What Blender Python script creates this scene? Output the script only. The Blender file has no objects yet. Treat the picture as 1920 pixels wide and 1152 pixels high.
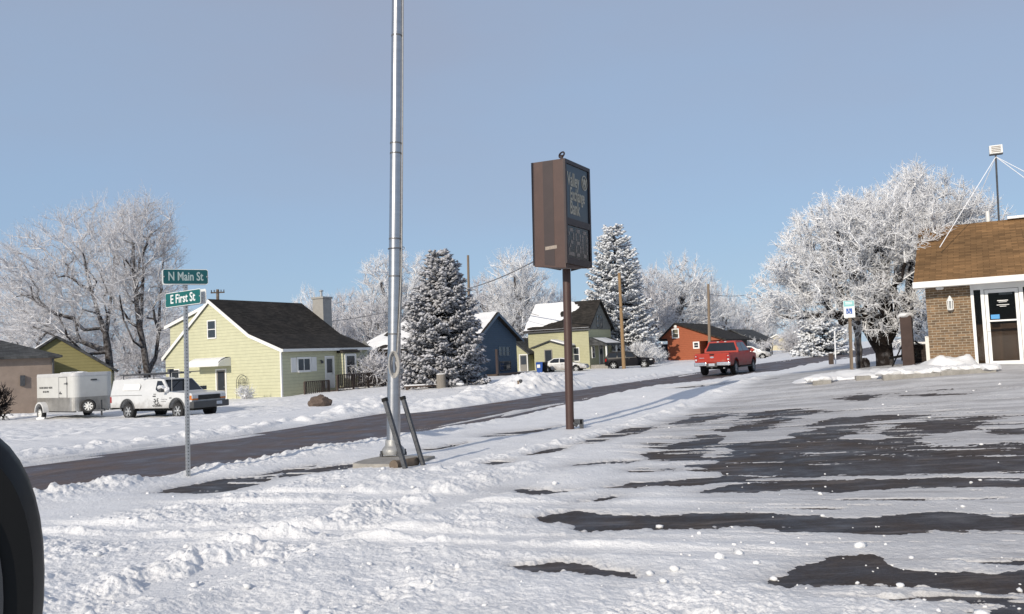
import bpy, bmesh, math, random
import numpy as np
from mathutils import Vector, Matrix
S = bpy.context.scene
COL = S.collection
PI = math.pi
RAD = math.radians
random.seed(7)
# ------------------------------------------------------------------ camera model (photograph pixels 1920x1152)
FPX, CH = 1600.0, 1.6
PITCH, ROLL = RAD(3.36), RAD(2.6)
RDIR = RAD(29.5)                       # heading of the street
sA, cA = math.sin(RDIR), math.cos(RDIR)
ROT = -RDIR                            # object rotation that lines local +y up with the street
_F = Vector((0, math.cos(PITCH), math.sin(PITCH)))
_U0 = Vector((0, -math.sin(PITCH), math.cos(PITCH)))
_R0 = Vector((1, 0, 0))
_R = _R0*math.cos(ROLL) - _U0*math.sin(ROLL)
_U = _U0*math.cos(ROLL) + _R0*math.sin(ROLL)
EYE = Vector((0, 0, CH))
def ray(px, py): return _F + _R*((px-960)/FPX) + _U*((576-py)/FPX)
def P(px, py, Y):
    d = ray(px, py); return EYE + d*(Y/d.y)
def proj(p):
    d = Vector(p)-EYE; z = d.dot(_F)
    return 960+FPX*d.dot(_R)/z, 576-FPX*d.dot(_U)/z
# ------------------------------------------------------------------ terrain
_ctl = [(0,0,0),(-6,4,0),(6,4,0),(0,11,0),(5,11,.05),(9,12,.12),(14,14,.25),(-5,12,-.02),(-1.9,13.3,0),(1.2,17.9,0),(4,22,.0),
        (-40,0,-.3),(40,0,.4),(0,-40,0),(13,-10,.2)]
for px, py, Y in [(405,781,40),(150,782,45),(529,747,52),(600,768,36),(840,725,50),(1180,692,86),(975,703,80),(1330,706,48),
                  (1250,676,104),(1420,677,105),(1560,664,102),(1640,650,138),(1800,714,21.6),(1660,690,28),(1597,692,26),(1557,681,40),(1745,676,24.6),
                  (300,835,20),(60,850,17.5),(720,768,28),(1060,733,37),(1310,723,38),(1420,706,46)]:
    _ctl.append(tuple(P(px, py, Y)))
_ctl += [(-60,60,-.6),(-120,150,-.6),(0,160,.3),(60,200,.8),(150,250,1),(0,400,.5),(-300,400,0),(300,400,1),(60,60,.9),(40,30,.8),(-700,0,0),(700,0,0),(0,-700,0),(0,800,1)]
_cp = np.array(_ctl)
def _phi(X, Y): return np.sqrt((X-_cp[:,0])**2+(Y-_cp[:,1])**2+9.0)
_M = np.sqrt((_cp[:,None,0]-_cp[None,:,0])**2+(_cp[:,None,1]-_cp[None,:,1])**2+9.0)
_n = len(_cp)
_Mb = np.zeros((_n+1,_n+1)); _Mb[:_n,:_n] = _M - np.eye(_n)*1.5; _Mb[:_n,_n] = 1; _Mb[_n,:_n] = 1
_w = np.linalg.solve(_Mb, np.r_[_cp[:,2], 0])
def terr(X, Y):
    X = np.asarray(X, float); Y = np.asarray(Y, float); z = np.full(X.shape, _w[_n])
    for i in range(_n): z = z + _w[i]*np.sqrt((X-_cp[i,0])**2+(Y-_cp[i,1])**2+9.0)
    return z
def tz(x, y): return float(terr(x, y))
def G(px, py):                          # ground point seen at a pixel
    d = ray(px, py); lo = None
    p = EYE.copy(); step = .25; k = 0.0
    prev = 0
    while k < 900:
        k += step; p = EYE + d*(k/d.y)
        if p.z < tz(p.x, p.y):
            a, b = k-step, k
            for _ in range(25):
                m = (a+b)/2; q = EYE + d*(m/d.y)
                if q.z < tz(q.x, q.y): b = m
                else: a = m
            q = EYE + d*(b/d.y); return Vector((q.x, q.y, tz(q.x, q.y)))
        step = max(.25, k*.02)
    return p
def at(px, Y):                          # point on the ground at a given depth, under image column px (approx. at horizon+)
    py = 690
    for _ in range(6):
        p = P(px, py, Y); g = Vector((p.x, Y, tz(p.x, Y))); py = proj(g)[1]
    return g
def ts(X, Y): return X*cA - Y*sA, X*sA + Y*cA
# ------------------------------------------------------------------ noise
def _hash(ix, iy, seed):
    h = (ix.astype(np.int64)*374761393 + iy.astype(np.int64)*668265263 + seed*974634541) & 0xffffffff
    h = ((h ^ (h >> 13))*1274126177) & 0xffffffff
    return ((h ^ (h >> 16)) & 0xffff)/65535.0
def vn(x, y, seed=0):
    x0 = np.floor(x); y0 = np.floor(y); fx = x-x0; fy = y-y0
    u = fx*fx*fx*(fx*(fx*6-15)+10); v = fy*fy*fy*(fy*(fy*6-15)+10)
    a = _hash(x0,y0,seed); b = _hash(x0+1,y0,seed); c = _hash(x0,y0+1,seed); d = _hash(x0+1,y0+1,seed)
    return (a+(b-a)*u)*(1-v) + (c+(d-c)*u)*v
def fbm(x, y, seed=0, o=4, g=.5):
    s = 0; a = 1; n = 0
    for i in range(o):
        ca, sa_ = math.cos(i*1.3+.4), math.sin(i*1.3+.4)
        s = s + a*(vn(x*ca-y*sa_+i*17.3, x*sa_+y*ca-i*9.1, seed+i)-.5); n += a; a *= g; x = x*2.03; y = y*2.03
    return s/n*2
def sstep(a, b, x):
    t = np.clip((x-a)/(b-a), 0, 1); return t*t*(3-2*t)
# ------------------------------------------------------------------ objects
def tag(o, label=None, cat=None, group=None, kind=None):
    if label: o['label'] = label
    if cat: o['category'] = cat
    if group: o['group'] = group
    if kind: o['kind'] = kind
    return o
def thing(name, loc, rotz=0, label=None, cat=None, group=None):
    o = bpy.data.objects.new(name, None); COL.objects.link(o)
    o.location = loc; o.rotation_euler = (0,0,rotz); o.empty_display_size = .2
    return tag(o, label, cat, group)
def link(name, me, mat=None, parent=None):
    o = bpy.data.objects.new(name, me); COL.objects.link(o)
    if mat is not None:
        me.materials.clear(); me.materials.append(mat)
    if parent is not None: o.parent = parent
    return o
def copy_tree(o, parent=None):
    c = o.copy(); COL.objects.link(c)
    if parent is not None: c.parent = parent
    for ch in list(o.children): copy_tree(ch, c)
    return c
class MB:
    def __init__(s): s.v = []; s.f = []
    def add(s, vs, fs):
        n = len(s.v); s.v += [tuple(q) for q in vs]; s.f += [tuple(i+n for i in f) for f in fs]; return s
    def box(s, x0,x1,y0,y1,z0,z1, M=None):
        vs = [Vector(q) for q in ((x0,y0,z0),(x1,y0,z0),(x1,y1,z0),(x0,y1,z0),(x0,y0,z1),(x1,y0,z1),(x1,y1,z1),(x0,y1,z1))]
        if M: vs = [M@q for q in vs]
        return s.add(vs, [(3,2,1,0),(4,5,6,7),(0,1,5,4),(1,2,6,5),(2,3,7,6),(3,0,4,7)])
    def bar(s, a, b, w, h=None, up=(0,0,1)):
        a = Vector(a); b = Vector(b); d = (b-a); L = d.length; d.normalize(); h = h or w
        up = Vector(up)
        if abs(d.dot(up)) > .99: up = Vector((1,0,0))
        x = d.cross(up).normalized(); z = x.cross(d)
        M = Matrix(((x.x,d.x,z.x,a.x),(x.y,d.y,z.y,a.y),(x.z,d.z,z.z,a.z),(0,0,0,1)))
        return s.box(-w/2,w/2,0,L,-h/2,h/2,M)
    def tube(s, pts, r, n=8, cap=True):
        pts = [Vector(p) for p in pts]; m = len(pts); rs = r if hasattr(r,'__len__') else [r]*m
        base = len(s.v); px = None
        for i, p in enumerate(pts):
            d = (pts[min(i+1,m-1)]-pts[max(i-1,0)]).normalized()
            if px is None:
                px = d.orthogonal().normalized()
            px = (px - d*px.dot(d)).normalized(); py = d.cross(px)
            for k in range(n):
                a = 2*PI*k/n; s.v.append(tuple(p + (px*math.cos(a)+py*math.sin(a))*rs[i]))
        for i in range(m-1):
            for k in range(n):
                s.f.append((base+i*n+k, base+i*n+(k+1)%n, base+(i+1)*n+(k+1)%n, base+(i+1)*n+k))
        if cap:
            s.f.append(tuple(base+k for k in range(n))[::-1]); s.f.append(tuple(base+(m-1)*n+k for k in range(n)))
        return s
    def lathe(s, prof, n=20, M=None, close=False):     # (r,z) profile about z
        base = len(s.v); m = len(prof)
        for r, z in prof:
            for k in range(n):
                a = 2*PI*k/n; q = Vector((r*math.cos(a), r*math.sin(a), z)); s.v.append(tuple(M@q if M else q))
        for i in range(m-1):
            for k in range(n): s.f.append((base+i*n+k, base+i*n+(k+1)%n, base+(i+1)*n+(k+1)%n, base+(i+1)*n+k))
        s.f.append(tuple(base+k for k in range(n))[::-1]); s.f.append(tuple(base+(m-1)*n+k for k in range(n)))
        return s
    def prism(s, poly, fn0, fn1):                      # poly of 2-tuples mapped by two functions to the two caps
        n = len(poly); a = [fn0(*q) for q in poly]; b = [fn1(*q) for q in poly]
        return s.add(a+b, [tuple(range(n))[::-1], tuple(range(n,2*n))] + [(i,(i+1)%n,n+(i+1)%n,n+i) for i in range(n)])
    def blob(s, c, r, seed=0, jit=.25, sub=1, sq=(1,1,1), flat=None):
        bm = bmesh.new(); bmesh.ops.create_icosphere(bm, subdivisions=sub, radius=1)
        rg = random.Random(seed); bm.verts.ensure_lookup_table()
        vs = []
        for v in bm.verts:
            k = 1+rg.uniform(-jit, jit); q = Vector((v.co.x*sq[0], v.co.y*sq[1], v.co.z*sq[2]))*k*r
            if flat is not None and q.z < flat: q.z = flat
            vs.append(Vector(c)+q)
        fs = [tuple(v.index for v in f.verts) for f in bm.faces]; bm.free(); return s.add(vs, fs)
    def build(s, name, mat, parent=None, smooth=False, bevel=0, fix=True, seg=2):
        me = bpy.data.meshes.new(name); me.from_pydata(s.v, [], s.f)
        if fix or bevel:
            bm = bmesh.new(); bm.from_mesh(me)
            if fix: bmesh.ops.recalc_face_normals(bm, faces=bm.faces)
            if bevel:
                ed = [e for e in bm.edges if len(e.link_faces)==2 and e.calc_face_angle(0) > .5]
                bmesh.ops.bevel(bm, geom=ed, offset=bevel, segments=seg, affect='EDGES', clamp_overlap=True, profile=.7)
            bm.to_mesh(me); bm.free()
        if smooth:
            me.polygons.foreach_set('use_smooth', [True]*len(me.polygons))
            try: me.set_sharp_from_angle(angle=RAD(40))
            except Exception: pass
        me.update()
        return link(name, me, mat, parent)
def np_mesh(name, V, F, mat, parent=None, smooth=False):
    me = bpy.data.meshes.new(name); V = np.asarray(V, np.float32); F = np.asarray(F, np.int32)
    k = F.shape[1]; me.vertices.add(len(V)); me.vertices.foreach_set('co', V.ravel())
    me.loops.add(F.size); me.loops.foreach_set('vertex_index', F.ravel())
    me.polygons.add(len(F)); me.polygons.foreach_set('loop_start', np.arange(0, F.size, k, dtype=np.int32))
    try: me.polygons.foreach_set('loop_total', np.full(len(F), k, np.int32))
    except Exception: pass
    if smooth: me.polygons.foreach_set('use_smooth', np.ones(len(F), bool))
    me.update(calc_edges=True); me.validate()
    return link(name, me, mat, parent)
def text_obj(name, body, size, M, mat, parent, ext=.004, bold=0, align='CENTER', sx=1):
    cu = bpy.data.curves.new(name, 'FONT'); cu.body = body; cu.size = size; cu.extrude = ext; cu.offset = bold
    cu.align_x = align; cu.align_y = 'CENTER'; cu.resolution_u = 3
    t = bpy.data.objects.new(name, cu); COL.objects.link(t)
    dg = bpy.context.evaluated_depsgraph_get(); me = bpy.data.meshes.new_from_object(t.evaluated_get(dg))
    bpy.data.objects.remove(t); bpy.data.curves.remove(cu)
    me.transform(Matrix.Diagonal((sx,1,1,1))); me.transform(M)
    return link(name, me, mat, parent)
def frameM(o, x, y):                     # matrix with local x,y axes and origin
    x = Vector(x).normalized(); y = Vector(y).normalized(); z = x.cross(y)
    return Matrix(((x.x,y.x,z.x,o[0]),(x.y,y.y,z.y,o[1]),(x.z,y.z,z.z,o[2]),(0,0,0,1)))
# ------------------------------------------------------------------ materials
def _nt(name):
    m = bpy.data.materials.new(name); m.use_nodes = True; n = m.node_tree.nodes; l = m.node_tree.links
    return m, n, l, n['Principled BSDF']
def N(n, t, **k):
    q = n.new(t)
    for a, b in k.items(): setattr(q, a, b)
    return q
def mk(name, col, rough=.6, var=.12, scale=3., bump=0., bscale=40., metal=0., spec=.5, stretch=(1,1,1), coat=0, detail=5):
    m, n, l, b = _nt(name)
    tc = N(n,'ShaderNodeTexCoord'); mp = N(n,'ShaderNodeMapping'); mp.inputs['Scale'].default_value = stretch
    l.new(tc.outputs['Object'], mp.inputs['Vector'])
    nz = N(n,'ShaderNodeTexNoise'); nz.inputs['Scale'].default_value = scale; nz.inputs['Detail'].default_value = detail; nz.inputs['Roughness'].default_value = .65
    l.new(mp.outputs[0], nz.inputs['Vector'])
    rp = N(n,'ShaderNodeValToRGB'); c = col
    rp.color_ramp.elements[0].position = .25; rp.color_ramp.elements[1].position = .75
    rp.color_ramp.elements[0].color = (*[max(0,q*(1-var)) for q in c],1); rp.color_ramp.elements[1].color = (*[min(1,q*(1+var)) for q in c],1)
    l.new(nz.outputs['Fac'], rp.inputs['Fac']); l.new(rp.outputs['Color'], b.inputs['Base Color'])
    b.inputs['Roughness'].default_value = rough; b.inputs['Metallic'].default_value = metal; b.inputs['Specular IOR Level'].default_value = spec
    if coat: b.inputs['Coat Weight'].default_value = coat
    if bump:
        n2 = N(n,'ShaderNodeTexNoise'); n2.inputs['Scale'].default_value = bscale; n2.inputs['Detail'].default_value = 4; l.new(mp.outputs[0], n2.inputs['Vector'])
        bp = N(n,'ShaderNodeBump'); bp.inputs['Strength'].default_value = bump; bp.inputs['Distance'].default_value = .05
        l.new(n2.outputs['Fac'], bp.inputs['Height']); l.new(bp.outputs[0], b.inputs['Normal'])
    return m
def courses(name, col, pitch, rough=.6, axis=2, var=.08, strength=.6, dist=.03, dark=.6, spec=.3, nvar=None):
    """lap siding / shingle courses: a saw-tooth along one axis as relief, thin joint lines"""
    m = mk(name, col, rough, var, 2.5, spec=spec); n, l = m.node_tree.nodes, m.node_tree.links; b = n['Principled BSDF']
    tc = N(n,'ShaderNodeTexCoord'); sp = N(n,'ShaderNodeSeparateXYZ'); l.new(tc.outputs['Object'], sp.inputs[0])
    dv = N(n,'ShaderNodeMath', operation='DIVIDE'); dv.inputs[1].default_value = pitch; l.new(sp.outputs[axis], dv.inputs[0])
    fr = N(n,'ShaderNodeMath', operation='FRACT'); l.new(dv.outputs[0], fr.inputs[0])
    bp = N(n,'ShaderNodeBump'); bp.inputs['Strength'].default_value = strength; bp.inputs['Distance'].default_value = dist; bp.invert = True
    l.new(fr.outputs[0], bp.inputs['Height']); l.new(bp.outputs[0], b.inputs['Normal'])
    gt = N(n,'ShaderNodeMath', operation='LESS_THAN'); gt.inputs[1].default_value = .1; l.new(fr.outputs[0], gt.inputs[0])
    src = b.inputs['Base Color'].links[0].from_socket
    mx = N(n,'ShaderNodeMix', data_type='RGBA', blend_type='MULTIPLY'); l.new(gt.outputs[0], mx.inputs[0]); l.new(src, mx.inputs[6])
    mx.inputs[7].default_value = (dark,dark,dark,1); l.new(mx.outputs[2], b.inputs['Base Color'])
    return m
def shingles(name, col, bw=.32, bh=.14, var=.35, rough=.9, warm=None):
    m, n, l, b = _nt(name)
    tc = N(n,'ShaderNodeTexCoord'); uv = tc.outputs['UV']
    br = N(n,'ShaderNodeTexBrick'); br.inputs['Scale'].default_value = 1; br.inputs['Brick Width'].default_value = bw; br.inputs['Row Height'].default_value = bh
    br.inputs['Mortar Size'].default_value = .006; br.offset = .5
    c = col; br.inputs['Color1'].default_value = (*[q*(1-var) for q in c],1); br.inputs['Color2'].default_value = (*[q*(1+var) for q in c],1)
    br.inputs['Mortar'].default_value = (*[q*.45 for q in c],1); l.new(uv, br.inputs['Vector'])
    nz = N(n,'ShaderNodeTexNoise'); nz.inputs['Scale'].default_value = .9; nz.inputs['Detail'].default_value = 6; l.new(tc.outputs['Object'], nz.inputs['Vector'])
    rp = N(n,'ShaderNodeValToRGB'); rp.color_ramp.elements[0].position=.3; rp.color_ramp.elements[1].position=.7
    rp.color_ramp.elements[0].color=(.62,.62,.62,1); rp.color_ramp.elements[1].color=(1.15,1.1,1.05,1); l.new(nz.outputs['Fac'], rp.inputs['Fac'])
    mx = N(n,'ShaderNodeMix', data_type='RGBA', blend_type='MULTIPLY'); mx.inputs[0].default_value = 1; l.new(br.outputs['Color'], mx.inputs[6]); l.new(rp.outputs[0], mx.inputs[7])
    l.new(mx.outputs[2], b.inputs['Base Color']); b.inputs['Roughness'].default_value = rough; b.inputs['Specular IOR Level'].default_value = .2
    bp = N(n,'ShaderNodeBump'); bp.inputs['Strength'].default_value = .5; bp.inputs['Distance'].default_value = .02
    l.new(br.outputs['Color'], bp.inputs['Height']); l.new(bp.outputs[0], b.inputs['Normal'])
    return m
def bricks(name):
    m, n, l, b = _nt(name)
    tc = N(n,'ShaderNodeTexCoord')
    br = N(n,'ShaderNodeTexBrick'); br.inputs['Scale'].default_value = 1; br.inputs['Brick Width'].default_value = .21; br.inputs['Row Height'].default_value = .072
    br.inputs['Mortar Size'].default_value = .009; br.inputs['Mortar Smooth'].default_value = .2; br.inputs['Bias'].default_value = -.1
    br.inputs['Color1'].default_value = (.225,.14,.074,1); br.inputs['Color2'].default_value = (.105,.070,.042,1); br.inputs['Mortar'].default_value = (.33,.28,.21,1)
    l.new(tc.outputs['UV'], br.inputs['Vector'])
    nz = N(n,'ShaderNodeTexNoise'); nz.inputs['Scale'].default_value = 9; nz.inputs['Detail'].default_value = 5; l.new(tc.outputs['Object'], nz.inputs['Vector'])
    mx = N(n,'ShaderNodeMix', data_type='RGBA', blend_type='OVERLAY'); mx.inputs[0].default_value = .55; l.new(br.outputs['Color'], mx.inputs[6]); l.new(nz.outputs['Fac'], mx.inputs[7])
    l.new(mx.outputs[2], b.inputs['Base Color']); b.inputs['Roughness'].default_value = .85
    bp = N(n,'ShaderNodeBump'); bp.inputs['Strength'].default_value = .6; bp.inputs['Distance'].default_value = .01; bp.invert = True
    l.new(br.outputs['Fac'], bp.inputs['Height']); l.new(bp.outputs[0], b.inputs['Normal'])
    return m
def frostmat(name, frost, bark, amount=.75, top=.25, rough=.8, rnd=.6):
    """hoar frost over bark: more of it on upward faces, each twig a little different"""
    m, n, l, b = _nt(name)
    g = N(n,'ShaderNodeNewGeometry'); sp = N(n,'ShaderNodeSeparateXYZ'); l.new(g.outputs['Normal'], sp.inputs[0])
    tc = N(n,'ShaderNodeTexCoord'); nz = N(n,'ShaderNodeTexNoise'); nz.inputs['Scale'].default_value = 5; nz.inputs['Detail'].default_value = 3; l.new(tc.outputs['Object'], nz.inputs['Vector'])
    a = N(n,'ShaderNodeMath', operation='MULTIPLY_ADD'); a.inputs[1].default_value = top; a.inputs[2].default_value = amount; l.new(sp.outputs[2], a.inputs[0])
    r = N(n,'ShaderNodeMath', operation='MULTIPLY_ADD'); r.inputs[1].default_value = rnd; r.inputs[2].default_value = -rnd/2; l.new(g.outputs['Random Per Island'], r.inputs[0])
    q = N(n,'ShaderNodeMath', operation='MULTIPLY_ADD'); q.inputs[1].default_value = .9; q.inputs[2].default_value = -.45; l.new(nz.outputs['Fac'], q.inputs[0])
    s1 = N(n,'ShaderNodeMath', operation='ADD'); l.new(a.outputs[0], s1.inputs[0]); l.new(r.outputs[0], s1.inputs[1])
    s2 = N(n,'ShaderNodeMath', operation='ADD'); s2.use_clamp = True; l.new(s1.outputs[0], s2.inputs[0]); l.new(q.outputs[0], s2.inputs[1])
    mx = N(n,'ShaderNodeMix', data_type='RGBA'); l.new(s2.outputs[0], mx.inputs[0]); mx.inputs[6].default_value = (*bark,1); mx.inputs[7].default_value = (*frost,1)
    l.new(mx.outputs[2], b.inputs['Base Color']); b.inputs['Roughness'].default_value = rough; b.inputs['Specular IOR Level'].default_value = .15
    return m
def glass(name, col=(.012,.014,.017), rough=.04, spec=.6): return mk(name, col, rough, .2, 1.2, spec=spec)
def snowmat(name, bump=.35, bscale=30, col=(.835,.835,.838), ground=False):
    m, n, l, b = _nt(name)
    tc = N(n,'ShaderNodeTexCoord'); nz = N(n,'ShaderNodeTexNoise'); nz.inputs['Scale'].default_value = 1.6; nz.inputs['Detail'].default_value = 8; nz.inputs['Roughness'].default_value = .7
    l.new(tc.outputs['Object'], nz.inputs['Vector'])
    rp = N(n,'ShaderNodeValToRGB'); rp.color_ramp.elements[0].position=.3; rp.color_ramp.elements[1].position=.65
    rp.color_ramp.elements[0].color=(*[q*.88 for q in col],1); rp.color_ramp.elements[1].color=(*col,1); l.new(nz.outputs['Fac'], rp.inputs['Fac'])
    out = rp.outputs[0]
    if ground:                           # where the layer is thin or driven on, the ground greys it
        at_ = N(n,'ShaderNodeAttribute'); at_.attribute_name = 'grey'
        mx = N(n,'ShaderNodeMix', data_type='RGBA'); l.new(at_.outputs['Fac'], mx.inputs[0]); l.new(out, mx.inputs[6]); mx.inputs[7].default_value = (.33,.32,.32,1); out = mx.outputs[2]
    l.new(out, b.inputs['Base Color']); b.inputs['Roughness'].default_value = .55; b.inputs['Specular IOR Level'].default_value = .25
    b.inputs['Subsurface Weight'].default_value = 0
    n2 = N(n,'ShaderNodeTexNoise'); n2.inputs['Scale'].default_value = bscale; n2.inputs['Detail'].default_value = 6; n2.inputs['Roughness'].default_value = .65; l.new(tc.outputs['Object'], n2.inputs['Vector'])
    bp = N(n,'ShaderNodeBump'); bp.inputs['Strength'].default_value = bump; bp.inputs['Distance'].default_value = .05
    l.new(n2.outputs['Fac'], bp.inputs['Height']); l.new(bp.outputs[0], b.inputs['Normal'])
    return m
def asphalt(name, col, street=False):
    m, n, l, b = _nt(name)
    tc = N(n,'ShaderNodeTexCoord'); mp = N(n,'ShaderNodeMapping'); mp.inputs['Rotation'].default_value = (0,0,RDIR)
    l.new(tc.outputs['Object'], mp.inputs['Vector'])
    ms = N(n,'ShaderNodeMapping'); ms.inputs['Scale'].default_value = (1.6,.07,1) if street else (.5,.5,1); l.new(mp.outputs[0], ms.inputs['Vector'])
    nz = N(n,'ShaderNodeTexNoise'); nz.inputs['Scale'].default_value = 1.2; nz.inputs['Detail'].default_value = 6; nz.inputs['Roughness'].default_value=.6; l.new(ms.outputs[0], nz.inputs['Vector'])
    fn = N(n,'ShaderNodeTexNoise'); fn.inputs['Scale'].default_value = 38; fn.inputs['Detail'].default_value = 4; l.new(tc.outputs['Object'], fn.inputs['Vector'])
    rp = N(n,'ShaderNodeValToRGB'); rp.color_ramp.elements[0].position=.3; rp.color_ramp.elements[1].position=.72
    rp.color_ramp.elements[0].color=(*[q*.7 for q in col],1); rp.color_ramp.elements[1].color=(*[q*1.45 for q in col],1); l.new(nz.outputs['Fac'], rp.inputs['Fac'])
    mx = N(n,'ShaderNodeMix', data_type='RGBA', blend_type='OVERLAY'); mx.inputs[0].default_value = .7; l.new(rp.outputs[0], mx.inputs[6]); l.new(fn.outputs['Fac'], mx.inputs[7])
    m2 = N(n,'ShaderNodeMapping'); m2.inputs['Rotation'].default_value = (0,0,RAD(17) if not street else RDIR); m2.inputs['Scale'].default_value = (.9,5.5,1) if not street else (4.5,.25,1); l.new(tc.outputs['Object'], m2.inputs['Vector'])
    n3 = N(n,'ShaderNodeTexNoise'); n3.inputs['Scale'].default_value = 1.0; n3.inputs['Detail'].default_value = 9; n3.inputs['Roughness'].default_value = .72; l.new(m2.outputs[0], n3.inputs['Vector'])
    r3 = N(n,'ShaderNodeValToRGB'); r3.color_ramp.elements[0].position = .50 if not street else .56; r3.color_ramp.elements[1].position = .80 if not street else .9
    r3.color_ramp.elements[0].color = (0,0,0,1); r3.color_ramp.elements[1].color = (.42,.42,.42,1) if not street else (.35,.35,.35,1); l.new(n3.outputs['Fac'], r3.inputs['Fac'])
    m3 = N(n,'ShaderNodeMix', data_type='RGBA'); l.new(r3.outputs[0], m3.inputs[0]); l.new(mx.outputs[2], m3.inputs[6]); m3.inputs[7].default_value = (.42,.42,.43,1)
    n4 = N(n,'ShaderNodeTexNoise'); n4.inputs['Scale'].default_value = 1.1; n4.inputs['Detail'].default_value = 7; n4.inputs['Roughness'].default_value = .7; l.new(tc.outputs['Object'], n4.inputs['Vector'])
    r4 = N(n,'ShaderNodeValToRGB'); r4.color_ramp.elements[0].position = .42; r4.color_ramp.elements[1].position = .62; r4.color_ramp.elements[0].color = (.8,.82,.9,1); r4.color_ramp.elements[1].color = (1.25,1.08,.92,1); l.new(n4.outputs['Fac'], r4.inputs['Fac'])
    m4 = N(n,'ShaderNodeMix', data_type='RGBA', blend_type='MULTIPLY'); m4.inputs[0].default_value = 1; l.new(m3.outputs[2], m4.inputs[6]); l.new(r4.outputs[0], m4.inputs[7])
    l.new(m4.outputs[2], b.inputs['Base Color']); b.inputs['Specular IOR Level'].default_value = .35
    r5 = N(n,'ShaderNodeMapRange'); r5.inputs[1].default_value = .35; r5.inputs[2].default_value = .65; r5.inputs[3].default_value = .38; r5.inputs[4].default_value = .85; l.new(n4.outputs['Fac'], r5.inputs[0]); l.new(r5.outputs[0], b.inputs['Roughness'])
    bp = N(n,'ShaderNodeBump'); bp.inputs['Strength'].default_value = .5; bp.inputs['Distance'].default_value = .01; l.new(fn.outputs['Fac'], bp.inputs['Height']); l.new(bp.outputs[0], b.inputs['Normal'])
    return m
M = {}
M['snow'] = snowmat('snow'); M['snow_ground'] = snowmat('snow_ground', .5, 22, ground=True)
M['asphalt'] = asphalt('lot_asphalt', (.036,.031,.030)); M['street'] = asphalt('street_asphalt', (.088,.077,.081), True)
M['white'] = mk('white_paint', (.74,.74,.72), .5, .06); M['trim'] = mk('white_trim', (.78,.78,.76), .5, .05)
M['galv'] = mk('galvanised', (.40,.41,.42), .45, .2, 14, metal=.5); M['steel'] = mk('brushed_steel', (.46,.46,.47), .33, .12, 2.0, metal=1, stretch=(1,1,6))
M['dsteel'] = mk('dark_steel', (.075,.078,.085), .55, .35, 9, bump=.2, metal=.3); M['black'] = mk('black_plastic', (.006,.006,.006), .5, .2, spec=.2)
M['brownmetal'] = mk('brown_metal', (.066,.035,.028), .48, .16, 4, bump=.05); M['dbrown'] = mk('dark_brown_metal', (.034,.021,.021), .5, .16, 4)
M['concrete'] = mk('concrete', (.29,.275,.25), .9, .3, 6, bump=.35); M['rubber'] = mk('rubber', (.014,.014,.015), .8, .3)
M['chrome'] = mk('chrome', (.75,.75,.76), .16, .05, metal=1); M['glass'] = glass('dark_glass'); M['glassw'] = glass('house_glass', (.035,.042,.052), .07)
M['redpaint'] = mk('red_paint', (.37,.033,.020), .5, .07, 2, spec=.3); M['whitepaint'] = mk('white_car_paint', (.58,.585,.585), .35, .07, 3, coat=.3)
M['blackpaint'] = mk('black_car_paint', (.007,.007,.010), .32, .1, spec=.14); M['silverpaint'] = mk('silver_paint', (.50,.50,.50), .35, .07, metal=.35, coat=.4)
M['bark'] = frostmat('bark', (.50,.50,.52), (.040,.033,.031), .10, .22, rnd=0); M['barkdark'] = frostmat('bark_dark', (.45,.45,.47), (.018,.014,.013), .0, .18, rnd=0)
M['frost'] = frostmat('hoar_frost', (.88,.89,.91), (.22,.20,.20), .92, .2); M['frostgrey'] = frostmat('hoar_frost_thin', (.84,.84,.87), (.13,.115,.115), .74, .2)
M['spruce'] = frostmat('frosted_needles', (.56,.56,.59), (.060,.068,.075), .58, .45); M['sprucew'] = frostmat('white_frosted_needles', (.82,.84,.87), (.07,.08,.09), .72, .40)
M['wood'] = mk('pole_wood', (.20,.155,.115), .9, .25, 3, stretch=(6,6,.6), bump=.3); M['woodtan'] = mk('fresh_pole_wood', (.27,.175,.09), .9, .25, 3, stretch=(6,6,.6), bump=.3)
M['deck'] = mk('deck_wood', (.070,.050,.040), .85, .3, 5); M['greysign'] = mk('sign_white', (.72,.74,.74), .4, .05)
M['green'] = mk('sign_green', (.0,.105,.098), .38, .12, 4); M['blue'] = mk('sign_blue', (.012,.085,.36), .4, .1); M['teal'] = mk('sign_teal', (.22,.50,.50), .4, .1)

def dirty(m, top=.85, col=(.20,.175,.15), amt=.75):
    """dried road spray on the lower part of a vehicle body"""
    n, l = m.node_tree.nodes, m.node_tree.links; b = n['Principled BSDF']; src = b.inputs['Base Color'].links[0].from_socket
    tc = N(n,'ShaderNodeTexCoord'); sp = N(n,'ShaderNodeSeparateXYZ'); l.new(tc.outputs['Object'], sp.inputs[0])
    nz = N(n,'ShaderNodeTexNoise'); nz.inputs['Scale'].default_value = 4; nz.inputs['Detail'].default_value = 6; l.new(tc.outputs['Object'], nz.inputs['Vector'])
    ad = N(n,'ShaderNodeMath', operation='MULTIPLY_ADD'); ad.inputs[1].default_value = -.9; l.new(nz.outputs['Fac'], ad.inputs[0]); l.new(sp.outputs[2], ad.inputs[2])
    mr = N(n,'ShaderNodeMapRange'); mr.inputs[1].default_value = top-.45; mr.inputs[2].default_value = top-.45-.55; mr.inputs[3].default_value = 0; mr.inputs[4].default_value = amt; l.new(ad.outputs[0], mr.inputs[0])
    mx = N(n,'ShaderNodeMix', data_type='RGBA'); l.new(mr.outputs[0], mx.inputs[0]); l.new(src, mx.inputs[6]); mx.inputs[7].default_value = (*col,1); l.new(mx.outputs[2], b.inputs['Base Color'])
for k in ('whitepaint','redpaint','silverpaint'): dirty(M[k])
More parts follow.
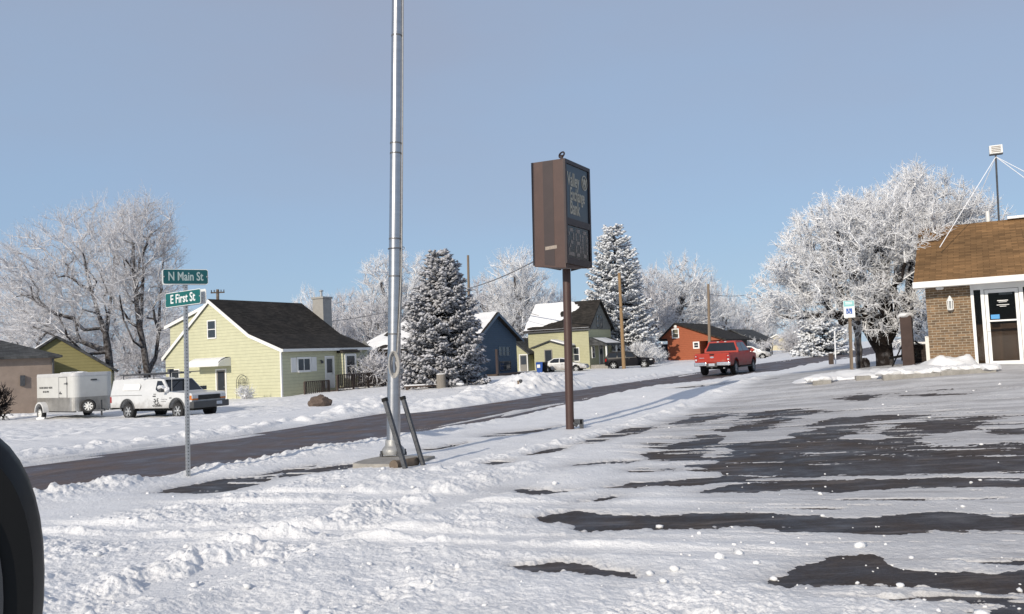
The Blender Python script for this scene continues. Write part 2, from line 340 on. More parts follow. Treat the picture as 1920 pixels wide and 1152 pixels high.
# ------------------------------------------------------------------ ground: one snow sheet, dipping under the bare asphalt
def zpoly(ox, oy, sc, pts): return [(ox+x*sc, oy+y*sc) for x, y in pts]
PATCH = []
for q in [
 [(65,510),(170,490),(250,485),(340,497),(600,490),(860,487),(1100,497),(1300,505),(1480,490),(1600,488),(1750,497),(1850,505),(1920,500),(2100,510),(2100,540),(1920,550),(1850,555),(1650,550),(1450,555),(1300,555),(1150,540),(1000,535),(820,530),(700,548),(400,553),(290,558),(240,548),(230,535),(150,525)],
 [(975,745),(1030,715),(1080,690),(1180,660),(1280,645),(1370,650),(1390,668),(1430,690),(1500,702),(1700,712),(1920,705),(2100,700),(2100,775),(1960,775),(1800,778),(1600,765),(1450,755),(1240,750),(1120,750),(1000,752)],
 [(720,410),(760,392),(880,375),(1000,372),(1150,370),(1350,362),(1600,357),(1920,355),(2100,355),(2100,390),(1900,390),(1700,385),(1600,385),(1400,395),(1200,405),(1080,395),(950,395),(850,405)],
 [(360,395),(450,375),(650,365),(800,345),(735,310),(850,262),(800,240),(900,220),(1010,210),(1080,200),(1030,190),(1090,178),(1200,160),(1300,155),(1330,165),(1260,190),(1200,210),(1330,212),(1450,200),(1380,185),(1450,160),(1560,140),(1750,125),(1840,125),(1760,145),(1700,165),(1620,185),(1500,215),(1520,230),(1700,235),(1920,225),(2100,225),(2100,325),(1900,330),(1700,335),(1400,345),(1000,348),(900,352),(700,378),(520,385)],
 [(785,180),(850,155),(1000,125),(1060,128),(1000,140),(940,175),(830,180)],
 [(1105,160),(1200,130),(1400,118),(1500,122),(1300,145),(1180,158)],
 [(620,145),(700,122),(800,115),(850,118),(720,135),(690,150),(580,152)],
 [(510,270),(540,255),(600,250),(720,245),(760,255),(680,280),(560,290),(520,285)],
 [(530,245),(620,225),(720,215),(690,195),(740,188),(790,200),(770,230),(690,240),(600,245)],
 [(235,308),(400,290),(480,288),(420,303),(300,310)], [(0,403),(80,400),(230,403),(120,413),(10,417)],
 [(10,690),(100,685),(210,682),(350,700),(460,720),(400,725),(250,715),(150,715),(60,705)],
 [(225,230),(330,195),(450,168),(530,163),(480,185),(380,205),(290,225)], [(40,270),(180,243),(150,262)],
 [(1700,855),(1880,835),(2060,828),(2060,880),(1800,880)], [(1220,57),(1330,47),(1400,48),(1320,61)], [(1490,43),(1600,36),(1690,37),(1560,46)],
 [(840,139),(920,131),(1180,106),(1040,103),(910,110)], [(250,449),(350,436),(380,424),(300,440)], [(1780,182),(1920,163),(2060,163),(2060,188),(1850,190)],
 [(420,325),(500,318),(610,320),(540,333),(460,333)], [(490,228),(540,222),(600,224),(540,232)],
 [(560,20),(760,0),(900,-12),(1000,-22),(860,-5),(700,15)]]: PATCH.append(zpoly(960,720,.5,q))
for q in [[(810,292),(900,262),(1150,220),(1400,203),(1420,217),(1250,262),(1080,292)], [(1280,202),(1500,165),(1640,140),(1560,167),(1450,192)], [(1430,212),(1500,178),(1700,148),(1890,131),(1880,147),(1650,187)]]:
    PATCH.append(zpoly(0,820,.3646,q))
for q in [[(520,577),(700,548),(880,527),(740,557),(580,582)], [(960,482),(1100,452),(1450,422),(1570,398),(1440,436),(1200,468),(1050,479)],
          [(990,687),(1060,663),(1150,657),(1200,662),(1100,682),(1030,694)], [(1290,627),(1450,587),(1560,557),(1650,552),(1560,583),(1400,612)]]:
    PATCH.append(zpoly(660,700,.25,q))
PATCH = [[tuple(G(x, y)[:2]) for x, y in q] for q in PATCH]

def road_edges(s):
    near = -11.05 + np.interp(s, [-40,0,10,20,40,60,90,140], [-.2,-.1,-.05,0,.1,.25,.3,.3])
    far = -17.35 + np.interp(s, [-40,0,8,14,22,35,60,90,140,260], [1.6,1.6,1.3,1.0,.6,.3,0,-.2,-.2,-.2])
    return near, far
def thickness(X, Y):
    t, s = ts(X, Y)
    R = np.hypot(X, Y)
    near, far = road_edges(s)
    big = fbm(X*.6, Y*.6, 3, 3); mid = fbm(X*2.2, Y*2.2, 11, 4); fine = fbm(X*9, Y*9, 23, 3)
    lump = np.maximum(0, fbm(X*4.2, Y*4.2, 31, 3, .6)+.15); lump2 = np.maximum(0, fbm(X*10, Y*10, 41, 3, .6)+.05)
    ff = sstep(26,11,R); lump2 = lump2*(.15+.85*ff); fine = fine*(.1+.9*ff); lump = lump*(1-ff)*0 + (ff*lump + (1-ff)*np.maximum(0, fbm(X*2.6, Y*2.6, 33, 2, .5)+.12))
    e = fbm(s*.9, t*2.5, 5, 2)*.5
    h = .055 + .03*big + .012*mid
    # lot right of the bank sign: thin, streaked with the plough
    lot = sstep(-7.2, -6.2, t)*sstep(1.0, 3.0, X+ .55*(14-Y)*0+ .5*big+ .0)
    ua = X*.956-Y*.29; va = X*.29+Y*.956; stk = fbm(ua*.45, va*3.6, 51, 5, .6); stk2 = fbm(ua*1.4, va*9.0, 57, 4, .6)
    h = h*(1-lot) + lot*(.020 + .009*mid + .007*fine + .014*stk + .006*stk2)
    # churned snow in the left foreground
    ch = sstep(2.2, -.8, X + .35*big - .12*(8-Y))*sstep(-9.0, -8.2, t)*sstep(15.5, 11, Y) + .8*sstep(7.2, 5.6, Y + .5*big + .12*np.maximum(0,X-1))*sstep(-9,-8,t)
    ch = np.clip(ch, 0, 1)
    pk = sstep(-.12,.22, fbm(s*.35, t*1.5, 131, 4, .55)); grain = fbm(X*22, Y*22, 137, 3, .6)
    h = h + ch*(.010 + .03*big + (.052*lump + .026*lump2 + .018*fine + .018*grain)*(.45+.55*pk))
    g = (t+5.45+.12*big)/.34
    h = h + sstep(-2,3,s)*sstep(14,9,s)*(-.045*np.exp(-g*g) + .04*np.exp(-((t+6.0+.1*big)/.28)**2)*(.5+lump*1.5) + .045*np.exp(-((t+4.9+.1*big)/.22)**2))
    h = np.maximum(h, .016+.008*mid)
    tr = sum(np.exp(-((va-c-.18*fbm(ua*.25+c, va*0+3, 141, 2))/.15)**4) for c in (9.3,8.72,7.35,6.9))*sstep(1.6,.4,ua)*sstep(-9.4,-8.6,t)
    h = h*(1-.72*tr) + .012*tr + .006*tr*fbm(ua*6, va*20, 143, 2)
    # small ridge at the edge of the lot
    h = h + np.exp(-((t+6.95+.15*big)/.22)**2)*sstep(7,12,s)*sstep(38,24,s)*(.03+.12*lump+.06*lump2)
    # windrows beside the street
    wn = np.exp(-((t-near-.20-.2*e)/.42)**2)*sstep(90,50,s)
    h = h + wn*(.07 + .085*lump + .06*lump2 + .025*fine + .03*big)*(1+.3*sstep(12,2,s))*(.55+.45*sstep(24,12,s))
    wf = np.exp(-((far-.8-.2*e-t)/.6)**2)
    h = h + wf*(.06 + .17*lump + .06*lump2)*sstep(130,80,s)
    # second windrow and smooth yards beyond the street
    yard = sstep(far-1.6, far-2.6, t)
    h = h + yard*(.05 + .04*big + .07*lump*sstep(70,25,R)*sstep(far-4.6,far-5.6,t)) - .06*np.exp(-((t-far+2.0)/.10)**2)*sstep(24,18,s)
    h = h*(1-.85*np.exp(-((X+4.95)**2/.30+((Y-12.85)/.55)**2)))
    # dry street
    wd = .10+.008*R; rd = sstep(near+wd+.3*e, near-wd+.3*e, t)*sstep(far-wd-.2*e, far+wd-.2*e, t)
    streak = fbm(s*.12, t*3.2, 61, 4)
    edge = np.minimum(near-t, t-far)
    rd = rd*(1-sstep(.15,.45,streak+ .55*np.exp(-np.maximum(edge-.15,0)/.45)*fbm(s*.8,t*2,66,3) - .12)*sstep(2.0,.5,edge))
    h = h*(1-rd) - .06*rd
    # bare patches of the lot and the walk
    wob = .55
    bare = np.zeros_like(h); soft = np.zeros_like(h)
    nx = fbm(X*1.7, Y*1.7, 71, 5, .6); ny = fbm(X*1.7, Y*1.7, 81, 5, .6)
    nx2 = fbm(X*11, Y*11, 171, 3, .65); ny2 = fbm(X*11, Y*11, 181, 3, .65)
    for q in PATCH:
        q = np.array(q); c = q.mean(0); m = .35
        x0, y0 = q.min(0)-1.6; x1, y1 = q.max(0)+1.6
        I = np.nonzero((X > x0)&(X < x1)&(Y > y0)&(Y < y1))[0]
        if not len(I): continue
        amp = np.minimum(.03+.012*R[I], .3)*.8
        px = X[I]+nx[I]*amp+nx2[I]*.05; py = Y[I]+ny[I]*amp*1.8+ny2[I]*.07
        ins = np.zeros(len(I), bool); d2 = np.full(len(I), 9.0)
        for (ax, ay), (bx, by) in zip(q, np.roll(q, -1, 0)):
            ins ^= ((ay > py) != (by > py)) & (px < (bx-ax)*(py-ay)/(by-ay+1e-12)+ax)
            L = (bx-ax)**2+(by-ay)**2+1e-9; k = np.clip(((px-ax)*(bx-ax)+(py-ay)*(by-ay))/L, 0, 1)
            d2 = np.minimum(d2, (px-ax-k*(bx-ax))**2+(py-ay-k*(by-ay))**2)
        sd = np.where(ins, -1, 1)*np.sqrt(d2)
        w = .05+.004*R[I]; sd = sd-.03
        soft[I] = np.maximum(soft[I], np.exp(-np.maximum(sd,0)/.45))
        bare[I] = np.maximum(bare[I], sstep(w, -w, sd))
    h = h*(1-.78*soft)
    rest = fbm(ua*1.1, va*6.5, 91, 5, .62)
    bare = np.clip(bare*(1.0 - .95*sstep(.17,.36,rest)*sstep(8,13,R)*(1-.0*lot)), 0, 1)
    # scattered bare specks around the patches
    sp = sstep(.26,.40, fbm(ua*.8, va*5.0, 95, 5, .62)+.25*soft)*lot*sstep(34,14,R)*.9
    bare = np.maximum(bare, sp)
    h = h*(1-bare) - .035*bare + bare*(1-bare)*.05
    grey = lot*((.10+.35*sstep(-.1,.4,fbm(ua*.4, va*2.6, 99, 4)))*sstep(8,20,Y) + .30*sstep(.05,.45,stk2*.6-stk*.6)) + .55*sstep(-.025,.03,.03-h)*np.maximum(lot,soft)
    grey = np.clip(grey + wn*.10*sstep(0,.3,fine) + .25*np.exp(-np.maximum(edge*-1,0)/.25)*sstep(-.3,.3,edge+.3)*(np.abs(t+14)<6), 0, .8)
    return h, rd, bare, grey
PILES = []                                # (x, y, radius_s, radius_t, height): heaps pushed up beside the street
def heap(X, Y, x, y, rs, rt, hh, seed):
    t, s = ts(X-x, Y-y); d = np.sqrt((s/rs)**2+(t/rt)**2)
    return np.maximum(0, 1-d**1.6)*hh*(1+.35*fbm(X*1.2, Y*1.2, seed, 4)) + np.clip(1.15-d,0,.5)*(.25*np.maximum(0,fbm(X*2.6,Y*2.6,seed+3,4,.6)))*hh
def build_ground():
    v = np.concatenate([np.geomspace(2400, 560, 26)[:-1], np.arange(560, 200, -.8), np.arange(200, 100, -.32), np.arange(100, 40, -.36), np.arange(40, 8, -.5), np.geomspace(8, 1.2, 20)])
    r = CH*FPX/v
    a = np.concatenate([np.linspace(-180,-36,60)[:-1], np.linspace(-36,36,1180), np.linspace(36,180,60)[1:-1]])*PI/180
    nr, na = len(r), len(a)
    RR, AA = np.meshgrid(r, a, indexing='ij')
    X = (RR*np.sin(AA)/np.maximum(.35,np.where(np.abs(AA)<.75,np.cos(AA),.73))).ravel(); Y = (RR*np.where(np.abs(AA)<.75,1,np.cos(AA)/.73)).ravel()
    z0 = terr(X, Y)
    h, rd, bare, grey = thickness(X, Y)
    t, s = ts(X, Y)
    z = z0 + h
    i = np.arange(nr-1)[:,None]*na; j = np.arange(na)[None,:]; jn = (j+1)%na
    F = np.concatenate([np.stack([i+j, i+jn, i+na+jn], -1).reshape(-1,3), np.stack([i+j, i+na+jn, i+na+j], -1).reshape(-1,3)])
    V = np.stack([X,Y,z],1)
    o = np_mesh('snowy_ground', V, F, M['snow_ground'], smooth=True)
    at_ = o.data.attributes.new('grey','FLOAT','POINT'); at_.data.foreach_set('value', grey.astype(np.float32))
    tag(o, kind='structure')
    low = (h < .012)
    for name, mat, sel in (('street', M['street'], (t < -10.4)&(t > -19)), ('parking_lot', M['asphalt'], (t >= -10.4))):
        mk_ = low & sel
        fm = mk_[F].any(1) & (np.hypot(X,Y)[F[:,0]] < 420)
        Fs = F[fm]; u, inv = np.unique(Fs, return_inverse=True)
        oo = np_mesh(name, np.stack([X[u],Y[u],z0[u]],1), inv.reshape(-1,3), mat, smooth=True); tag(oo, kind='structure')
build_ground()
def gz(x, y):                            # height of the snow surface
    X = np.array([x], float); Y = np.array([y], float)
    return float(terr(X,Y)[0] + max(thickness(X,Y)[0][0], 0))
# ------------------------------------------------------------------ houses
M['yellow'] = courses('yellow_siding', (.53,.525,.36), .2, .55, dark=.72, strength=.5); M['olive'] = courses('olive_siding', (.25,.225,.10), .2, .6, dark=.75)
M['palegreen'] = courses('pale_green_siding', (.42,.41,.26), .16, .65, dark=.8); M['greyshingle'] = courses('weathered_shingle', (.17,.17,.155), .16, .9, var=.25, dark=.7)
M['navy'] = courses('blue_siding', (.045,.075,.115), .18, .7, dark=.75); M['redwall'] = courses('red_siding', (.32,.092,.042), .22, .7, dark=.85)
M['stucco'] = mk('tan_plaster', (.29,.23,.19), .95, .22, 1.1, bump=.25, bscale=25); M['roofdark'] = shingles('dark_shingles', (.036,.033,.030)); M['roofgrey'] = shingles('grey_shingles', (.075,.080,.085))
M['roofbrown'] = shingles('brown_shingles', (.235,.140,.066), bw=.3, bh=.11, var=.26); M['brick'] = bricks('bank_bricks'); M['chimney'] = mk('grey_render', (.33,.32,.30), .9, .1, 3, bump=.1)
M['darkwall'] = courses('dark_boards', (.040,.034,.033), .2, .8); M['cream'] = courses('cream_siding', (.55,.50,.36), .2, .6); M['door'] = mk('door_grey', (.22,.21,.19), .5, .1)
M['navytrim'] = mk('blue_trim',(.07,.105,.15)); M['whitedoor'] = mk('door_white', (.66,.66,.63), .5, .06)
class Frame:
    def __init__(s, name, O, rotz, label, cat, group=None):
        s.o = thing(name, O, rotz, label, cat, group); s.O = Vector(O); s.r = rotz
        s.Mi = (Matrix.Translation(s.O) @ Matrix.Rotation(rotz,4,'Z')).inverted()
    def on(s, px, py, ax, val):          # local point where a pixel's ray meets local[ax] = val
        d = s.Mi.to_3x3() @ ray(px, py); e = s.Mi @ EYE; return e + d*((val-e[ax])/d[ax])
def uvbox(o, s=1.0):                     # UVs along the dominant horizontal axis / slope, metres
    me = o.data; uv = me.uv_layers.new(name='UVMap')
    for p in me.polygons:
        nrm = p.normal; hz = Vector((-nrm.y, nrm.x, 0)); hz = hz.normalized() if hz.length > .05 else Vector((1,0,0)); vt = nrm.cross(hz).normalized()
        for li in p.loop_indices:
            c = me.vertices[me.loops[li].vertex_index].co; uv.data[li].uv = (c.dot(hz)*s, c.dot(vt)*s)
    return o
def gable(fr, prof, L, base, wall, roof, trim, oh=.25, og=.18, th=.14, y0=0., wallname='wall', x_in=.0):
    """prof: roof line (x,z) from left eave to right eave; gables at local y = y0 and y0+L"""
    x0, z0 = prof[0]; x1, z1 = prof[-1]
    poly = [(x0+x_in,base)] + [(x0+x_in, z0)] + list(prof[1:-1]) + [(x1-x_in, z1)] + [(x1-x_in,base)]
    poly = [(x, z-(.02 if z > base else 0)) for x, z in poly]
    w = MB().prism(poly, lambda x,z:(x,y0,z), lambda x,z:(x,y0+L,z)).build(wallname, wall, fr.o)
    # roof skin as slabs along the roof line, eaves run on
    pl = [Vector((x,z)) for x, z in prof]
    a = (pl[0]-pl[1]).normalized(); pl[0] = pl[0]+a*oh
    b = (pl[-1]-pl[-2]).normalized(); pl[-1] = pl[-1]+b*oh
    top = []
    for i, q in enumerate(pl):
        n0 = n1 = None
        if i > 0: d = (pl[i]-pl[i-1]).normalized(); n0 = Vector((-d.y, d.x))
        if i < len(pl)-1: d = (pl[i+1]-pl[i]).normalized(); n1 = Vector((-d.y, d.x))
        nn = (n0 or n1) if (n0 is None or n1 is None) else (n0+n1).normalized()/max(.5,(n0+n1).length/2)
        if nn.y < 0: nn = -nn
        top.append(q+nn*th)
    m = MB()
    for i in range(len(pl)-1):
        q = [pl[i], pl[i+1], top[i+1], top[i]]
        m.prism([(v.x,v.y) for v in q], lambda x,z:(x,y0-og,z), lambda x,z:(x,y0+L+og,z))
    rf = m.build('roof', roof, fr.o); uvbox(rf)
    if trim:
        m = MB()
        for i in range(len(pl)-1):
            for ya, yb in ((y0-og-.035, y0-og-.003),(y0+L+og+.003, y0+L+og+.035)):
                q = [pl[i]+Vector((0,-.10)), pl[i+1]+Vector((0,-.10)), top[i+1]+Vector((0,-.03)), top[i]+Vector((0,-.03))]
                m.prism([(v.x,v.y) for v in q], lambda x,z:(x,ya,z), lambda x,z:(x,yb,z))
        for q, sgn in ((pl[0],-1),(pl[-1],1)):
            m.box(q.x+sgn*.003 if sgn>0 else q.x-.09, q.x+.09 if sgn>0 else q.x-.003, y0-og, y0+L+og, q.y-.06, q.y+.11)
        m.build('trim', trim, fr.o)
    return w, rf
def wall_frame(fr, ax, val, sgn):
    """returns f(u,z,d)->local point d metres proud of a wall: ax 1 -> wall facing -y, ax 0 -> wall facing +x"""
    if ax == 1: return lambda u,z,d: (u, val-sgn*d, z)
    return lambda u,z,d: (val+sgn*d, u, z)
def window(fr, f, u0,u1,z0,z1, mull='h', fw=.07, fmat=None, gmat=None, name='window', shut=None):
    fmat = fmat or M['trim']; gmat = gmat or M['glassw']
    m = MB(); q = lambda a,b,c,d,k0,k1: m.prism([(a,c),(b,c),(b,d),(a,d)], lambda u,z:f(u,z,k0), lambda u,z:f(u,z,k1))
    q(u0-fw,u0,z0-fw,z1+fw,-.02,.05); q(u1,u1+fw,z0-fw,z1+fw,-.02,.05); q(u0,u1,z1,z1+fw,-.02,.05); q(u0-.001,u1+.001,z0-fw*1.1,z0,-.02,.075)
    if 'h' in mull: q(u0,u1,(z0+z1)/2-.025,(z0+z1)/2+.025,-.02,.035)
    if 'v' in mull: q((u0+u1)/2-.022,(u0+u1)/2+.022,z0,z1,-.02,.037)
    w = m.build(name, fmat, fr.o)
    m = MB(); m.prism([(u0+.004,z0+.004),(u1-.004,z0+.004),(u1-.004,z1-.004),(u0+.004,z1-.004)], lambda u,z:f(u,z,-.01), lambda u,z:f(u,z,.012)); m.build('pane', gmat, w)
    return w
def door(fr, f, u0,u1,z0,z1, mat, glassfrac=.45, fw=.09, fmat=None, name='door'):
    m = MB(); q = lambda a,b,c,d,k0,k1: m.prism([(a,c),(b,c),(b,d),(a,d)], lambda u,z:f(u,z,k0), lambda u,z:f(u,z,k1))
    q(u0,u1,z0,z1,-.01,.02); d = m.build(name, mat, fr.o)
    m = MB(); q(u0-fw,u0,z0,z1+fw,-.02,.05); q(u1,u1+fw,z0,z1+fw,-.02,.05); q(u0,u1,z1,z1+fw,-.02,.05); m.build('door_frame', fmat or M['trim'], d)
    if glassfrac:
        m = MB(); k = z1-(z1-z0)*glassfrac
        q(u0+.1,u1-.1,k,z1-.1,.02,.028); m.build('pane', M['glassw'], d)
    m = MB(); c = Vector(f(u1-.09,(z0+z1)/2-.05,.05)); m.blob(c,.035,1,.0,2); m.build('handle', M['galv'], d)
    return d
def roof_snow(fr, prof_seg, y0, y1, rows, th=.14, seed=0, name='roof_snow', lift=.0):
    """snow lying on one slope; prof_seg ((x,z) low,(x,z) high); rows = [(fraction up the slope, y-start frac, y-end frac)]"""
    (xa,za),(xb,zb) = prof_seg; rg = random.Random(seed)
    d = Vector((xb-xa, zb-za)); n_ = Vector((-d.y, d.x)).normalized(); n_ = n_ if n_.y > 0 else -n_
    K = 22; m = MB(); R = len(rows)*4
    fr_ = np.linspace(0,1,R); ks = [r[0] for r in rows]
    def pt(i,j,top):
        f = fr_[i]; s_ = np.interp(f, np.linspace(0,1,len(rows)), ks); a = np.interp(f, np.linspace(0,1,len(rows)), [r[1] for r in rows]); b = np.interp(f, np.linspace(0,1,len(rows)), [r[2] for r in rows])
        jit = (vn(np.array([i*1.1+seed]),np.array([j*.0]),seed)[0]-.5)*.05
        a += jit; b -= jit*1.3
        y = y0+(y1-y0)*(a+(b-a)*j/K)
        edge = min(1, min(j,K-j)/1.5, min(i,R-1-i)/1.0) if top else 0
        ht = .152+lift+ (th*(.55+.5*float(vn(np.array([i*.7+seed]),np.array([j*.5]),seed+5)[0])))*edge - (0 if top else .03)
        s_ += (float(vn(np.array([j*.9+seed]),np.array([i*.2]),seed+9)[0])-.5)*(.10 if i in (0,R-1) else .02)
        return (xa+d.x*s_+n_.x*ht, y, za+d.y*s_+n_.y*ht)
    vs = [pt(i,j,True) for i in range(R) for j in range(K+1)]
    m.add(vs, [(i*(K+1)+j, i*(K+1)+j+1, (i+1)*(K+1)+j+1, (i+1)*(K+1)+j) for i in range(R-1) for j in range(K)])
    return m.build(name, M['snow'], fr.o, smooth=True)

# ---- yellow house
def yellow_house():
    B = P(529,747,52); fr = Frame('yellow_house', (B.x,B.y,B.z), ROT, 'pale yellow one and a half storey house with dark roof and grey chimney', 'house')
    on = fr.on
    ap = on(393,566,1,0); br = on(468,630,1,0); ev = on(527,656,1,0); le = on(302,674,1,0)
    xl = on(311,700,1,0).x
    L = 8.3
    prof = [(xl,le.z+.1),(ap.x,ap.z),(br.x,br.z),(0,ev.z)]
    w, rf = gable(fr, prof, L, -1.0, M['yellow'], M['roofdark'], M['trim'], oh=.22, og=.12)
    # dormer block over the rear slope
    d0 = on(311,613,1,.35); dprof = [(xl+.05, d0.z),(ap.x-.02, ap.z-.06)]
    poly = [(xl+.06,le.z-.3),(xl+.06,d0.z),(ap.x-.03,ap.z-.1),(ap.x-.03,le.z-.3)]
    MB().prism(poly, lambda x,z:(x,.36,z), lambda x,z:(x,L-.36,z)).build('dormer', M['yellow'], fr.o)
    sl = Vector((ap.x-xl, ap.z-.05-d0.z)); nn = Vector((-sl.y,sl.x)).normalized(); a = Vector((xl,d0.z))-sl.normalized()*.35; b = Vector((ap.x-.15,ap.z-.1))
    q = [a,b,b+nn*.13,a+nn*.13]
    dr = MB().prism([(v.x,v.y) for v in q], lambda x,z:(x,.22,z), lambda x,z:(x,L-.2,z)).build('dormer_roof', M['roofdark'], fr.o); uvbox(dr)
    q = [a-nn*.1,b-nn*.1,b+nn*.11,a+nn*.11]
    MB().prism([(v.x,v.y) for v in q], lambda x,z:(x,.18,z), lambda x,z:(x,.217,z)).build('trim', M['trim'], fr.o)
    MB().box(-.09,.012,-.012,.09,-.4,ev.z).build('corner_board', M['trim'], fr.o); MB().box(-.09,.012,L-.09,L+.012,-.4,ev.z).build('corner_board', M['trim'], fr.o)
    f = wall_frame(fr,1,0,1)
    a = on(391,634,1,0); b = on(404,602,1,0); window(fr, f, a.x,b.x,a.z,b.z, 'h')
    a = on(408,752,1,0); b = on(423,694,1,0); door(fr, f, a.x,b.x,b.z-2.05,b.z, M['door'], .62)
    m = MB();
    a = on(318,744,1,0); b = on(336,694,1,0); window(fr, f, a.x+.1,b.x,a.z,b.z,'h')
    # curved aluminium awning over the side door
    a = on(374,694,1,0); b = on(436,678,1,0); w_ = b.x-a.x; zt = on(436,674,1,0).z+.1; prof = [(0,.0),(.35,-.05),(.7,-.17),(.95,-.34),(1.02,-.5)]
    m = MB(); k = len(prof); pts0 = [(a.x,-d,zt+z) for d,z in prof]; pts1 = [(b.x-.15,-d,zt+z) for d,z in prof]
    for i in range(k-1):
        m.add([pts0[i],pts1[i],pts1[i+1],pts0[i+1],*[(x,y,z+.04) for x,y,z in (pts0[i],pts1[i],pts1[i+1],pts0[i+1])]], [(0,1,2,3),(7,6,5,4),(0,4,5,1),(1,5,6,2),(2,6,7,3),(3,7,4,0)])
    for x in (a.x, b.x-.18):
        m.add([(x,0,zt)]+[(x,-d,zt+z) for d,z in prof]+[(x,0,zt-.5)]+[(x+.03,0,zt)]+[(x+.03,-d,zt+z) for d,z in prof]+[(x+.03,0,zt-.5)], [tuple(range(k+2)),tuple(range(k+2,2*k+4))[::-1]])
    aw = m.build('awning', M['white'], fr.o)
    m = MB(); m.add([(x,-d,zt+z+.045+ (.07 if 0<i<k-1 else .02)) for x in (a.x+.04,b.x-.2) for i,(d,z) in enumerate(prof)], [(i,i+1,k+i+1,k+i) for i in range(k-1)]); m.build('snow', M['snow'], aw, smooth=True)
    # street wall
    g = wall_frame(fr,0,0,1)
    def W(x0,x1,y0,y1): a = on(x0,y1,0,0); b = on(x1,y0,0,0); return a.y,b.y,a.z,b.z
    u0,u1,z0,z1 = W(559,580,673,695); window(fr, g, u0,u1,z0,z1,'v', fw=.12)
    m = MB(); 
    for ua,ub in ((u0-.62,u0-.16),(u1+.16,u1+.62)):
        m.prism([(ua,z0-.1),(ub,z0-.1),(ub,z1+.1),(ua,z1+.1)], lambda u,z:g(u,z,-.01), lambda u,z:g(u,z,.035))
        m.build('shutter', M['white'], fr.o); m = MB()
    u0,u1,z0,z1 = W(611,624,670,702); door(fr, g, u0,u1,z1-2.0,z1, M['whitedoor'], .5)
    u0,u1,z0,z1 = W(641,655,668,702); 
    m = MB().box(.0,.42,u0-.35,u1+.35,z0-.9,z1+.22); m.build('bay', M['yellow'], fr.o)
    g2 = wall_frame(fr,0,.42,1); window(fr, g2, u0,u1,z0-.1,z1,'h', fw=.16)
    m = MB().add([(0,u0-.45,z1+.62),(0,u1+.45,z1+.62),(.6,u1+.45,z1+.26),(.6,u0-.45,z1+.26),(0,u0-.45,z1+.22),(0,u1+.45,z1+.22),(.6,u1+.45,z1+.22),(.6,u0-.45,z1+.22)],[(0,1,2,3),(7,6,5,4),(0,3,7,4),(2,1,5,6),(3,2,6,7),(1,0,4,5)])
    uvbox(m.build('bay_roof', M['roofdark'], fr.o))
    m = MB(); c = on(603,676,0,.1); m.bar((0,c.y,c.z),(.14,c.y,c.z),.05); m.box(.09,.21,c.y-.06,c.y+.06,c.z-.2,c.z-.03); m.build('wall_lamp', M['dsteel'], fr.o)
    # chimney against the far gable
    c0 = on(603,572,1,L+.6); c1 = on(620,600,1,L+.6); ztop = on(605,561,1,L+.6).z; xc = c0.x+.1
    m = MB(); m.box(xc-.55,xc+.45,L+.135,L+1.05,-.5,ztop); m.box(xc-.62,xc+.52,L+.07,L+1.12,ztop,ztop+.14); ch = m.build('chimney', M['chimney'], fr.o, bevel=.02)
    m = MB(); m.lathe([(.09,ztop+.14),(.09,ztop+.55),(.17,ztop+.57),(.17,ztop+.62),(.05,ztop+.68)],12,Matrix.Translation((xc-.1,L+.6,0))); m.build('flue', M['galv'], ch)
    # dish on the far street corner
    c = on(684,651,1,L+.1); Mx = Matrix.Translation(c) @ Matrix.Rotation(RAD(150),4,'Z') @ Matrix.Rotation(RAD(62),4,'X')
    m = MB(); prof = [(.02,.0),(.2,.02),(.36,.07),(.47,.13),(.465,.145),(.35,.085),(.2,.035),(.02,.015)]; m.lathe(prof,20,Mx)
    dd = m.build('satellite_dish', M['galv'], fr.o, smooth=True)
    m = MB(); m.bar(c,(c.x-.3,L,c.z-.3),.05); m.bar(c, Mx@Vector((0,.1,.45)),.03); m.build('bracket', M['dsteel'], dd)
    return fr, ev, L
YH, YEV, YL = yellow_house()
# ---- deck with railing along the street wall
def deck():
    on = YH.on
    r = MB(); X1 = 1.7
    pl0 = on(592,738,0,X1); pl1 = on(697,729,0,X1); q0 = on(531,747,0,X1*.5)
    o = thing('wooden_deck', YH.O, ROT, 'dark brown wooden deck with railings along the yellow house', 'deck')
    inv = Matrix.Identity(4)
    zt = (pl0.z+pl1.z)/2+.06; y0 = 1.1; y1 = YL+.7
    m = MB(); m.box(.03,X1,y0+2.0,y1,zt-.22,zt)
    m.box(.03,X1-.3,.5,y0+1.9,zt-.5,zt-.3); m.build('platform', M['deck'], o)
    for k, yy in enumerate((y0+2.1, (y0+y1)/2+1, y1-.12)): MB().box(X1-.12,X1-.02,yy,yy+.1,-1,zt-.22).build('post', M['deck'], o)
    def railing(pts, zb, zh):
        m = MB()
        for a, b in zip(pts, pts[1:]):
            a = Vector((*a,0)); b = Vector((*b,0)); L = (b-a).length; n_ = max(2,int(L/.17))
            m.bar(a+Vector((0,0,zb+zh)), b+Vector((0,0,zb+zh)), .11,.05); m.bar(a+Vector((0,0,zb+.14)), b+Vector((0,0,zb+.14)), .05,.08)
            for i in range(n_+1):
                p = a.lerp(b,i/n_); wd = .1 if i in (0,n_) or i%9==0 else .055
                m.box(p.x-wd/2,p.x+wd/2,p.y-wd/2,p.y+wd/2,zb+(.0 if wd>.06 else .1),zb+zh-.02)
        return m.build('railing', M['deck'], o)
    railing([(X1-.06,y0+2.05),(X1-.06,y1-.06),(.08,y1-.06)], zt, .98)
    railing([(X1-.36,.55),(X1-.36,y0+1.6)], zt-.3, .98)
    m = MB(); rg = random.Random(3)
    for i in range(40): m.blob((X1-.16-rg.random()*.25, y0+2.2+rg.random()*(y1-y0-2.4), zt+.02), rg.uniform(.09,.2), i, .25, 1, (1,1.3,.5), 0)
    m.build('snow', M['snow'], o, smooth=True)
deck()
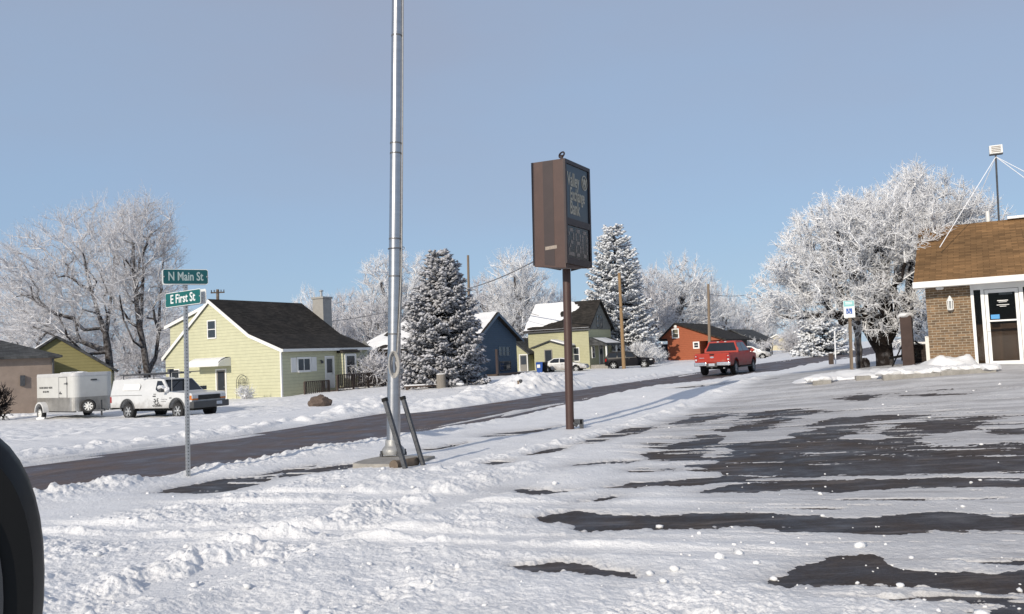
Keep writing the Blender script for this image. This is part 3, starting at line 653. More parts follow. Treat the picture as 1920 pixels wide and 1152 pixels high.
# ---- far left: tan building, olive garage
def left_garages():
    A = P(103,775,50); fr = Frame('tan_garage', A, RAD(34), 'tan plastered garage with low grey roof at the left edge of the photo', 'garage'); on = fr.on
    zt = on(103,667,1,0).z; W_ = 12
    MB().box(-W_,0,0,7,-1,zt).build('wall', M['stucco'], fr.o)
    m = MB(); e=.4
    rz = zt+1.45
    m.add([(-W_-e,-e,zt),(e,-e,zt),(e,7+e,zt),(-W_-e,7+e,zt),(-W_+3.5,3.5,rz),(-3.6,3.5,rz),(-W_-e,-e,zt-.12),(e,-e,zt-.12),(e,7+e,zt-.12),(-W_-e,7+e,zt-.12)],[(0,1,5,4),(1,2,5),(2,3,4,5),(3,0,4),(0,6,7,1),(1,7,8,2),(2,8,9,3),(3,9,6,0),(6,9,8,7)])
    uvbox(m.build('roof', M['roofgrey'], fr.o))
    m = MB(); m.tube([(-.08,-.08,zt-.15),(-.08,-.08,-.6)],.05,8); m.build('downpipe', M['dsteel'], fr.o)
    m = MB(); c = on(42,714,1,0); m.box(c.x-.12,c.x+.12,-.16,-.002,c.z-.3,c.z+.3); m.build('meter_box', M['dsteel'], fr.o)
    B = P(215,760,58); fr = Frame('olive_garage', B, RAD(24), 'yellow-brown sided garage with snow on its roof behind the tan garage', 'garage'); on = fr.on
    ap = on(106,634,1,0); ev = on(209,693,1,0); x0 = 2*ap.x-ev.x
    gable(fr, [(x0,ev.z),(ap.x,ap.z),(ev.x,ev.z)], 8, -1, M['olive'], M['roofgrey'], None, oh=.3, og=.25)
    roof_snow(fr, ((x0,ev.z),(ap.x,ap.z)), 0, 8, [(.1,-.02,.99),(.6,.0,1),(.98,.02,.98)], seed=4)
left_garages()
# ---- house behind the flagpole with snowy roof, blue house, shed
def mid_houses():
    B = P(672,700,74); fr = Frame('white_roofed_house', B, ROT, 'house with snow covered hipped roof half hidden behind the flagpole', 'house'); on = fr.on
    ev = on(675,660,1,0); ap = on(702,613,1,0); xw = 6.5
    zt = ev.z; rz = zt+2.6
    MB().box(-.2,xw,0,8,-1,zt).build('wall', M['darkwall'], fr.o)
    m = MB(); e=.35
    m.add([(-e-.2,-e,zt),(xw+e,-e,zt),(xw+e,8+e,zt),(-e-.2,8+e,zt),(2.4,4,rz),(xw-2.4,4,rz),(-e-.2,-e,zt-.15),(xw+e,-e,zt-.15),(xw+e,8+e,zt-.15),(-e-.2,8+e,zt-.15)],[(0,1,5,4),(1,2,5),(2,3,4,5),(3,0,4),(0,6,7,1),(1,7,8,2),(2,8,9,3),(3,9,6,0),(6,9,8,7)])
    uvbox(m.build('roof', M['roofdark'], fr.o))
    m = MB(); rg = np.random.RandomState(5)
    K=26; R=12
    def pt(i,j,lo):
        f=i/(R-1); y=-.33+(4.33)*f*.985; xa=-.5+2.9*f; xb=xw+.3-2.7*f; x=xa+(xb-xa)*j/K
        hole = math.exp(-(((x-2.2)/1.0)**2+((f-.62)/.22)**2)) + math.exp(-(((x-2.6)/1.3)**2+((f-.12)/.10)**2))
        n_=float(fbm(np.array([x*1.7]),np.array([y*1.9]),33,3)[0]); ht=.10*(1+.6*n_)-.30*max(0,hole*1.1-.32+.5*n_*(hole>.1))
        return (x,y-.03,zt+2.6*f*.985+ht)
    vs=[pt(i,j,0) for i in range(R) for j in range(K+1)]
    m.add(vs,[(i*(K+1)+j,i*(K+1)+j+1,(i+1)*(K+1)+j+1,(i+1)*(K+1)+j) for i in range(R-1) for j in range(K)])
    m.build('roof_snow', M['snow'], fr.o, smooth=True)
    # blue house: gable towards the street, long snowy slope towards the viewer
    B = P(969,702,80); fr = Frame('blue_house', B, ROT+RAD(2), 'dark blue house with steep street gable and snowy roof slope behind the spruce', 'house'); on = fr.on
    ap = on(927,590,0,0); ri = on(971,637,0,0); lf = on(897,628,0,0)
    D0 = lf.y; D1 = ri.y; xl = -9.0
    # local y runs away along the street: the near eave is the left one in the picture
    yn, yf = min(D0,D1), max(D0,D1); zn = lf.z if D0 < D1 else ri.z; zf = ri.z if D0 < D1 else lf.z
    sln = (ap.z-zn)/(ap.y-yn); slf = (ap.z-zf)/(yf-ap.y)
    yb = yn-.2; zb_ = zn-sln*.2
    MB().prism([(yb+.3,-1),(yb+.3,zb_+sln*.3-.05),(ap.y,ap.z-.05),(yf-.3,zf+slf*.3-.05),(yf-.3,-1)], lambda y,z:(xl,y,z), lambda y,z:(-.02,y,z)).build('wall', M['navy'], fr.o)
    m = MB(); m.prism([(yb,zb_),(ap.y,ap.z),(ap.y,ap.z+.2),(yb-.05,zb_+.15)], lambda y,z:(xl-.3,y,z), lambda y,z:(.45,y,z)); m.prism([(ap.y,ap.z),(yf+.3,zf-slf*.3),(yf+.35,zf-slf*.3+.15),(ap.y,ap.z+.2)], lambda y,z:(xl-.3,y,z), lambda y,z:(.45,y,z))
    uvbox(m.build('roof', M['roofdark'], fr.o))
    K=24; R=12; vs=[]
    for i in range(R):
        f=i/(R-1); y=yb-.03+(ap.y-yb)*f; z=zb_+(ap.z-zb_)*f
        for j in range(K+1):
            x=xl-.28+(.60-xl)*j/K; n_=float(fbm(np.array([x*1.1]),np.array([f*4.]),54,4)[0]); hole=math.exp(-((f-.38)/.2)**2-((x+.6)/.45)**2)
            vs.append((x,y,z+.24+.06*n_-.30*max(0,hole+.35*n_-.45)))
    MB().add(vs,[(i*(K+1)+j,i*(K+1)+j+1,(i+1)*(K+1)+j+1,(i+1)*(K+1)+j) for i in range(R-1) for j in range(K)]).build('roof_snow', M['snow'], fr.o, smooth=True)
    m=MB()
    for q in ([(yb-.02,zb_-.12),(ap.y,ap.z-.12),(ap.y,ap.z+.16),(yb-.02,zb_+.12)],[(ap.y,ap.z-.12),(yf+.32,zf-slf*.3-.12),(yf+.32,zf-slf*.3+.12),(ap.y,ap.z+.16)]): m.prism(q, lambda y,z:(.453,y,z), lambda y,z:(.48,y,z))
    m.build('trim', M['navytrim'], fr.o)
    g = wall_frame(fr,0,-.02,1)
    def W(x0,x1,y0,y1): a = on(x0,y1,0,0); b = on(x1,y0,0,0); return a.y,b.y,a.z,b.z
    window(fr, g, *W(938,957,678,694), 'h', fmat=M['dsteel'])
    for xa, xb in ((936,941),(943,948),(950,955)): window(fr, g, *W(xa,xb,651,667), 'h', fw=.05, fmat=M['navytrim'])
    c = on(933,700,0,1.2); MB().box(1.1,1.3,c.y-.1,c.y+.1,-.8,on(933,655,0,1.2).z).build('porch_post', M['dbrown'], fr.o)
    MB().box(.0,1.3,c.y-.1,yf-.3,-1,on(938,699,0,.6).z-.1).build('porch_floor', M['deck'], fr.o)
    # annexe with grey roof between the blue and the green house
    B = P(990,697,90); fr = Frame('grey_roofed_shed', B, ROT, 'small shed with plain dark grey roof between the blue and green houses', 'shed'); on = fr.on
    ev = on(990,662,0,0.0); rz = ev.z+1.5
    poly = [(-4,-1),(-4,ev.z),(-2,rz),(0,ev.z),(0,-1)]
    gable(fr, [(-4,ev.z),(-2.,rz),(0,ev.z)], 5, -1, M['palegreen'], M['roofgrey'], None, oh=.35)
    f = wall_frame(fr,1,0,1); a = on(976,694,1,0); b = on(983,666,1,0); door(fr, f, a.x,a.x+.85,b.z-2.0,b.z, M['door'], .5)
mid_houses()
# ---- pale green house
def green_house():
    # long wall faces the camera-left (eave side); gable end faces the street
    B = P(1107,691,88); fr = Frame('pale_green_house', B, ROT, 'pale green house with patchy snow on dark roof and weathered gable', 'house'); on = fr.on
    # local: wall toward the viewer at y=0 spans x from xl to 0; street gable at x=0, ridge runs along x
    xl = on(993,690,1,0).x; ev = on(1104,613,1,0).z; D = 6.4
    yr = 3.1; ap = on(1122,565,0,0); rz = on(1122,565,0,0).z
    yr = max(1.5,ap.y); D = yr*2
    poly = [(0,-1),(0,ev),(yr,rz),(D,ev),(D,-1)]
    w = MB().prism(poly, lambda y,z:(xl,y,z), lambda y,z:(-.02,y,z)).build('wall', M['palegreen'], fr.o)
    MB().prism([(.0,ev-.25),(0,ev),(yr,rz),(D,ev),(D,ev-.25)], lambda y,z:(-.018,y,z), lambda y,z:(.02,y,z)).build('gable_cladding', M['greyshingle'], fr.o)
    s_ = Vector((yr, rz-ev)); nn = Vector((-s_.y,s_.x)).normalized()
    m = MB()
    a = Vector((0,ev))-s_.normalized()*.35; b = Vector((yr,rz)); q = [a,b,b+Vector((0,.17)),a+nn*.14]
    m.prism([(v.x,v.y) for v in q], lambda y,z:(xl-.4,y,z), lambda y,z:(.3,y,z))
    q2 = [(D-v.x,v.y) for v in q]; m.prism(q2, lambda y,z:(xl-.4,y,z), lambda y,z:(.3,y,z))
    rf = m.build('roof', M['roofdark'], fr.o); uvbox(rf)
    m = MB(); m.prism([(a.x-.04,a.y-.1),(a.x-.003,a.y-.1),(a.x-.003,a.y+.12),(a.x-.04,a.y+.12)], lambda y,z:(xl-.4,y,z), lambda y,z:(.3,y,z)); m.build('trim', M['dsteel'], fr.o)
    # snow field, thick over the far half, ragged near the street gable
    K=40; R=18; vs=[]
    for i in range(R):
        f=i/(R-1)
        for j in range(K+1):
            g=j/K; x=xl-.35+(0.55-xl)*g; p=a+(b-a)*f
            n_=float(fbm(np.array([x*.9]),np.array([f*4.]),44,4)[0])
            keep = 1.0 - sstep(.42,.62, g+.38*(0.62-f)+.22*n_) - sstep(.13,.02,f-.05*n_)*.0 
            low = float(np.exp(-((f-.10)/.10)**2)*np.exp(-((g-.16)/.2)**2)); keep -= 1.3*max(0,low+.3*n_-.2)
            strip = float(np.exp(-((f-.0)/.045)**2))*.9
            k2 = float(np.clip(max(keep,strip),0,1)); ht = .142 + .12*k2*(1+.3*n_) - .10*(1-k2)
            vs.append((x, p.x+nn.x*ht, p.y+nn.y*ht))
    m = MB().add(vs,[(i*(K+1)+j,i*(K+1)+j+1,(i+1)*(K+1)+j+1,(i+1)*(K+1)+j) for i in range(R-1) for j in range(K)]); m.build('roof_snow', M['snow'], fr.o, smooth=True)
    f = wall_frame(fr,1,0,1); g = wall_frame(fr,0,0,1)
    # entry porch with its own little gable on the long wall
    a_ = on(1003,692,1,-1.4); b_ = on(1064,650,1,-1.4); xa,xb = a_.x,b_.x; xm=(xa+xb)/2; zt=on(1003,652,1,-1.4).z; za=on(1026,641,1,-1.4).z
    MB().prism([(xa,-1),(xa,zt),(xm,za),(xb,zt),(xb,-1)], lambda x,z:(x,-1.4,z), lambda x,z:(x,-.02,z)).build('entry_porch', M['palegreen'], fr.o)
    m=MB()
    for p,q in (((xa-.3,zt-.12),(xm,za)),((xm,za),(xb+.3,zt-.12))): m.prism([p,q,(q[0],q[1]+.13),(p[0],p[1]+.13)], lambda x,z:(x,-1.65,z), lambda x,z:(x,-.02,z))
    pr=m.build('porch_roof', M['roofgrey'], fr.o); uvbox(pr)
    MB().prism([(xm+.1,za+.06),(xb+.25,zt+.05),(xb+.2,zt+.2),(xm+.2,za+.2)], lambda x,z:(x,-1.6,z), lambda x,z:(x,-.04,z)).build('roof_snow', M['snow'], fr.o)
    fp = wall_frame(fr,1,-1.4,1); a=on(1023,678,1,-1.4); b=on(1034,657,1,-1.4); window(fr, fp, a.x,b.x,a.z-.3,b.z,'', fw=.09, fmat=M['door'])
    a=on(1077,677,1,0); b=on(1085,653,1,0); window(fr, f, a.x,b.x,a.z,b.z,'h', fw=.08)
    # street porch
    pa=on(1106,646,0,1.8); zt=pa.z; L0=.1; L1=D-.4
    m=MB(); m.add([(0,L0,zt+.75),(0,L1,zt+.75),(2.0,L1+.2,zt),(2.0,L0-.2,zt),(0,L0,zt-.08),(0,L1,zt-.08),(2.0,L1+.2,zt-.14),(2.0,L0-.2,zt-.14)],[(0,1,2,3),(7,6,5,4),(0,3,7,4),(2,1,5,6),(3,2,6,7),(1,0,4,5)])
    uvbox(m.build('porch_roof', M['roofgrey'], fr.o))
    m=MB(); m.add([(.3,L0+.2,zt+.72),(.3,L1-1.8,zt+.74),(1.8,L1-1.2,zt+.13),(1.8,L0+.1,zt+.13)],[(0,1,2,3)]).add([(.3,L0+.2,zt+.60),(.3,L1-1.8,zt+.60),(1.8,L1-1.2,zt+.03),(1.8,L0+.1,zt+.03)],[(3,2,1,0)]); m.build('porch_snow', M['snow'], fr.o, fix=False)
    for y in (L0+.05,(L0+L1)/2,L1): MB().box(1.72,1.86,y,y+.14,-.6,zt-.12).build('porch_post', M['trim'], fr.o)
    MB().box(.03,1.9,L0,L1+.1,-1,-.02+.35).build('porch_floor', M['concrete'], fr.o)
    door(fr, g, D*.42,D*.42+.9,.36,2.4, M['door'], .5); window(fr, g, .6,1.2,1.1,2.2,'h',fw=.06)
    for u in (yr-.75,yr+.15): window(fr, wall_frame(fr,0,.02,1), u,u+.5,ev-.1,ev+1.2,'h',fw=.06,fmat=M['greyshingle'])
green_house()
# ---- red house and dark neighbour
def red_house():
    B = P(1330,676,100); fr = Frame('red_house', B, ROT, 'rust red gabled house with dark roof beyond the red truck', 'house'); on = fr.on
    ap=on(1266,608,1,0); le=on(1239,636,1,0); ri=on(1356,637,1,0); xl=on(1252,650,1,0).x
    pr=[(le.x,le.z),(ap.x,ap.z),(ri.x,ri.z)]
    # gable panel over recessed wall
    poly=[(xl,-1),(xl,le.z+.05),(le.x,le.z),(ap.x,ap.z-.02),(ri.x,ri.z-.02),(on(1312,641,1,0).x,ri.z-.05),(on(1312,641,1,0).x,-1)]
    MB().prism(poly, lambda x,z:(x,0,z), lambda x,z:(x,12,z)).build('wall', M['redwall'], fr.o)
    m=MB(); pl=[Vector(q) for q in pr]; 
    for i,(p,q) in enumerate(zip(pl,pl[1:])):
        d=(q-p).normalized()
        if i==0: p=p-d*.4
        else: q=q+d*.4
        m.prism([tuple(p),tuple(q),(q.x,q.y+.17),(p.x,p.y+.17)], lambda x,z:(x,-.35,z), lambda x,z:(x,12.3,z))
    uvbox(m.build('roof', M['roofdark'], fr.o))
    f=wall_frame(fr,1,0,1)
    a=on(1262,633,1,0); b=on(1271,618,1,0); window(fr,f,a.x,b.x,a.z,b.z,'h',fw=.12,gmat=mk('curtained_glass',(.16,.15,.11),.2))
    a=on(1302,652,1,0); b=on(1309,643,1,0); window(fr,f,a.x,b.x,a.z,b.z,'h',fw=.14)
    MB().blob(on(1266,613,1,-.06),.22,2,.05,2,(1,.5,1)).build('gable_lamp', M['white'], fr.o)
    x0=on(1312,641,1,0).x
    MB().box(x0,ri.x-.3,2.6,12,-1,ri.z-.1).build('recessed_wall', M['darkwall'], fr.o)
    MB().box(ri.x-.32,ri.x-.16,.1,.26,-1,ri.z-.03).build('porch_post', M['redwall'], fr.o)
    MB().box(x0,ri.x-.3,.06,2.6,-1,.5).build('porch_floor', M['redwall'], fr.o)
    # door bay at the left
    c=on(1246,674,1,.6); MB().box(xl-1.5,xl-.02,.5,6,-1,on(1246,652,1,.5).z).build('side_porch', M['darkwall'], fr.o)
    f2=wall_frame(fr,1,.5,1); door(fr,f2,xl-.95,xl-.15,.0,2.1,M['glassw'],0,fmat=M['trim']); window(fr,f2,xl-1.45,xl-1.2,1.0,1.8,'',fw=.05)
    MB().add([(xl-1.8,.3,on(1246,652,1,.5).z),(xl+.0,.3,on(1246,652,1,.5).z+.1),(xl+0,6,on(1246,652,1,.5).z+.1),(xl-1.8,6,on(1246,652,1,.5).z)],[(0,1,2,3)]).build('porch_snow', M['snow'], fr.o)
    # low dark neighbour
    B=P(1415,672,122); fr=Frame('dark_bungalow', B, ROT, 'low dark house with grey roof behind the silver car', 'house'); on=fr.on
    ap=on(1370,618,1,0); ri=on(1407,636,1,0); x0=2*ap.x-ri.x-4
    gable(fr,[(x0,ri.z-.2),(ap.x,ap.z-.1),(ri.x,ri.z)],12,-1,M['darkwall'],M['roofgrey'],None,oh=.5,og=.4)
    f=wall_frame(fr,1,0,1); window(fr,f,ap.x,ap.x+1.2,1.2,2.4,'v'); door(fr,f,ap.x-2.4,ap.x-1.5,0,2.1,M['blue'],.3)
    B=P(1478,660,150); fr=Frame('cream_house', B, ROT+RAD(5), 'small cream house far off beyond the parked cars', 'house'); on=fr.on
    ap=on(1456,628,1,0); ri=on(1485,640,1,0); x0=2*ap.x-ri.x
    gable(fr,[(x0,ri.z),(ap.x,ap.z),(ri.x,ri.z)],9,-1.5,M['cream'],M['roofgrey'],M['trim'],oh=.4,og=.3)
    roof_snow(fr,((ri.x,ri.z),(ap.x,ap.z)),0,9,[(0,0,1),(.5,0,1),(.95,0,1)],seed=14)
    f=wall_frame(fr,1,0,1); a=on(1453,643,1,0); b=on(1457,637,1,0); window(fr,f,a.x,b.x,a.z,b.z,''); a=on(1441,655,1,0); b=on(1446,650,1,0); window(fr,f,a.x,b.x,a.z,b.z,'')
    # far tan house glimpsed between shrubs, low shed right of it
    B=P(1560,655,175); fr=Frame('far_farm_building', B, ROT, 'distant low building with white roof behind the dark spruce boughs', 'building'); on=fr.on
    zt=on(1520,644,1,0).z
    gable(fr,[(-9,zt-.6),(-4.5,zt+1.2),(0,zt-.6)],9,-1.5,M['darkwall'],M['roofgrey'],None,oh=.4)
    roof_snow(fr,((-9,zt-.6),(-4.5,zt+1.2)),0,9,[(0,0,1),(.5,0,1),(.97,0,1)],seed=15); roof_snow(fr,((0,zt-.6),(-4.5,zt+1.2)),0,9,[(0,0,1),(.5,0,1),(.97,0,1)],seed=16)
    window(fr,wall_frame(fr,1,0,1),-5.5,-4.2,.3,1.3,'')
red_house()
# ---- bank building at the right
def bank():
    B=P(1744,672,24.4); fr=Frame('bank_building', (B.x,B.y,B.z), ROT, 'tan brick bank building with brown shingle roof and glass door', 'building'); on=fr.on
    z0=-.35; ev=on(1738,541,1,0).z
    W_=16.; D=9
    # brick in two runs round the glazed entrance
    xd0=on(1823,600,1,0).x; xd1=on(1945,600,1,0).x
    m=MB(); m.box(0,xd0,0,.3,z0-.8,ev); m.box(xd1,W_,0,.3,z0-.8,ev); m.box(0,.3,.3,D,z0-.8,ev); m.box(W_-.3,W_,.3,D,z0-.8,ev); m.box(.3,W_-.3,D-.3,D,z0-.8,ev)
    uvbox(m.build('wall', M['brick'], fr.o))
    MB().box(.25,W_-.25,.3,D-.3,z0-.5,z0+.02).build('floor', M['concrete'], fr.o)
    # roof: eave overhang to the front, slope up to a ridge
    e=on(1713,537,1,-.55); g0=on(1737,449,1,2.6); ze=e.z
    sl=(g0.z-ze)/(2.6+.55); xl=e.x; yr=3.2; zr=ze+sl*(yr+.55); th=.10
    m=MB(); m.prism([(-.55,ze),(yr,zr),(yr+.02,zr+.12),(-.55,ze+.12)], lambda y,z:(xl,y,z), lambda y,z:(W_+.4,y,z))
    m.prism([(yr+.02,zr+.12),(yr,zr),(D+.55,zr-.9),(D+.55,zr-.78)], lambda y,z:(xl,y,z), lambda y,z:(W_+.4,y,z))
    uvbox(m.build('roof', M['roofbrown'], fr.o))
    MB().prism([(0.02,ev-.05),(.02,ze+sl*.45),(yr,zr-.02),(D-.05,zr-.85),(D-.05,ev-.05)], lambda y,z:(.02,y,z), lambda y,z:(.2,y,z)).build('gable_end', M['trim'], fr.o)
    m=MB(); m.prism([(-.66,ze-.07),(-.53,ze-.07),(-.553,ze+.10),(-.68,ze+.10)], lambda y,z:(xl-.02,y,z), lambda y,z:(W_+.42,y,z)); m.build('gutter', M['trim'], fr.o, bevel=.015)
    MB().box(xl+.02,W_+.38,-.528,0.0,ze-.06,ze-.02).build('soffit', M['trim'], fr.o)
    m=MB(); m.prism([(yr-.15,zr+.12),(yr+.2,zr+.12),(yr+.2,zr+.22),(yr-.15,zr+.20)], lambda y,z:(on(1890,428,1,yr).x,y,z), lambda y,z:(W_+.4,y,z)); m.build('ridge_snow', M['snow'], fr.o)
    m=MB(); c=on(1854,432,1,yr+.3); m.lathe([(.06,zr-.3),(.06,zr+.5)],10,Matrix.Translation((c.x,yr+.5,0))); m.build('vent_pipe', M['white'], fr.o)
    # entrance frame: sidelight, door, transom
    f=wall_frame(fr,1,0,1); top=on(1845,543,1,0).z; zb=on(1850,690,1,0).z
    fm=M['trim']; m=MB(); q=lambda a,b,c,d,k0,k1: m.prism([(a,c),(b,c),(b,d),(a,d)], lambda u,z:f(u,z,k0), lambda u,z:f(u,z,k1))
    xs=[xd0, on(1829,600,1,0).x, on(1842,600,1,0).x, on(1848.5,600,1,0).x, on(1911,600,1,0).x, on(1919,600,1,0).x, xd1]
    ztop=ev
    q(xs[0]+.002,xs[1],zb-.3,ztop,-.12,.03); q(xs[2],xs[3],zb-.3,ztop,-.12,.03); q(xs[4]+.04,xs[5]+.04,zb-.3,ztop,-.12,.03); q(xs[6]-.06,xs[6]-.002,zb-.3,ztop,-.12,.03)
    q(xs[1],xs[2],top,ztop,-.11,.025); q(xs[3],xs[4]+.04,top,ztop,-.11,.025); q(xs[5]+.04,xs[6]-.06,top,ztop,-.11,.025)
    q(xs[1],xs[2],zb-.3,zb+.12,-.11,.025); q(xs[5]+.04,xs[6]-.06,zb-.3,zb+.12,-.11,.025)
    ent=m.build('entrance_frame', fm, fr.o)
    m=MB(); q(xs[1]+.003,xs[2]-.003,zb+.123,top-.003,-.06,-.045); m.build('pane', M['clear'], ent)
    m=MB(); q(xs[5]+.043,xs[6]-.063,zb+.123,top-.003,-.06,-.045); m.build('pane', M['clear'], ent)
    # door leaf
    a,b=xs[3]+.012,xs[4]+.03; zt=top-.012; zb2=zb-.02; sw=.085
    m=MB(); q(a,a+sw,zb2,zt,-.06,.0); q(b-sw,b,zb2,zt,-.06,.0); q(a+sw,b-sw,zt-.1,zt,-.06,.0); q(a+sw,b-sw,zb2,zb2+.2,-.06,.0); zm=on(1880,601,1,0).z
    d=m.build('door', fm, fr.o)
    m=MB(); q(a+sw+.002,b-sw-.002,zb2+.202,zt-.102,-.04,-.028); m.build('pane', M['clear'], d)
    m=MB(); q(a+sw-.02,b-sw+.01,zm-.022,zm+.022,.0,.06); m.build('push_bar', M['trim'], d)
    m=MB(); q(a+.01,a+.07,zm-.28,zm-.02,.0,.05); m.build('handle', M['trim'], d)
    m=MB(); q(a+sw+.03,a+sw+.24,zm+.05,zm+.17,-.0275,-.024); m.build('sticker', mk('sticker_blue',(.06,.30,.62),.4), d)
    # white lettering on the door glass: a small emblem over two short lines
    m=MB(); xc=(a+b)/2+.02
    for zz,ww,hh in ((zm+.55,.26,.022),(zm+.51,.20,.014),(zm+.43,.30,.016),(zm+.39,.16,.014)): q(xc-ww/2,xc+ww/2,zz-hh/2,zz+hh/2,-.0275,-.024)
    m.build('door_lettering', M['trim'], d)
    m=MB(); q(b-sw-.38,b-sw-.06,zt-.16,zt-.1,-.13,-.065); m.build('door_closer', M['trim'], d)
    # lit paper on the glass and interior counter, wall
    m=MB(); q(a+.16,a+.40,zb2+.24,zb2+.36,-.75,-.72); m.build('notice', M['white'], fr.o)
    MB().box(xs[1]-.2,xs[6]+.6,.55,.62,z0,zm-.08).build('counter', mk('counter_wood',(.24,.12,.06),.6,.5,1.0,stretch=(4,4,.12),detail=2), fr.o)
    MB().box(.32,W_-.32,3.4,3.5,z0,ev).build('inner_wall', mk('inner_wall',(.12,.11,.10)), fr.o)
    MB().box(.3,W_-.3,.3,D-.3,ev-.08,ev).build('ceiling', M['darkwall'], fr.o)
    # lantern
    c=on(1782,571,1,0); m=MB(); m.box(c.x-.05,c.x+.05,-.03,-.002,c.z-.12,c.z+.14); m.bar((c.x,-.03,c.z+.1),(c.x,-.12,c.z+.1),.025)
    m.lathe([(.01,c.z+.24),(.035,c.z+.2),(.085,c.z+.1),(.085,c.z+.085)],8,Matrix.Translation((c.x,-.125,0)));  m.lathe([(.06,c.z-.17),(.075,c.z-.15),(.075,c.z-.13)],8,Matrix.Translation((c.x,-.125,0)))
    for k in range(6): 
        aa=k*PI/3; m.bar((c.x+.072*math.cos(aa),-.125+.072*math.sin(aa),c.z-.14),(c.x+.078*math.cos(aa),-.125+.078*math.sin(aa),c.z+.09),.018)
    la=m.build('wall_lantern', M['trim'], fr.o)
    m=MB(); m.lathe([(.058,c.z-.128),(.064,c.z+.084)],8,Matrix.Translation((c.x,-.125,0))); m.build('lantern_glass', mk('frosted_glass',(.30,.31,.31),.3), la)
    m=MB(); c=on(1762,541,1,-.3); m.lathe([(.1,ze-.061),(.1,ze-.12),(.07,ze-.14)],12,Matrix.Translation((c.x,-.3,0))); m.build('soffit_lamp', M['white'], fr.o)
    # doorstep
    m=MB(); m.box(xs[3]-.3,W_-1,-1.25,-.04,zb-1.2,zb-.06); m.box(xs[3]-.15,W_-1,-1.75,-1.25,zb-1.2,zb-.22); m.build('doorstep', M['concrete'], fr.o, bevel=.015)
    return fr, zb, xs
m_,n_,l_,b_=_nt('clear_glass'); tr_=N(n_,'ShaderNodeBsdfTransparent'); tr_.inputs[0].default_value=(.62,.64,.65,1); gl_=N(n_,'ShaderNodeBsdfGlossy'); gl_.inputs['Roughness'].default_value=.03; fz_=N(n_,'ShaderNodeFresnel'); fz_.inputs[0].default_value=1.28; ms_=N(n_,'ShaderNodeMixShader'); l_.new(fz_.outputs[0],ms_.inputs[0]); l_.new(tr_.outputs[0],ms_.inputs[1]); l_.new(gl_.outputs[0],ms_.inputs[2]); l_.new(ms_.outputs[0],n_['Material Output'].inputs[0])
M['clear']=m_
BK, BZB, BXS = bank()
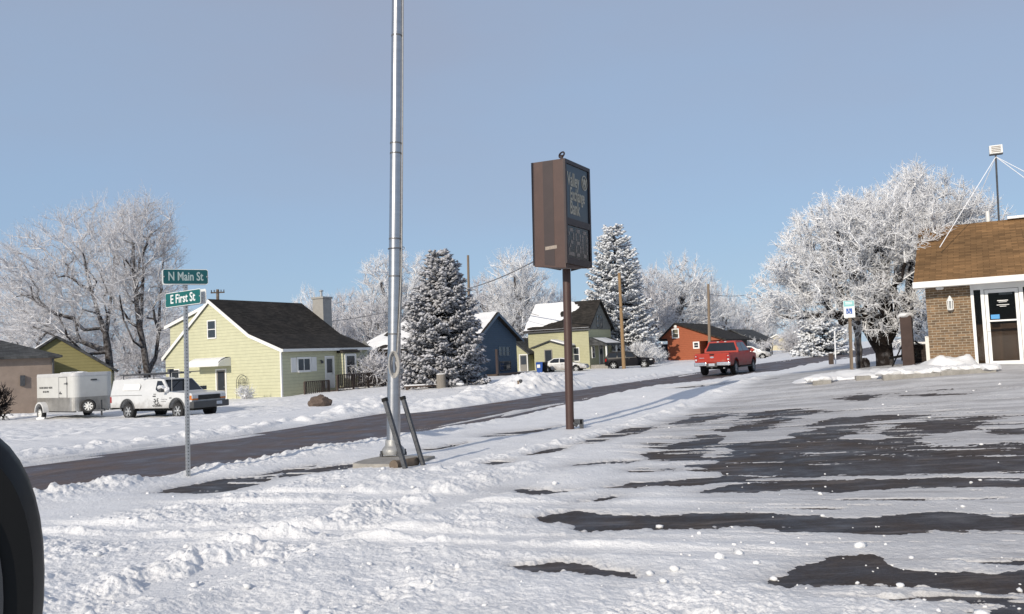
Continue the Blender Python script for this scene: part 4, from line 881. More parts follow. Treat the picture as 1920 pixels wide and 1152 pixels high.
# ------------------------------------------------------------------ vehicles: local +x forward, z up from the tyre contact
def arc(cx, cz, r, a0, a1, n=9): return [(cx+r*math.cos(a0+(a1-a0)*i/n), cz+r*math.sin(a0+(a1-a0)*i/n)) for i in range(n+1)]
class Car:
    def __init__(s, o, hw): s.o = o; s.hw = hw
    def body(s, outline, mat, zl=(), xl=(), name='body', bevel=.025):
        bm = bmesh.new(); a = [bm.verts.new((x,-1,z)) for x,z in outline]; b = [bm.verts.new((x,1,z)) for x,z in outline]; n = len(outline)
        bm.faces.new(a[::-1]); bm.faces.new(b)
        for i in range(n): bm.faces.new((a[i],a[(i+1)%n],b[(i+1)%n],b[i]))
        bmesh.ops.recalc_face_normals(bm, faces=bm.faces)
        for z in zl: bmesh.ops.bisect_plane(bm, geom=bm.verts[:]+bm.edges[:]+bm.faces[:], plane_co=(0,0,z), plane_no=(0,0,1))
        for x in xl: bmesh.ops.bisect_plane(bm, geom=bm.verts[:]+bm.edges[:]+bm.faces[:], plane_co=(x,0,0), plane_no=(1,0,0))
        for v in bm.verts: v.co.y *= s.hw(v.co.x, v.co.z)
        ed = [e for e in bm.edges if len(e.link_faces)==2 and e.calc_face_angle(0) > .9 and e.verts[0].co.z > .35 and abs(e.verts[0].co.y-e.verts[1].co.y) < .3]
        try: bmesh.ops.bevel(bm, geom=ed, offset=bevel, segments=2, affect='EDGES', clamp_overlap=True)
        except Exception: pass
        bmesh.ops.triangulate(bm, faces=[f for f in bm.faces if len(f.verts) > 4])
        me = bpy.data.meshes.new(name); bm.to_mesh(me); bm.free()
        me.polygons.foreach_set('use_smooth', [True]*len(me.polygons))
        try: me.set_sharp_from_angle(angle=RAD(28))
        except Exception: pass
        return link(name, me, mat, s.o)
    def panel(s, name, poly, mat, side, d=.008, th=.01, parent=None):
        f = lambda k: (lambda x,z: (x, side*(s.hw(x,z)+k), z))
        return MB().prism(poly, f(d-th), f(d)).build(name, mat, parent or s.o)
    def across(s, name, p, q, inset0, inset1, mat, d=.01, parent=None):   # pane across the body between two outline points
        (x0,z0),(x1,z1) = p,q; t = Vector((x1-x0,z1-z0)).normalized(); n_ = Vector((-t.y,t.x))
        if n_.y < 0 and abs(n_.y) > .05: n_ = -n_
        w0 = s.hw(x0,z0)-inset0; w1 = s.hw(x1,z1)-inset1
        pts = [(x0,-w0,z0),(x0,w0,z0),(x1,w1,z1),(x1,-w1,z1)]
        m = MB(); m.add([(x+n_.x*k,y,z+n_.y*k) for k in (-.02,d) for x,y,z in pts], [(3,2,1,0),(4,5,6,7),(0,1,5,4),(1,2,6,5),(2,3,7,6),(3,0,4,7)])
        return m.build(name, mat, parent or s.o)
    def bx(s, name, mat, *b, bevel=0, parent=None): return MB().box(*b).build(name, mat, parent or s.o, bevel=bevel)
    def wheel(s, x, y, r, w, side, rim=M['galv'], spokes=6, name='wheel'):
        Mx = Matrix.Translation((x,y,r)) @ Matrix.Rotation(-side*PI/2,4,'X')
        m = MB().lathe([(r*.60,-w/2),(r*.9,-w/2),(r*.985,-w/2+.03),(r,-w/4),(r,w/4),(r*.985,w/2-.03),(r*.9,w/2),(r*.64,w/2),(r*.6,w/2-.05)],26,Mx)
        o = m.build(name, M['rubber'], s.o, smooth=True)
        m = MB().lathe([(r*.3,w/2-.1),(r*.56,w/2-.08),(r*.64,w/2-.005),(r*.67,w/2+.004),(r*.64,w/2-.03),(r*.56,w/2-.11)],26,Mx)
        for k in range(spokes):
            a = 2*PI*k/spokes; p = Mx@Vector((r*.12*math.cos(a),r*.12*math.sin(a),w/2-.045)); q = Mx@Vector((r*.62*math.cos(a),r*.62*math.sin(a),w/2-.045)); m.bar(p,q,r*.2,.03,up=Mx.to_3x3()@Vector((0,0,1)))
        m.lathe([(r*.16,w/2-.06),(r*.15,w/2-.01),(r*.08,w/2+.005)],12,Mx)
        rm_ = m.build('rim', rim, o, smooth=False)
        MB().lathe([(r*.58,w/2-.14),(r*.58,w/2-.112)],20,Mx).build('brake_drum', M['black'], o)
        return o
def tanglass(n,c): return mk(n,c,.06,.3,1.5,spec=.7)
M['carglass'] = tanglass('car_glass',(.014,.017,.021)); M['orange'] = mk('amber_lens',(.55,.17,.03),.25); M['lamp'] = mk('clear_lens',(.55,.56,.56),.15,.2,12); M['taillens'] = mk('red_lens',(.33,.012,.012),.2,.1)
M['plate'] = mk('number_plate',(.42,.46,.52),.4,.25,14); M['dgrey'] = mk('dark_grey_trim',(.055,.057,.06),.55,.15); M['underside'] = mk('underside',(.012,.012,.012),.9)

# ---- white pickup with camper shell
def white_pickup():
    g = at(405,39.0); L = 5.55
    # front axle is under px 377..; place so that the nose shows at px 425
    o = thing('white_pickup_truck', (0,0,0), ROT, 'old white pickup truck with camper shell, roof rack and snow on its mirror', 'truck')
    nose = at(393,38.3); c = Vector((nose.x,nose.y,0)) - Vector((cA,-sA,0))*(L/2)
    o.location = (c.x,c.y,gz(c.x,c.y)-.05)
    H=L/2; fx, rx, wr = H-.95, -H+1.22, .375
    W=.98
    def hw(x,z):
        w = W - .03*max(0,(.62-z)/.4)
        if z > 1.06: w -= .22*(z-1.06)/.8 if x > -.3 else .12*(z-1.06)/.8
        if x > H-.5: w -= .05*((x-H+.5)/.5)**2
        return w
    c_ = Car(o,hw)
    out = [(-H,.55),(rx-.50,.55)] + arc(rx,wr+.06,.47,PI*.93,PI*.07,9) + [(rx+.5,.50),(fx-.5,.50)] + arc(fx,wr+.06,.47,PI*.93,PI*.07,9) + [(H-.08,.60),(H-.02,.72),(H,1.06),(H-.06,1.13),(H-1.25,1.20),(H-1.45,1.21),(H-2.0,1.78),(H-2.25,1.82),(H-3.1,1.82),(H-3.22,1.78),(H-3.25,1.80),(H-3.35,1.86),(-H+.2,1.84),(-H+.1,1.80),(-H,1.1)]
    c_.body(out, M['whitepaint'], (1.06,1.2,1.5), (H-.5,H-.25,-.3))
    for sd in (-1,1):
        c_.panel('side_window', [(H-1.62,1.24),(H-2.12,1.72),(H-2.42,1.73),(H-2.42,1.24)], M['carglass'], sd)
        c_.panel('side_window', [(H-2.55,1.24),(H-2.55,1.73),(H-2.98,1.73),(H-2.98,1.24)], M['carglass'], sd) if sd>0 else None
        cap = c_.panel('cap_window', [(-H+.85,1.34),(-H+.95,1.63),(-H+2.0,1.63),(-H+2.1,1.55),(-H+2.05,1.34)], M['white'], sd, .012)
        c_.panel('pane', [(-H+.93,1.38),(-H+1.0,1.59),(-H+1.96,1.59),(-H+2.03,1.52),(-H+1.99,1.38)], M['snow'], sd, .016, parent=cap)
        dr = c_.panel('door', [(H-1.60,.53),(H-1.60,1.2),(H-2.62,1.2),(H-2.62,.53)], M['whitepaint'], sd, .006)
        c_.panel('handle', [(H-2.52,1.02),(H-2.52,1.07),(H-2.33,1.07),(H-2.33,1.02)], M['dgrey'], sd, .02, parent=dr)
        for ax in (fx,rx):
            p = arc(ax,wr+.06,.53,PI*.98,PI*.02,12); q = arc(ax,wr+.06,.465,PI*.02,PI*.98,12); c_.panel('fender_flare', p+q, M['dgrey'], sd, .022, .03)
        c_.panel('cap_seam', [(-H+.02,1.095),(-H+.02,1.115),(H-3.28,1.115),(H-3.28,1.095)], M['dgrey'], sd, .004)
        c_.panel('headlight', [(H-.16,.84),(H-.16,1.03),(H-.02,1.03),(H-.02,.84)], M['orange'], sd, .01)
    sd=-1                                  # hand-painted swirl on the near door
    m=MB()
    for cx,cz,r0,t0,tn in ((H-2.30,.72,.15,0,1.6),(H-2.12,.66,.10,2,1.5),(H-2.42,.88,.10,4,1.4),(H-2.18,.88,.07,1,1.3),(H-2.47,.64,.07,3,1.3)):
        pts=[(cx+r0*(1-.08*k)*math.cos(t0+k*.5*tn/1.4),cz+r0*(1-.08*k)*math.sin(t0+k*.5*tn/1.4)) for k in range(11)]
        m.tube([(x,sd*(hw(x,z)+.012),z) for x,z in pts],.016,4)
    for a in range(7): x=H-2.38+.07*a; m.tube([(x,sd*(hw(x,.58)+.012),.57),(x+.03,sd*(hw(x,.64)+.012),.63+.015*(a%3))],.012,4)
    for zz,ln in ((.90,.42),(.80,.34)): 
        x=H-1.98; m.tube([(x+ln*i/6,sd*(hw(x,zz)+.011),zz+.012*math.sin(i*2.2)) for i in range(7)],.008,4)
    m.build('door_artwork', M['dgrey'], o)
    c_.panel('badge', [(H-2.5,1.12),(H-2.5,1.15),(H-2.33,1.15),(H-2.33,1.12)], M['dgrey'], -1, .014); c_.panel('badge', [(H-1.42,.93),(H-1.42,.97),(H-1.27,.97),(H-1.27,.93)], M['dgrey'], -1, .014)
    c_.across('windshield',(H-1.48,1.245),(H-1.99,1.765),.06,.06,M['carglass'])
    gr=c_.bx('grille',M['dgrey'],H-.03,H+.02,-.60,.60,.83,1.03)
    for k in range(4): c_.bx('grille_bar',M['black'],H+.015,H+.03,-.59,.59,.845+k*.048,.870+k*.048,parent=gr)
    for y in (-1,1):
        hl=c_.bx('headlight',M['lamp'],H-.05,H+.022,y*.62 if y>0 else -.93,.93 if y>0 else y*.62,.90,1.03); c_.bx('turn_signal',M['orange'],H-.05,H+.018,.62 if y>0 else -.93,.93 if y>0 else -.62,.82,.895)
    bp=c_.bx('bumper',M['dgrey'],H-.10,H+.16,-.99,.99,.47,.76,bevel=.04); c_.bx('number_plate',M['plate'],H+.161,H+.17,.28,.58,.58,.72,parent=bp)
    c_.bx('bumper',M['dgrey'],-H-.12,-H+.02,-.93,.93,.46,.64,bevel=.02); c_.panel('tail_light',[(-H+.01,.78),(-H+.01,1.06),(-H+.1,1.06),(-H+.1,.78)],M['taillens'],-1,.012)
    c_.bx('chassis',M['underside'],-H+.3,H-.3,-.62,.62,.36,.7)
    for x in (fx,rx):
        for sd in (-1,1): c_.wheel(x,sd*.84,wr,.24,sd,M['galv'])
    mr=MB().box(H-1.78,H-1.60,-1.26,-1.0,1.22,1.40).build('mirror',M['dgrey'],o,bevel=.02); m=MB(); m.blob((H-1.72,-1.16,1.43),.15,4,.25,2,(1.0,1,.7)); m.blob((H-1.55,-1.02,1.33),.13,9,.3,2,(1,.8,1)); m.build('snow',M['snow'],mr,smooth=True)
    MB().box(H-1.78,H-1.60,1.0,1.26,1.22,1.40).build('mirror',M['dgrey'],o,bevel=.02)
    m=MB()                                # ladder rack: two long rails, hoops, overhanging the cab
    for y in (-.62,.62): m.bar((-H+.25,y,2.06),(H-1.15,y*.8,2.09),.05)
    for x in (-H+.5,-H+1.5,-H+2.4,H-2.5,H-1.9): m.bar((x,-.62,2.03),(x,.62,2.03),.04); 
    for x in (-H+.5,-H+2.2,H-2.9):
        for y in (-.62,.62): m.bar((x,y,1.78),(x,y,2.05),.035)
    m.bar((H-1.9,-.5,2.03),(H-1.9,-.5,2.24),.24,.14); m.bar((H-2.3,-.5,2.3),(H-1.65,-.5,2.31),.025); m.bar((H-1.2,-.55,2.07),(H-1.9,.3,2.05),.03)
    m.build('roof_rack',M['dsteel'],o)
    m=MB()
    for k in range(7): x=-H+.4+k*.3; m.blob((x,.0,1.845),.25,k,.15,2,(1.4,2.6,.16))
    m.build('snow',M['snow'],o,smooth=True)
    m=MB(); m.tube([(H-1.3,-.93,1.2),(H-1.3,-.93,2.05)],.008,5); m.build('aerial',M['white'],o)
    return o
WP=white_pickup()
# ---- cargo trailer behind it
def trailer():
    o=thing('cargo_trailer',(0,0,0),ROT-RAD(9),'white enclosed cargo trailer with metal skirt, black lettering and spare wheel','trailer')
    L=3.95; ctr=P(141,735,43.0); o.location=(ctr.x,ctr.y,gz(ctr.x,ctr.y)-.08)
    H=L/2; W=1.0
    c_=Car(o,lambda x,z:W)
    zb,zm,zt=.46,1.12,2.26; n=8; ra=.35
    pl=[(-H,-W),]+[(H-ra+ra*math.sin(a),-W+ra-ra*math.cos(a)) for a in np.linspace(0,PI/2,n)]+[(H-ra+ra*math.cos(a),W-ra+ra*math.sin(a)) for a in np.linspace(0,PI/2,n)]+[(-H,W)]
    M['trailersteel']=mk('trailer_skirt',(.40,.385,.36),.36,.25,3,metal=.6); M['trailerwhite']=mk('trailer_white',(.53,.53,.51),.5,.08,1.5)
    MB().prism(pl,lambda x,y:(x,y,zm),lambda x,y:(x,y,zt)).build('box',M['trailerwhite'],o)
    ps=[(x*1.002,y*1.006) for x,y in pl]; MB().prism(ps,lambda x,y:(x,y,zb),lambda x,y:(x,y,zm-.002)).build('skirt',M['trailersteel'],o)
    pr=[(x*1.008,y*1.012) for x,y in pl]; MB().prism(pr,lambda x,y:(x,y,zt-.13),lambda x,y:(x*.995,y*.98,zt+.05)).build('roof',mk('trailer_roof',(.50,.50,.50),.45),o,bevel=.03)
    y=-W; dx0,dx1=H-1.42,H-.62
    d=MB().box(dx0,dx1,y-.018,y-.001,zm+.03,zt-.17).build('door',M['trailerwhite'],o)
    m=MB(); m.box(dx0-.05,dx0-.004,y-.024,y-.001,zm,zt-.14); m.box(dx1+.004,dx1+.05,y-.024,y-.001,zm,zt-.14); m.box(dx0-.004,dx1+.004,y-.024,y-.001,zt-.167,zt-.132); m.build('door_frame',mk('grey_edge',(.25,.25,.25)),d)
    m=MB(); m.box(dx0+.05,dx0+.30,y-.05,y-.019,zm+.18,zm+.225); m.box(dx0+.12,dx0+.16,y-.05,y-.019,zm+.18,zm+.30); m.build('latch',M['dsteel'],d)
    m=MB(); m.box(dx1-.22,dx1+.1,y-.045,y-.019,zt-.49,zt-.445); m.box(dx1+.02,dx1+.08,y-.045,y-.025,zt-.52,zt-.40); m.build('hinge',M['dsteel'],d)
    fm=frameM((-.95,y-.004,zm+.50),(1,0,0),(0,0,1)); text_obj('lettering','MOORE DESIGNS + MEDIA',.135,fm,M['dgrey'],o,.002,.004,sx=.92)
    fm=frameM((-.95,y-.004,zm+.30),(1,0,0),(0,0,1)); text_obj('lettering','402 528 7092',.125,fm,M['dgrey'],o,.002,.004)
    MB().box(H+.01,H+.02,-.15,.15,zt-.36,zt-.29).build('front_marker',M['dgrey'],o)
    xw=-H+.82; wr=.35
    p=arc(xw,wr+.06,.52,PI,0,14); q=arc(xw,wr+.06,.44,0,PI,14)
    for s_ in (-1,1):
        MB().prism(p+q,lambda x,z:(x,s_*(W+.005),z),lambda x,z:(x,s_*(W+.26),z)).build('mudguard',mk('guard_white',(.6,.6,.6),.4),o)
        c_.wheel(xw,s_*(W+.13),wr,.2,s_,M['white'],8)
        MB().blob((xw+.1,s_*(W+.22),.06),.3,3,.2,2,(1.3,.5,.6)).build('snow',M['snow'],o,smooth=True)
    sp=c_.wheel(H+.22,-.30,.33,.2,-1,M['white'],8,'spare_wheel'); sp.matrix_local=Matrix.Translation((H+.32,-.42,.68))@Matrix.Rotation(RAD(55),4,'Z')@Matrix.Translation((-(H+.22),.30,-.33))
    m=MB(); m.bar((H-.3,-.6,.46),(H+1.05,0,.46),.08); m.bar((H-.3,.6,.46),(H+1.05,0,.46),.08); m.bar((H+.75,0,.2),(H+.75,0,.95),.06); m.bar((H-.2,-.42,.5),(H+.25,-.42,.7),.06); m.bar((-H+.1,-.8,.44),(H-.2,-.8,.44),.08); m.bar((-H+.1,.8,.44),(H-.2,.8,.44),.08); m.build('drawbar',M['dsteel'],o)
    m=MB()
    for k in range(6): m.blob((.3+k*.22,-.55+.1*(k%3),zt+.05),.22,k,.2,2,(1.5,1.2,.25))
    m.build('snow',M['snow'],o,smooth=True)
trailer()
# ---- red pickup seen from behind
def red_pickup():
    o=thing('red_pickup_truck',(0,0,0),ROT-RAD(1.0),'bright red pickup truck driving away on the wet street','truck')
    L=5.9; H=L/2; c=at(1337,48.0); dr=Vector((math.sin(RDIR+RAD(1)),math.cos(RDIR+RAD(1)),0)); p=Vector((c.x,c.y,0))+dr*H
    o.rotation_euler=(0,0,PI/2-RDIR-RAD(1)); o.location=(p.x,p.y,tz(p.x,p.y)-.0)
    W=1.01; wr=.405; rx=-H+1.25; fx=rx+3.7
    o.location.z=tz(p.x,p.y)
    def hw(x,z):
        w=W-.05*max(0,(.7-z)/.3)**1
        if z>1.22: w-=.24*(z-1.22)/.72 if x>-1.1 else .02
        if x>H-.6: w-=.10*((x-H+.6)/.6)**2
        if x<-H+.12: w-=.03*((-H+.12-x)/.12)
        return w
    c_=Car(o,hw)
    out=[(-H+.06,.62),(rx-.52,.60)]+arc(rx,wr+.05,.49,PI*.95,PI*.05,9)+[(rx+.54,.50),(fx-.54,.50)]+arc(fx,wr+.05,.49,PI*.95,PI*.05,9)+[(H-.06,.55),(H,.9),(H-.05,1.12),(H-1.3,1.24),(H-1.55,1.26),(H-2.25,1.86),(H-2.5,1.93),(-.62,1.95),(-.95,1.90),(-1.16,1.34),(-1.16,1.26),(-H+.02,1.26),(-H,1.22),(-H,.95),(-H+.05,.66)]
    c_.body(out,M['redpaint'],(.7,1.22,1.6),(H-.6,H-.3,-H+.12,-1.1))
    c_.across('rear_window',(-1.145,1.36),(-.975,1.84),.09,.09,M['carglass'])
    for s_ in (-1,1):
        c_.panel('side_window',[(-1.0,1.34),(-.86,1.80),(-.15,1.84),(-.15,1.34)],M['carglass'],s_); c_.panel('side_window',[(-.08,1.34),(-.08,1.84),(H-2.42,1.84),(H-1.80,1.34)],M['carglass'],s_)
        for xa,xb in ((-1.02,-.12),(-.10,H-1.72)):
            d=c_.panel('door',[(xa,.55),(xa,1.31),(xb,1.31),(xb,.55)],M['redpaint'],s_,.005); c_.panel('handle',[(xa+.08,1.13),(xa+.08,1.18),(xa+.28,1.18),(xa+.28,1.13)],M['redpaint'],s_,.03,parent=d)
        for ax in (fx,rx): c_.panel('wheel_arch_lip',arc(ax,wr+.05,.53,PI*.98,PI*.02,12)+arc(ax,wr+.05,.485,PI*.02,PI*.98,12),M['black'],s_,.008,.02)
        tl=c_.panel('tail_light',[(-H+.01,.80),(-H+.01,1.19),(-H+.13,1.19),(-H+.16,.80)],M['taillens'],s_,.012); y0,y1=sorted((s_*(W-.17),s_*(W-.01)))
        MB().box(-H-.012,-H+.02,y0,y1,.80,1.19).build('lens',M['taillens'],tl); MB().box(-H-.016,-H+.01,y0+.03,y1-.03,.86,.95).build('reverse_lens',M['lamp'],tl); MB().box(-H-.016,-H+.01,y0+.05,y1-.04,1.08,1.13).build('reflector',M['lamp'],tl)
        bp=MB().box(-H-.17,-H+.1,*sorted((s_*.30,s_*1.0)),.56,.76).build('bumper',M['chrome'],o,bevel=.03)
        MB().blob((H-1.75,s_*1.16,1.34),.13,1,.05,2,(.7,1,.8)).build('mirror',M['redpaint'],o)
        c_.bx('running_board',M['black'],rx+.6,fx-.6,*sorted((s_*.85,s_*1.05)),.40,.46)
    tg=MB().box(-H-.012,-H+.03,-W+.19,W-.19,.78,1.25).build('tailgate',M['redpaint'],o,bevel=.015)
    MB().box(-H-.02,-H-.0125,-W+.22,W-.22,.93,.955).build('crease',M['redpaint'],tg); MB().box(-H-.035,-H-.0125,-.13,.13,1.15,1.22).build('handle',M['black'],tg)
    m=MB().lathe([(.02,-.008),(.11,-.008),(.12,0),(.11,.008)],20,Matrix.Translation((-H-.018,0,1.04))@Matrix.Rotation(PI/2,4,'Y')@Matrix.Diagonal((.45,1,1,1))); m.build('emblem',M['chrome'],tg)
    m=MB().box(-H-.016,-H-.0125,.45,.72,1.0,1.03); m.build('badge',M['chrome'],tg)
    MB().box(-H-.12,-H+.1,-.30,.30,.50,.70).build('bumper_centre',M['dgrey'],o); MB().box(-H-.135,-H-.121,-.17,.17,.56,.70).build('number_plate',M['plate'],o)
    MB().box(-H-.15,-H-.05,-.05,.05,.42,.50).build('tow_ball',M['dsteel'],o); MB().tube([(-H+.1,-.62,.42),(-H+.5,-.62,.42)],.04,8).build('exhaust',M['galv'],o)
    bl=MB().box(-.98,-.93,-.13,.13,1.885,1.925).build('brake_light',M['taillens'],o); MB().box(-.99,-.94,.16,.28,1.88,1.92).build('cargo_lamp',M['lamp'],o); MB().box(-.99,-.94,-.28,-.16,1.88,1.92).build('cargo_lamp',M['lamp'],o)
    c_.bx('bed_floor',M['underside'],-H+.08,-1.2,-W+.12,W-.12,1.262,1.268); c_.bx('chassis',M['underside'],-H+.25,H-.4,-.66,.66,.38,.72)
    for x in (rx,fx):
        for s_ in (-1,1): c_.wheel(x,s_*.86,wr,.28,s_,M['galv'],6)
    for x in (rx,): MB().tube([(x,-.8,wr),(x,.8,wr)],.07,8).build('axle',M['underside'],o)
red_pickup()
# ---- generic two-box cars for the parked vehicles
def wagon(name,label,loc,rot,paint,L,Hh,W,belt,hood,prof,glassA,wr=.34,cladding=None,scale=1):
    o=thing(name,loc,rot,label,'car'); H=L/2; fx,rx=H-.92,-H+.85
    def hw(x,z):
        w=W-.05*max(0,(.55-z)/.3)
        if z>belt: w-=.25*(z-belt)/(Hh-belt)
        if x>H-.6: w-=.16*((x-H+.6)/.6)**2
        if x<-H+.4: w-=.09*((-H+.4-x)/.4)**2
        return w
    c_=Car(o,hw)
    out=[(-H+.02,.40),(rx-wr-.12,.34)]+arc(rx,wr+.02,wr+.07,PI*.95,PI*.05,9)+[(rx+wr+.13,.28),(fx-wr-.13,.28)]+arc(fx,wr+.02,wr+.07,PI*.95,PI*.05,9)+[(H-.1,.32),(H,.45),(H-.02,hood-.28),(H-.14,hood-.12)]+prof+[(-H,.75)]
    c_.body(out,paint,(.55,belt,(belt+Hh)/2),(H-.6,H-.3,-H+.4),bevel=.04)
    for s_ in (-1,1):
        for g in glassA: c_.panel('side_window',g,M['carglass'],s_)
        c_.panel('headlight',[(H-.32,hood-.32),(H-.36,hood-.20),(H-.12,hood-.18),(H-.06,hood-.30)],M['lamp'],s_,.014,.05)
        c_.panel('tail_light',[(-H+.03,.78),(-H+.06,belt-.02),(-H+.2,belt-.02),(-H+.16,.78)],M['taillens'],s_,.012)
        MB().blob((H-1.55,s_*(W+.09),belt+.08),.1,1,.05,2,(.7,1,.8)).build('mirror',paint,o)
        for x in (fx,rx): c_.wheel(x,s_*(W-.12),wr,.21,s_,M['galv'],6)
        d=c_.panel('door',[(-.15,.42),(-.15,belt),(H-1.75,belt),(H-1.75,.42)],paint,s_,.004); c_.panel('handle',[(-.05,belt-.12),(-.05,belt-.08),(.12,belt-.08),(.12,belt-.12)],M['dgrey'],s_,.02,parent=d)
    i=len([q for q in prof if q[0]>0])
    c_.bx('grille',M['black'],H-.06,H+.012,-.5,.5,.62,hood-.2); c_.bx('bumper',cladding or paint,H-.12,H+.05,-W+.17,W-.17,.36,.60,bevel=.03); c_.bx('number_plate',M['plate'],H+.051,H+.06,-.15,.15,.42,.54)
    c_.bx('chassis',M['underside'],-H+.3,H-.3,-W+.25,W-.25,.26,.55)
    return o,c_,H
def parked():
    # dark SUV
    p=at(1182,84.5); L=4.75; H=L/2
    o,c_,_=wagon('black_suv','black estate car with roof rails parked behind the leaning tan pole',(p.x,p.y,gz(p.x,p.y)-.06),ROT+RAD(14),M['blackpaint'],L,1.72,.93,1.08,1.08,
      [(H-1.25,1.07),(H-1.45,1.10),(H-2.05,1.60),(H-2.35,1.70),(-H+.75,1.70),(-H+.35,1.62),(-H+.08,1.12)],
      [[(H-1.72,1.13),(H-2.12,1.58),(H-2.62,1.62),(H-2.62,1.13)],[(H-2.72,1.13),(H-2.72,1.62),(H-3.45,1.62),(H-3.45,1.13)],[(H-3.55,1.13),(H-3.55,1.60),(-H+.5,1.56),(-H+.32,1.15)]],.37)
    c_.across('windshield',(H-1.47,1.13),(H-2.05,1.59),.07,.07,M['carglass']); c_.across('rear_window',(-H+.12,1.18),(-H+.33,1.58),.1,.1,M['carglass'])
    MB().bar((-H+.7,-.62,1.76),(H-2.3,-.62,1.76),.04).build('roof_rail',M['dgrey'],o); MB().bar((-H+.7,.62,1.76),(H-2.3,.62,1.76),.04).build('roof_rail',M['dgrey'],o)
    # white sedan mostly behind the sign post
    p=at(1058,82); L=4.6; H=L/2
    o,c_,_=wagon('white_sedan','white saloon car parked in front of the pale green house',(p.x,p.y,gz(p.x,p.y)-.10),ROT+RAD(12),M['whitepaint'],L,1.42,.88,.92,.86,
      [(H-1.1,.90),(H-1.35,.93),(H-2.05,1.36),(H-2.4,1.42),(H-3.1,1.40),(-H+.75,1.00),(-H+.15,.96)],
      [[(H-1.65,.96),(H-2.1,1.30),(H-2.5,1.35),(H-2.5,.96)],[(H-2.58,.96),(H-2.58,1.35),(H-3.1,1.33),(H-3.45,1.1),(H-3.4,.96)]],.32)
    c_.across('windshield',(H-1.40,.97),(H-2.02,1.35),.07,.07,M['carglass']); c_.across('rear_window',(H-3.55,1.12),(H-3.15,1.36),.09,.09,M['carglass'])
    # silver crossover behind the red truck
    p=at(1408,104); L=4.7; H=L/2
    o,c_,_=wagon('silver_car','silver hatchback car half hidden behind the red pickup truck',(p.x,p.y,gz(p.x,p.y)-.05),ROT+RAD(10),M['silverpaint'],L,1.68,.92,1.02,1.0,
      [(H-1.0,1.05),(H-1.2,1.08),(H-2.05,1.58),(H-2.4,1.68),(-H+.7,1.64),(-H+.3,1.52),(-H+.06,1.05)],
      [[(H-1.62,1.10),(H-2.12,1.52),(H-2.6,1.58),(H-2.6,1.08)],[(H-2.7,1.08),(H-2.7,1.58),(H-3.4,1.56),(H-3.4,1.08)],[(H-3.5,1.08),(H-3.5,1.55),(-H+.5,1.48),(-H+.35,1.1)]],.35,M['dgrey'])
    c_.across('windshield',(H-1.24,1.12),(H-2.02,1.57),.07,.07,M['carglass'])
parked()
def bins():
    for px,mat,lab in ((1012,M['blue2'],'blue wheeled bin with white label beside the green house'),(1021.5,M['black'],'black wheeled bin standing beside the blue bin')):
        p=at(px,79.5 if mat is M['blue2'] else 80.2); o=thing('wheeled_bin',(p.x,p.y,gz(p.x,p.y)-.05),ROT+RAD(25),lab,'bin',None)
        w0,w1=.24,.31
        MB().add([(-w0,-w0,.05),(w0,-w0,.05),(w0,w0,.05),(-w0,w0,.05),(-w1,-w1,.98),(w1,-w1,.98),(w1,w1+.05,.98),(-w1,w1+.05,.98)],[(3,2,1,0),(4,5,6,7),(0,1,5,4),(1,2,6,5),(2,3,7,6),(3,0,4,7)]).build('body',mat,o,bevel=.02)
        MB().add([(-.33,-.35,.98),(.33,-.35,.98),(.33,.40,.98),(-.33,.40,.98),(-.31,-.32,1.02),(.31,-.32,1.02),(.31,.38,1.09),(-.31,.38,1.09)],[(3,2,1,0),(4,5,6,7),(0,1,5,4),(1,2,6,5),(2,3,7,6),(3,0,4,7)]).build('lid',mat,o,bevel=.01)
        for s_ in (-1,1): MB().lathe([(.02,-.03),(.12,-.03),(.12,.03),(.02,.03)],14,Matrix.Translation((s_*.27,.27,.12))@Matrix.Rotation(PI/2,4,'Y')).build('wheel',M['rubber'],o)
        if mat is M['blue2']: MB().add([(-.2,-.302,.55),(.08,-.302,.55),(.08,-.318,.85),(-.2,-.318,.85)],[(0,1,2,3)]).build('sticker',M['white'],o,fix=False)
M['blue2']=mk('bin_blue',(.012,.07,.30),.5)
bins()
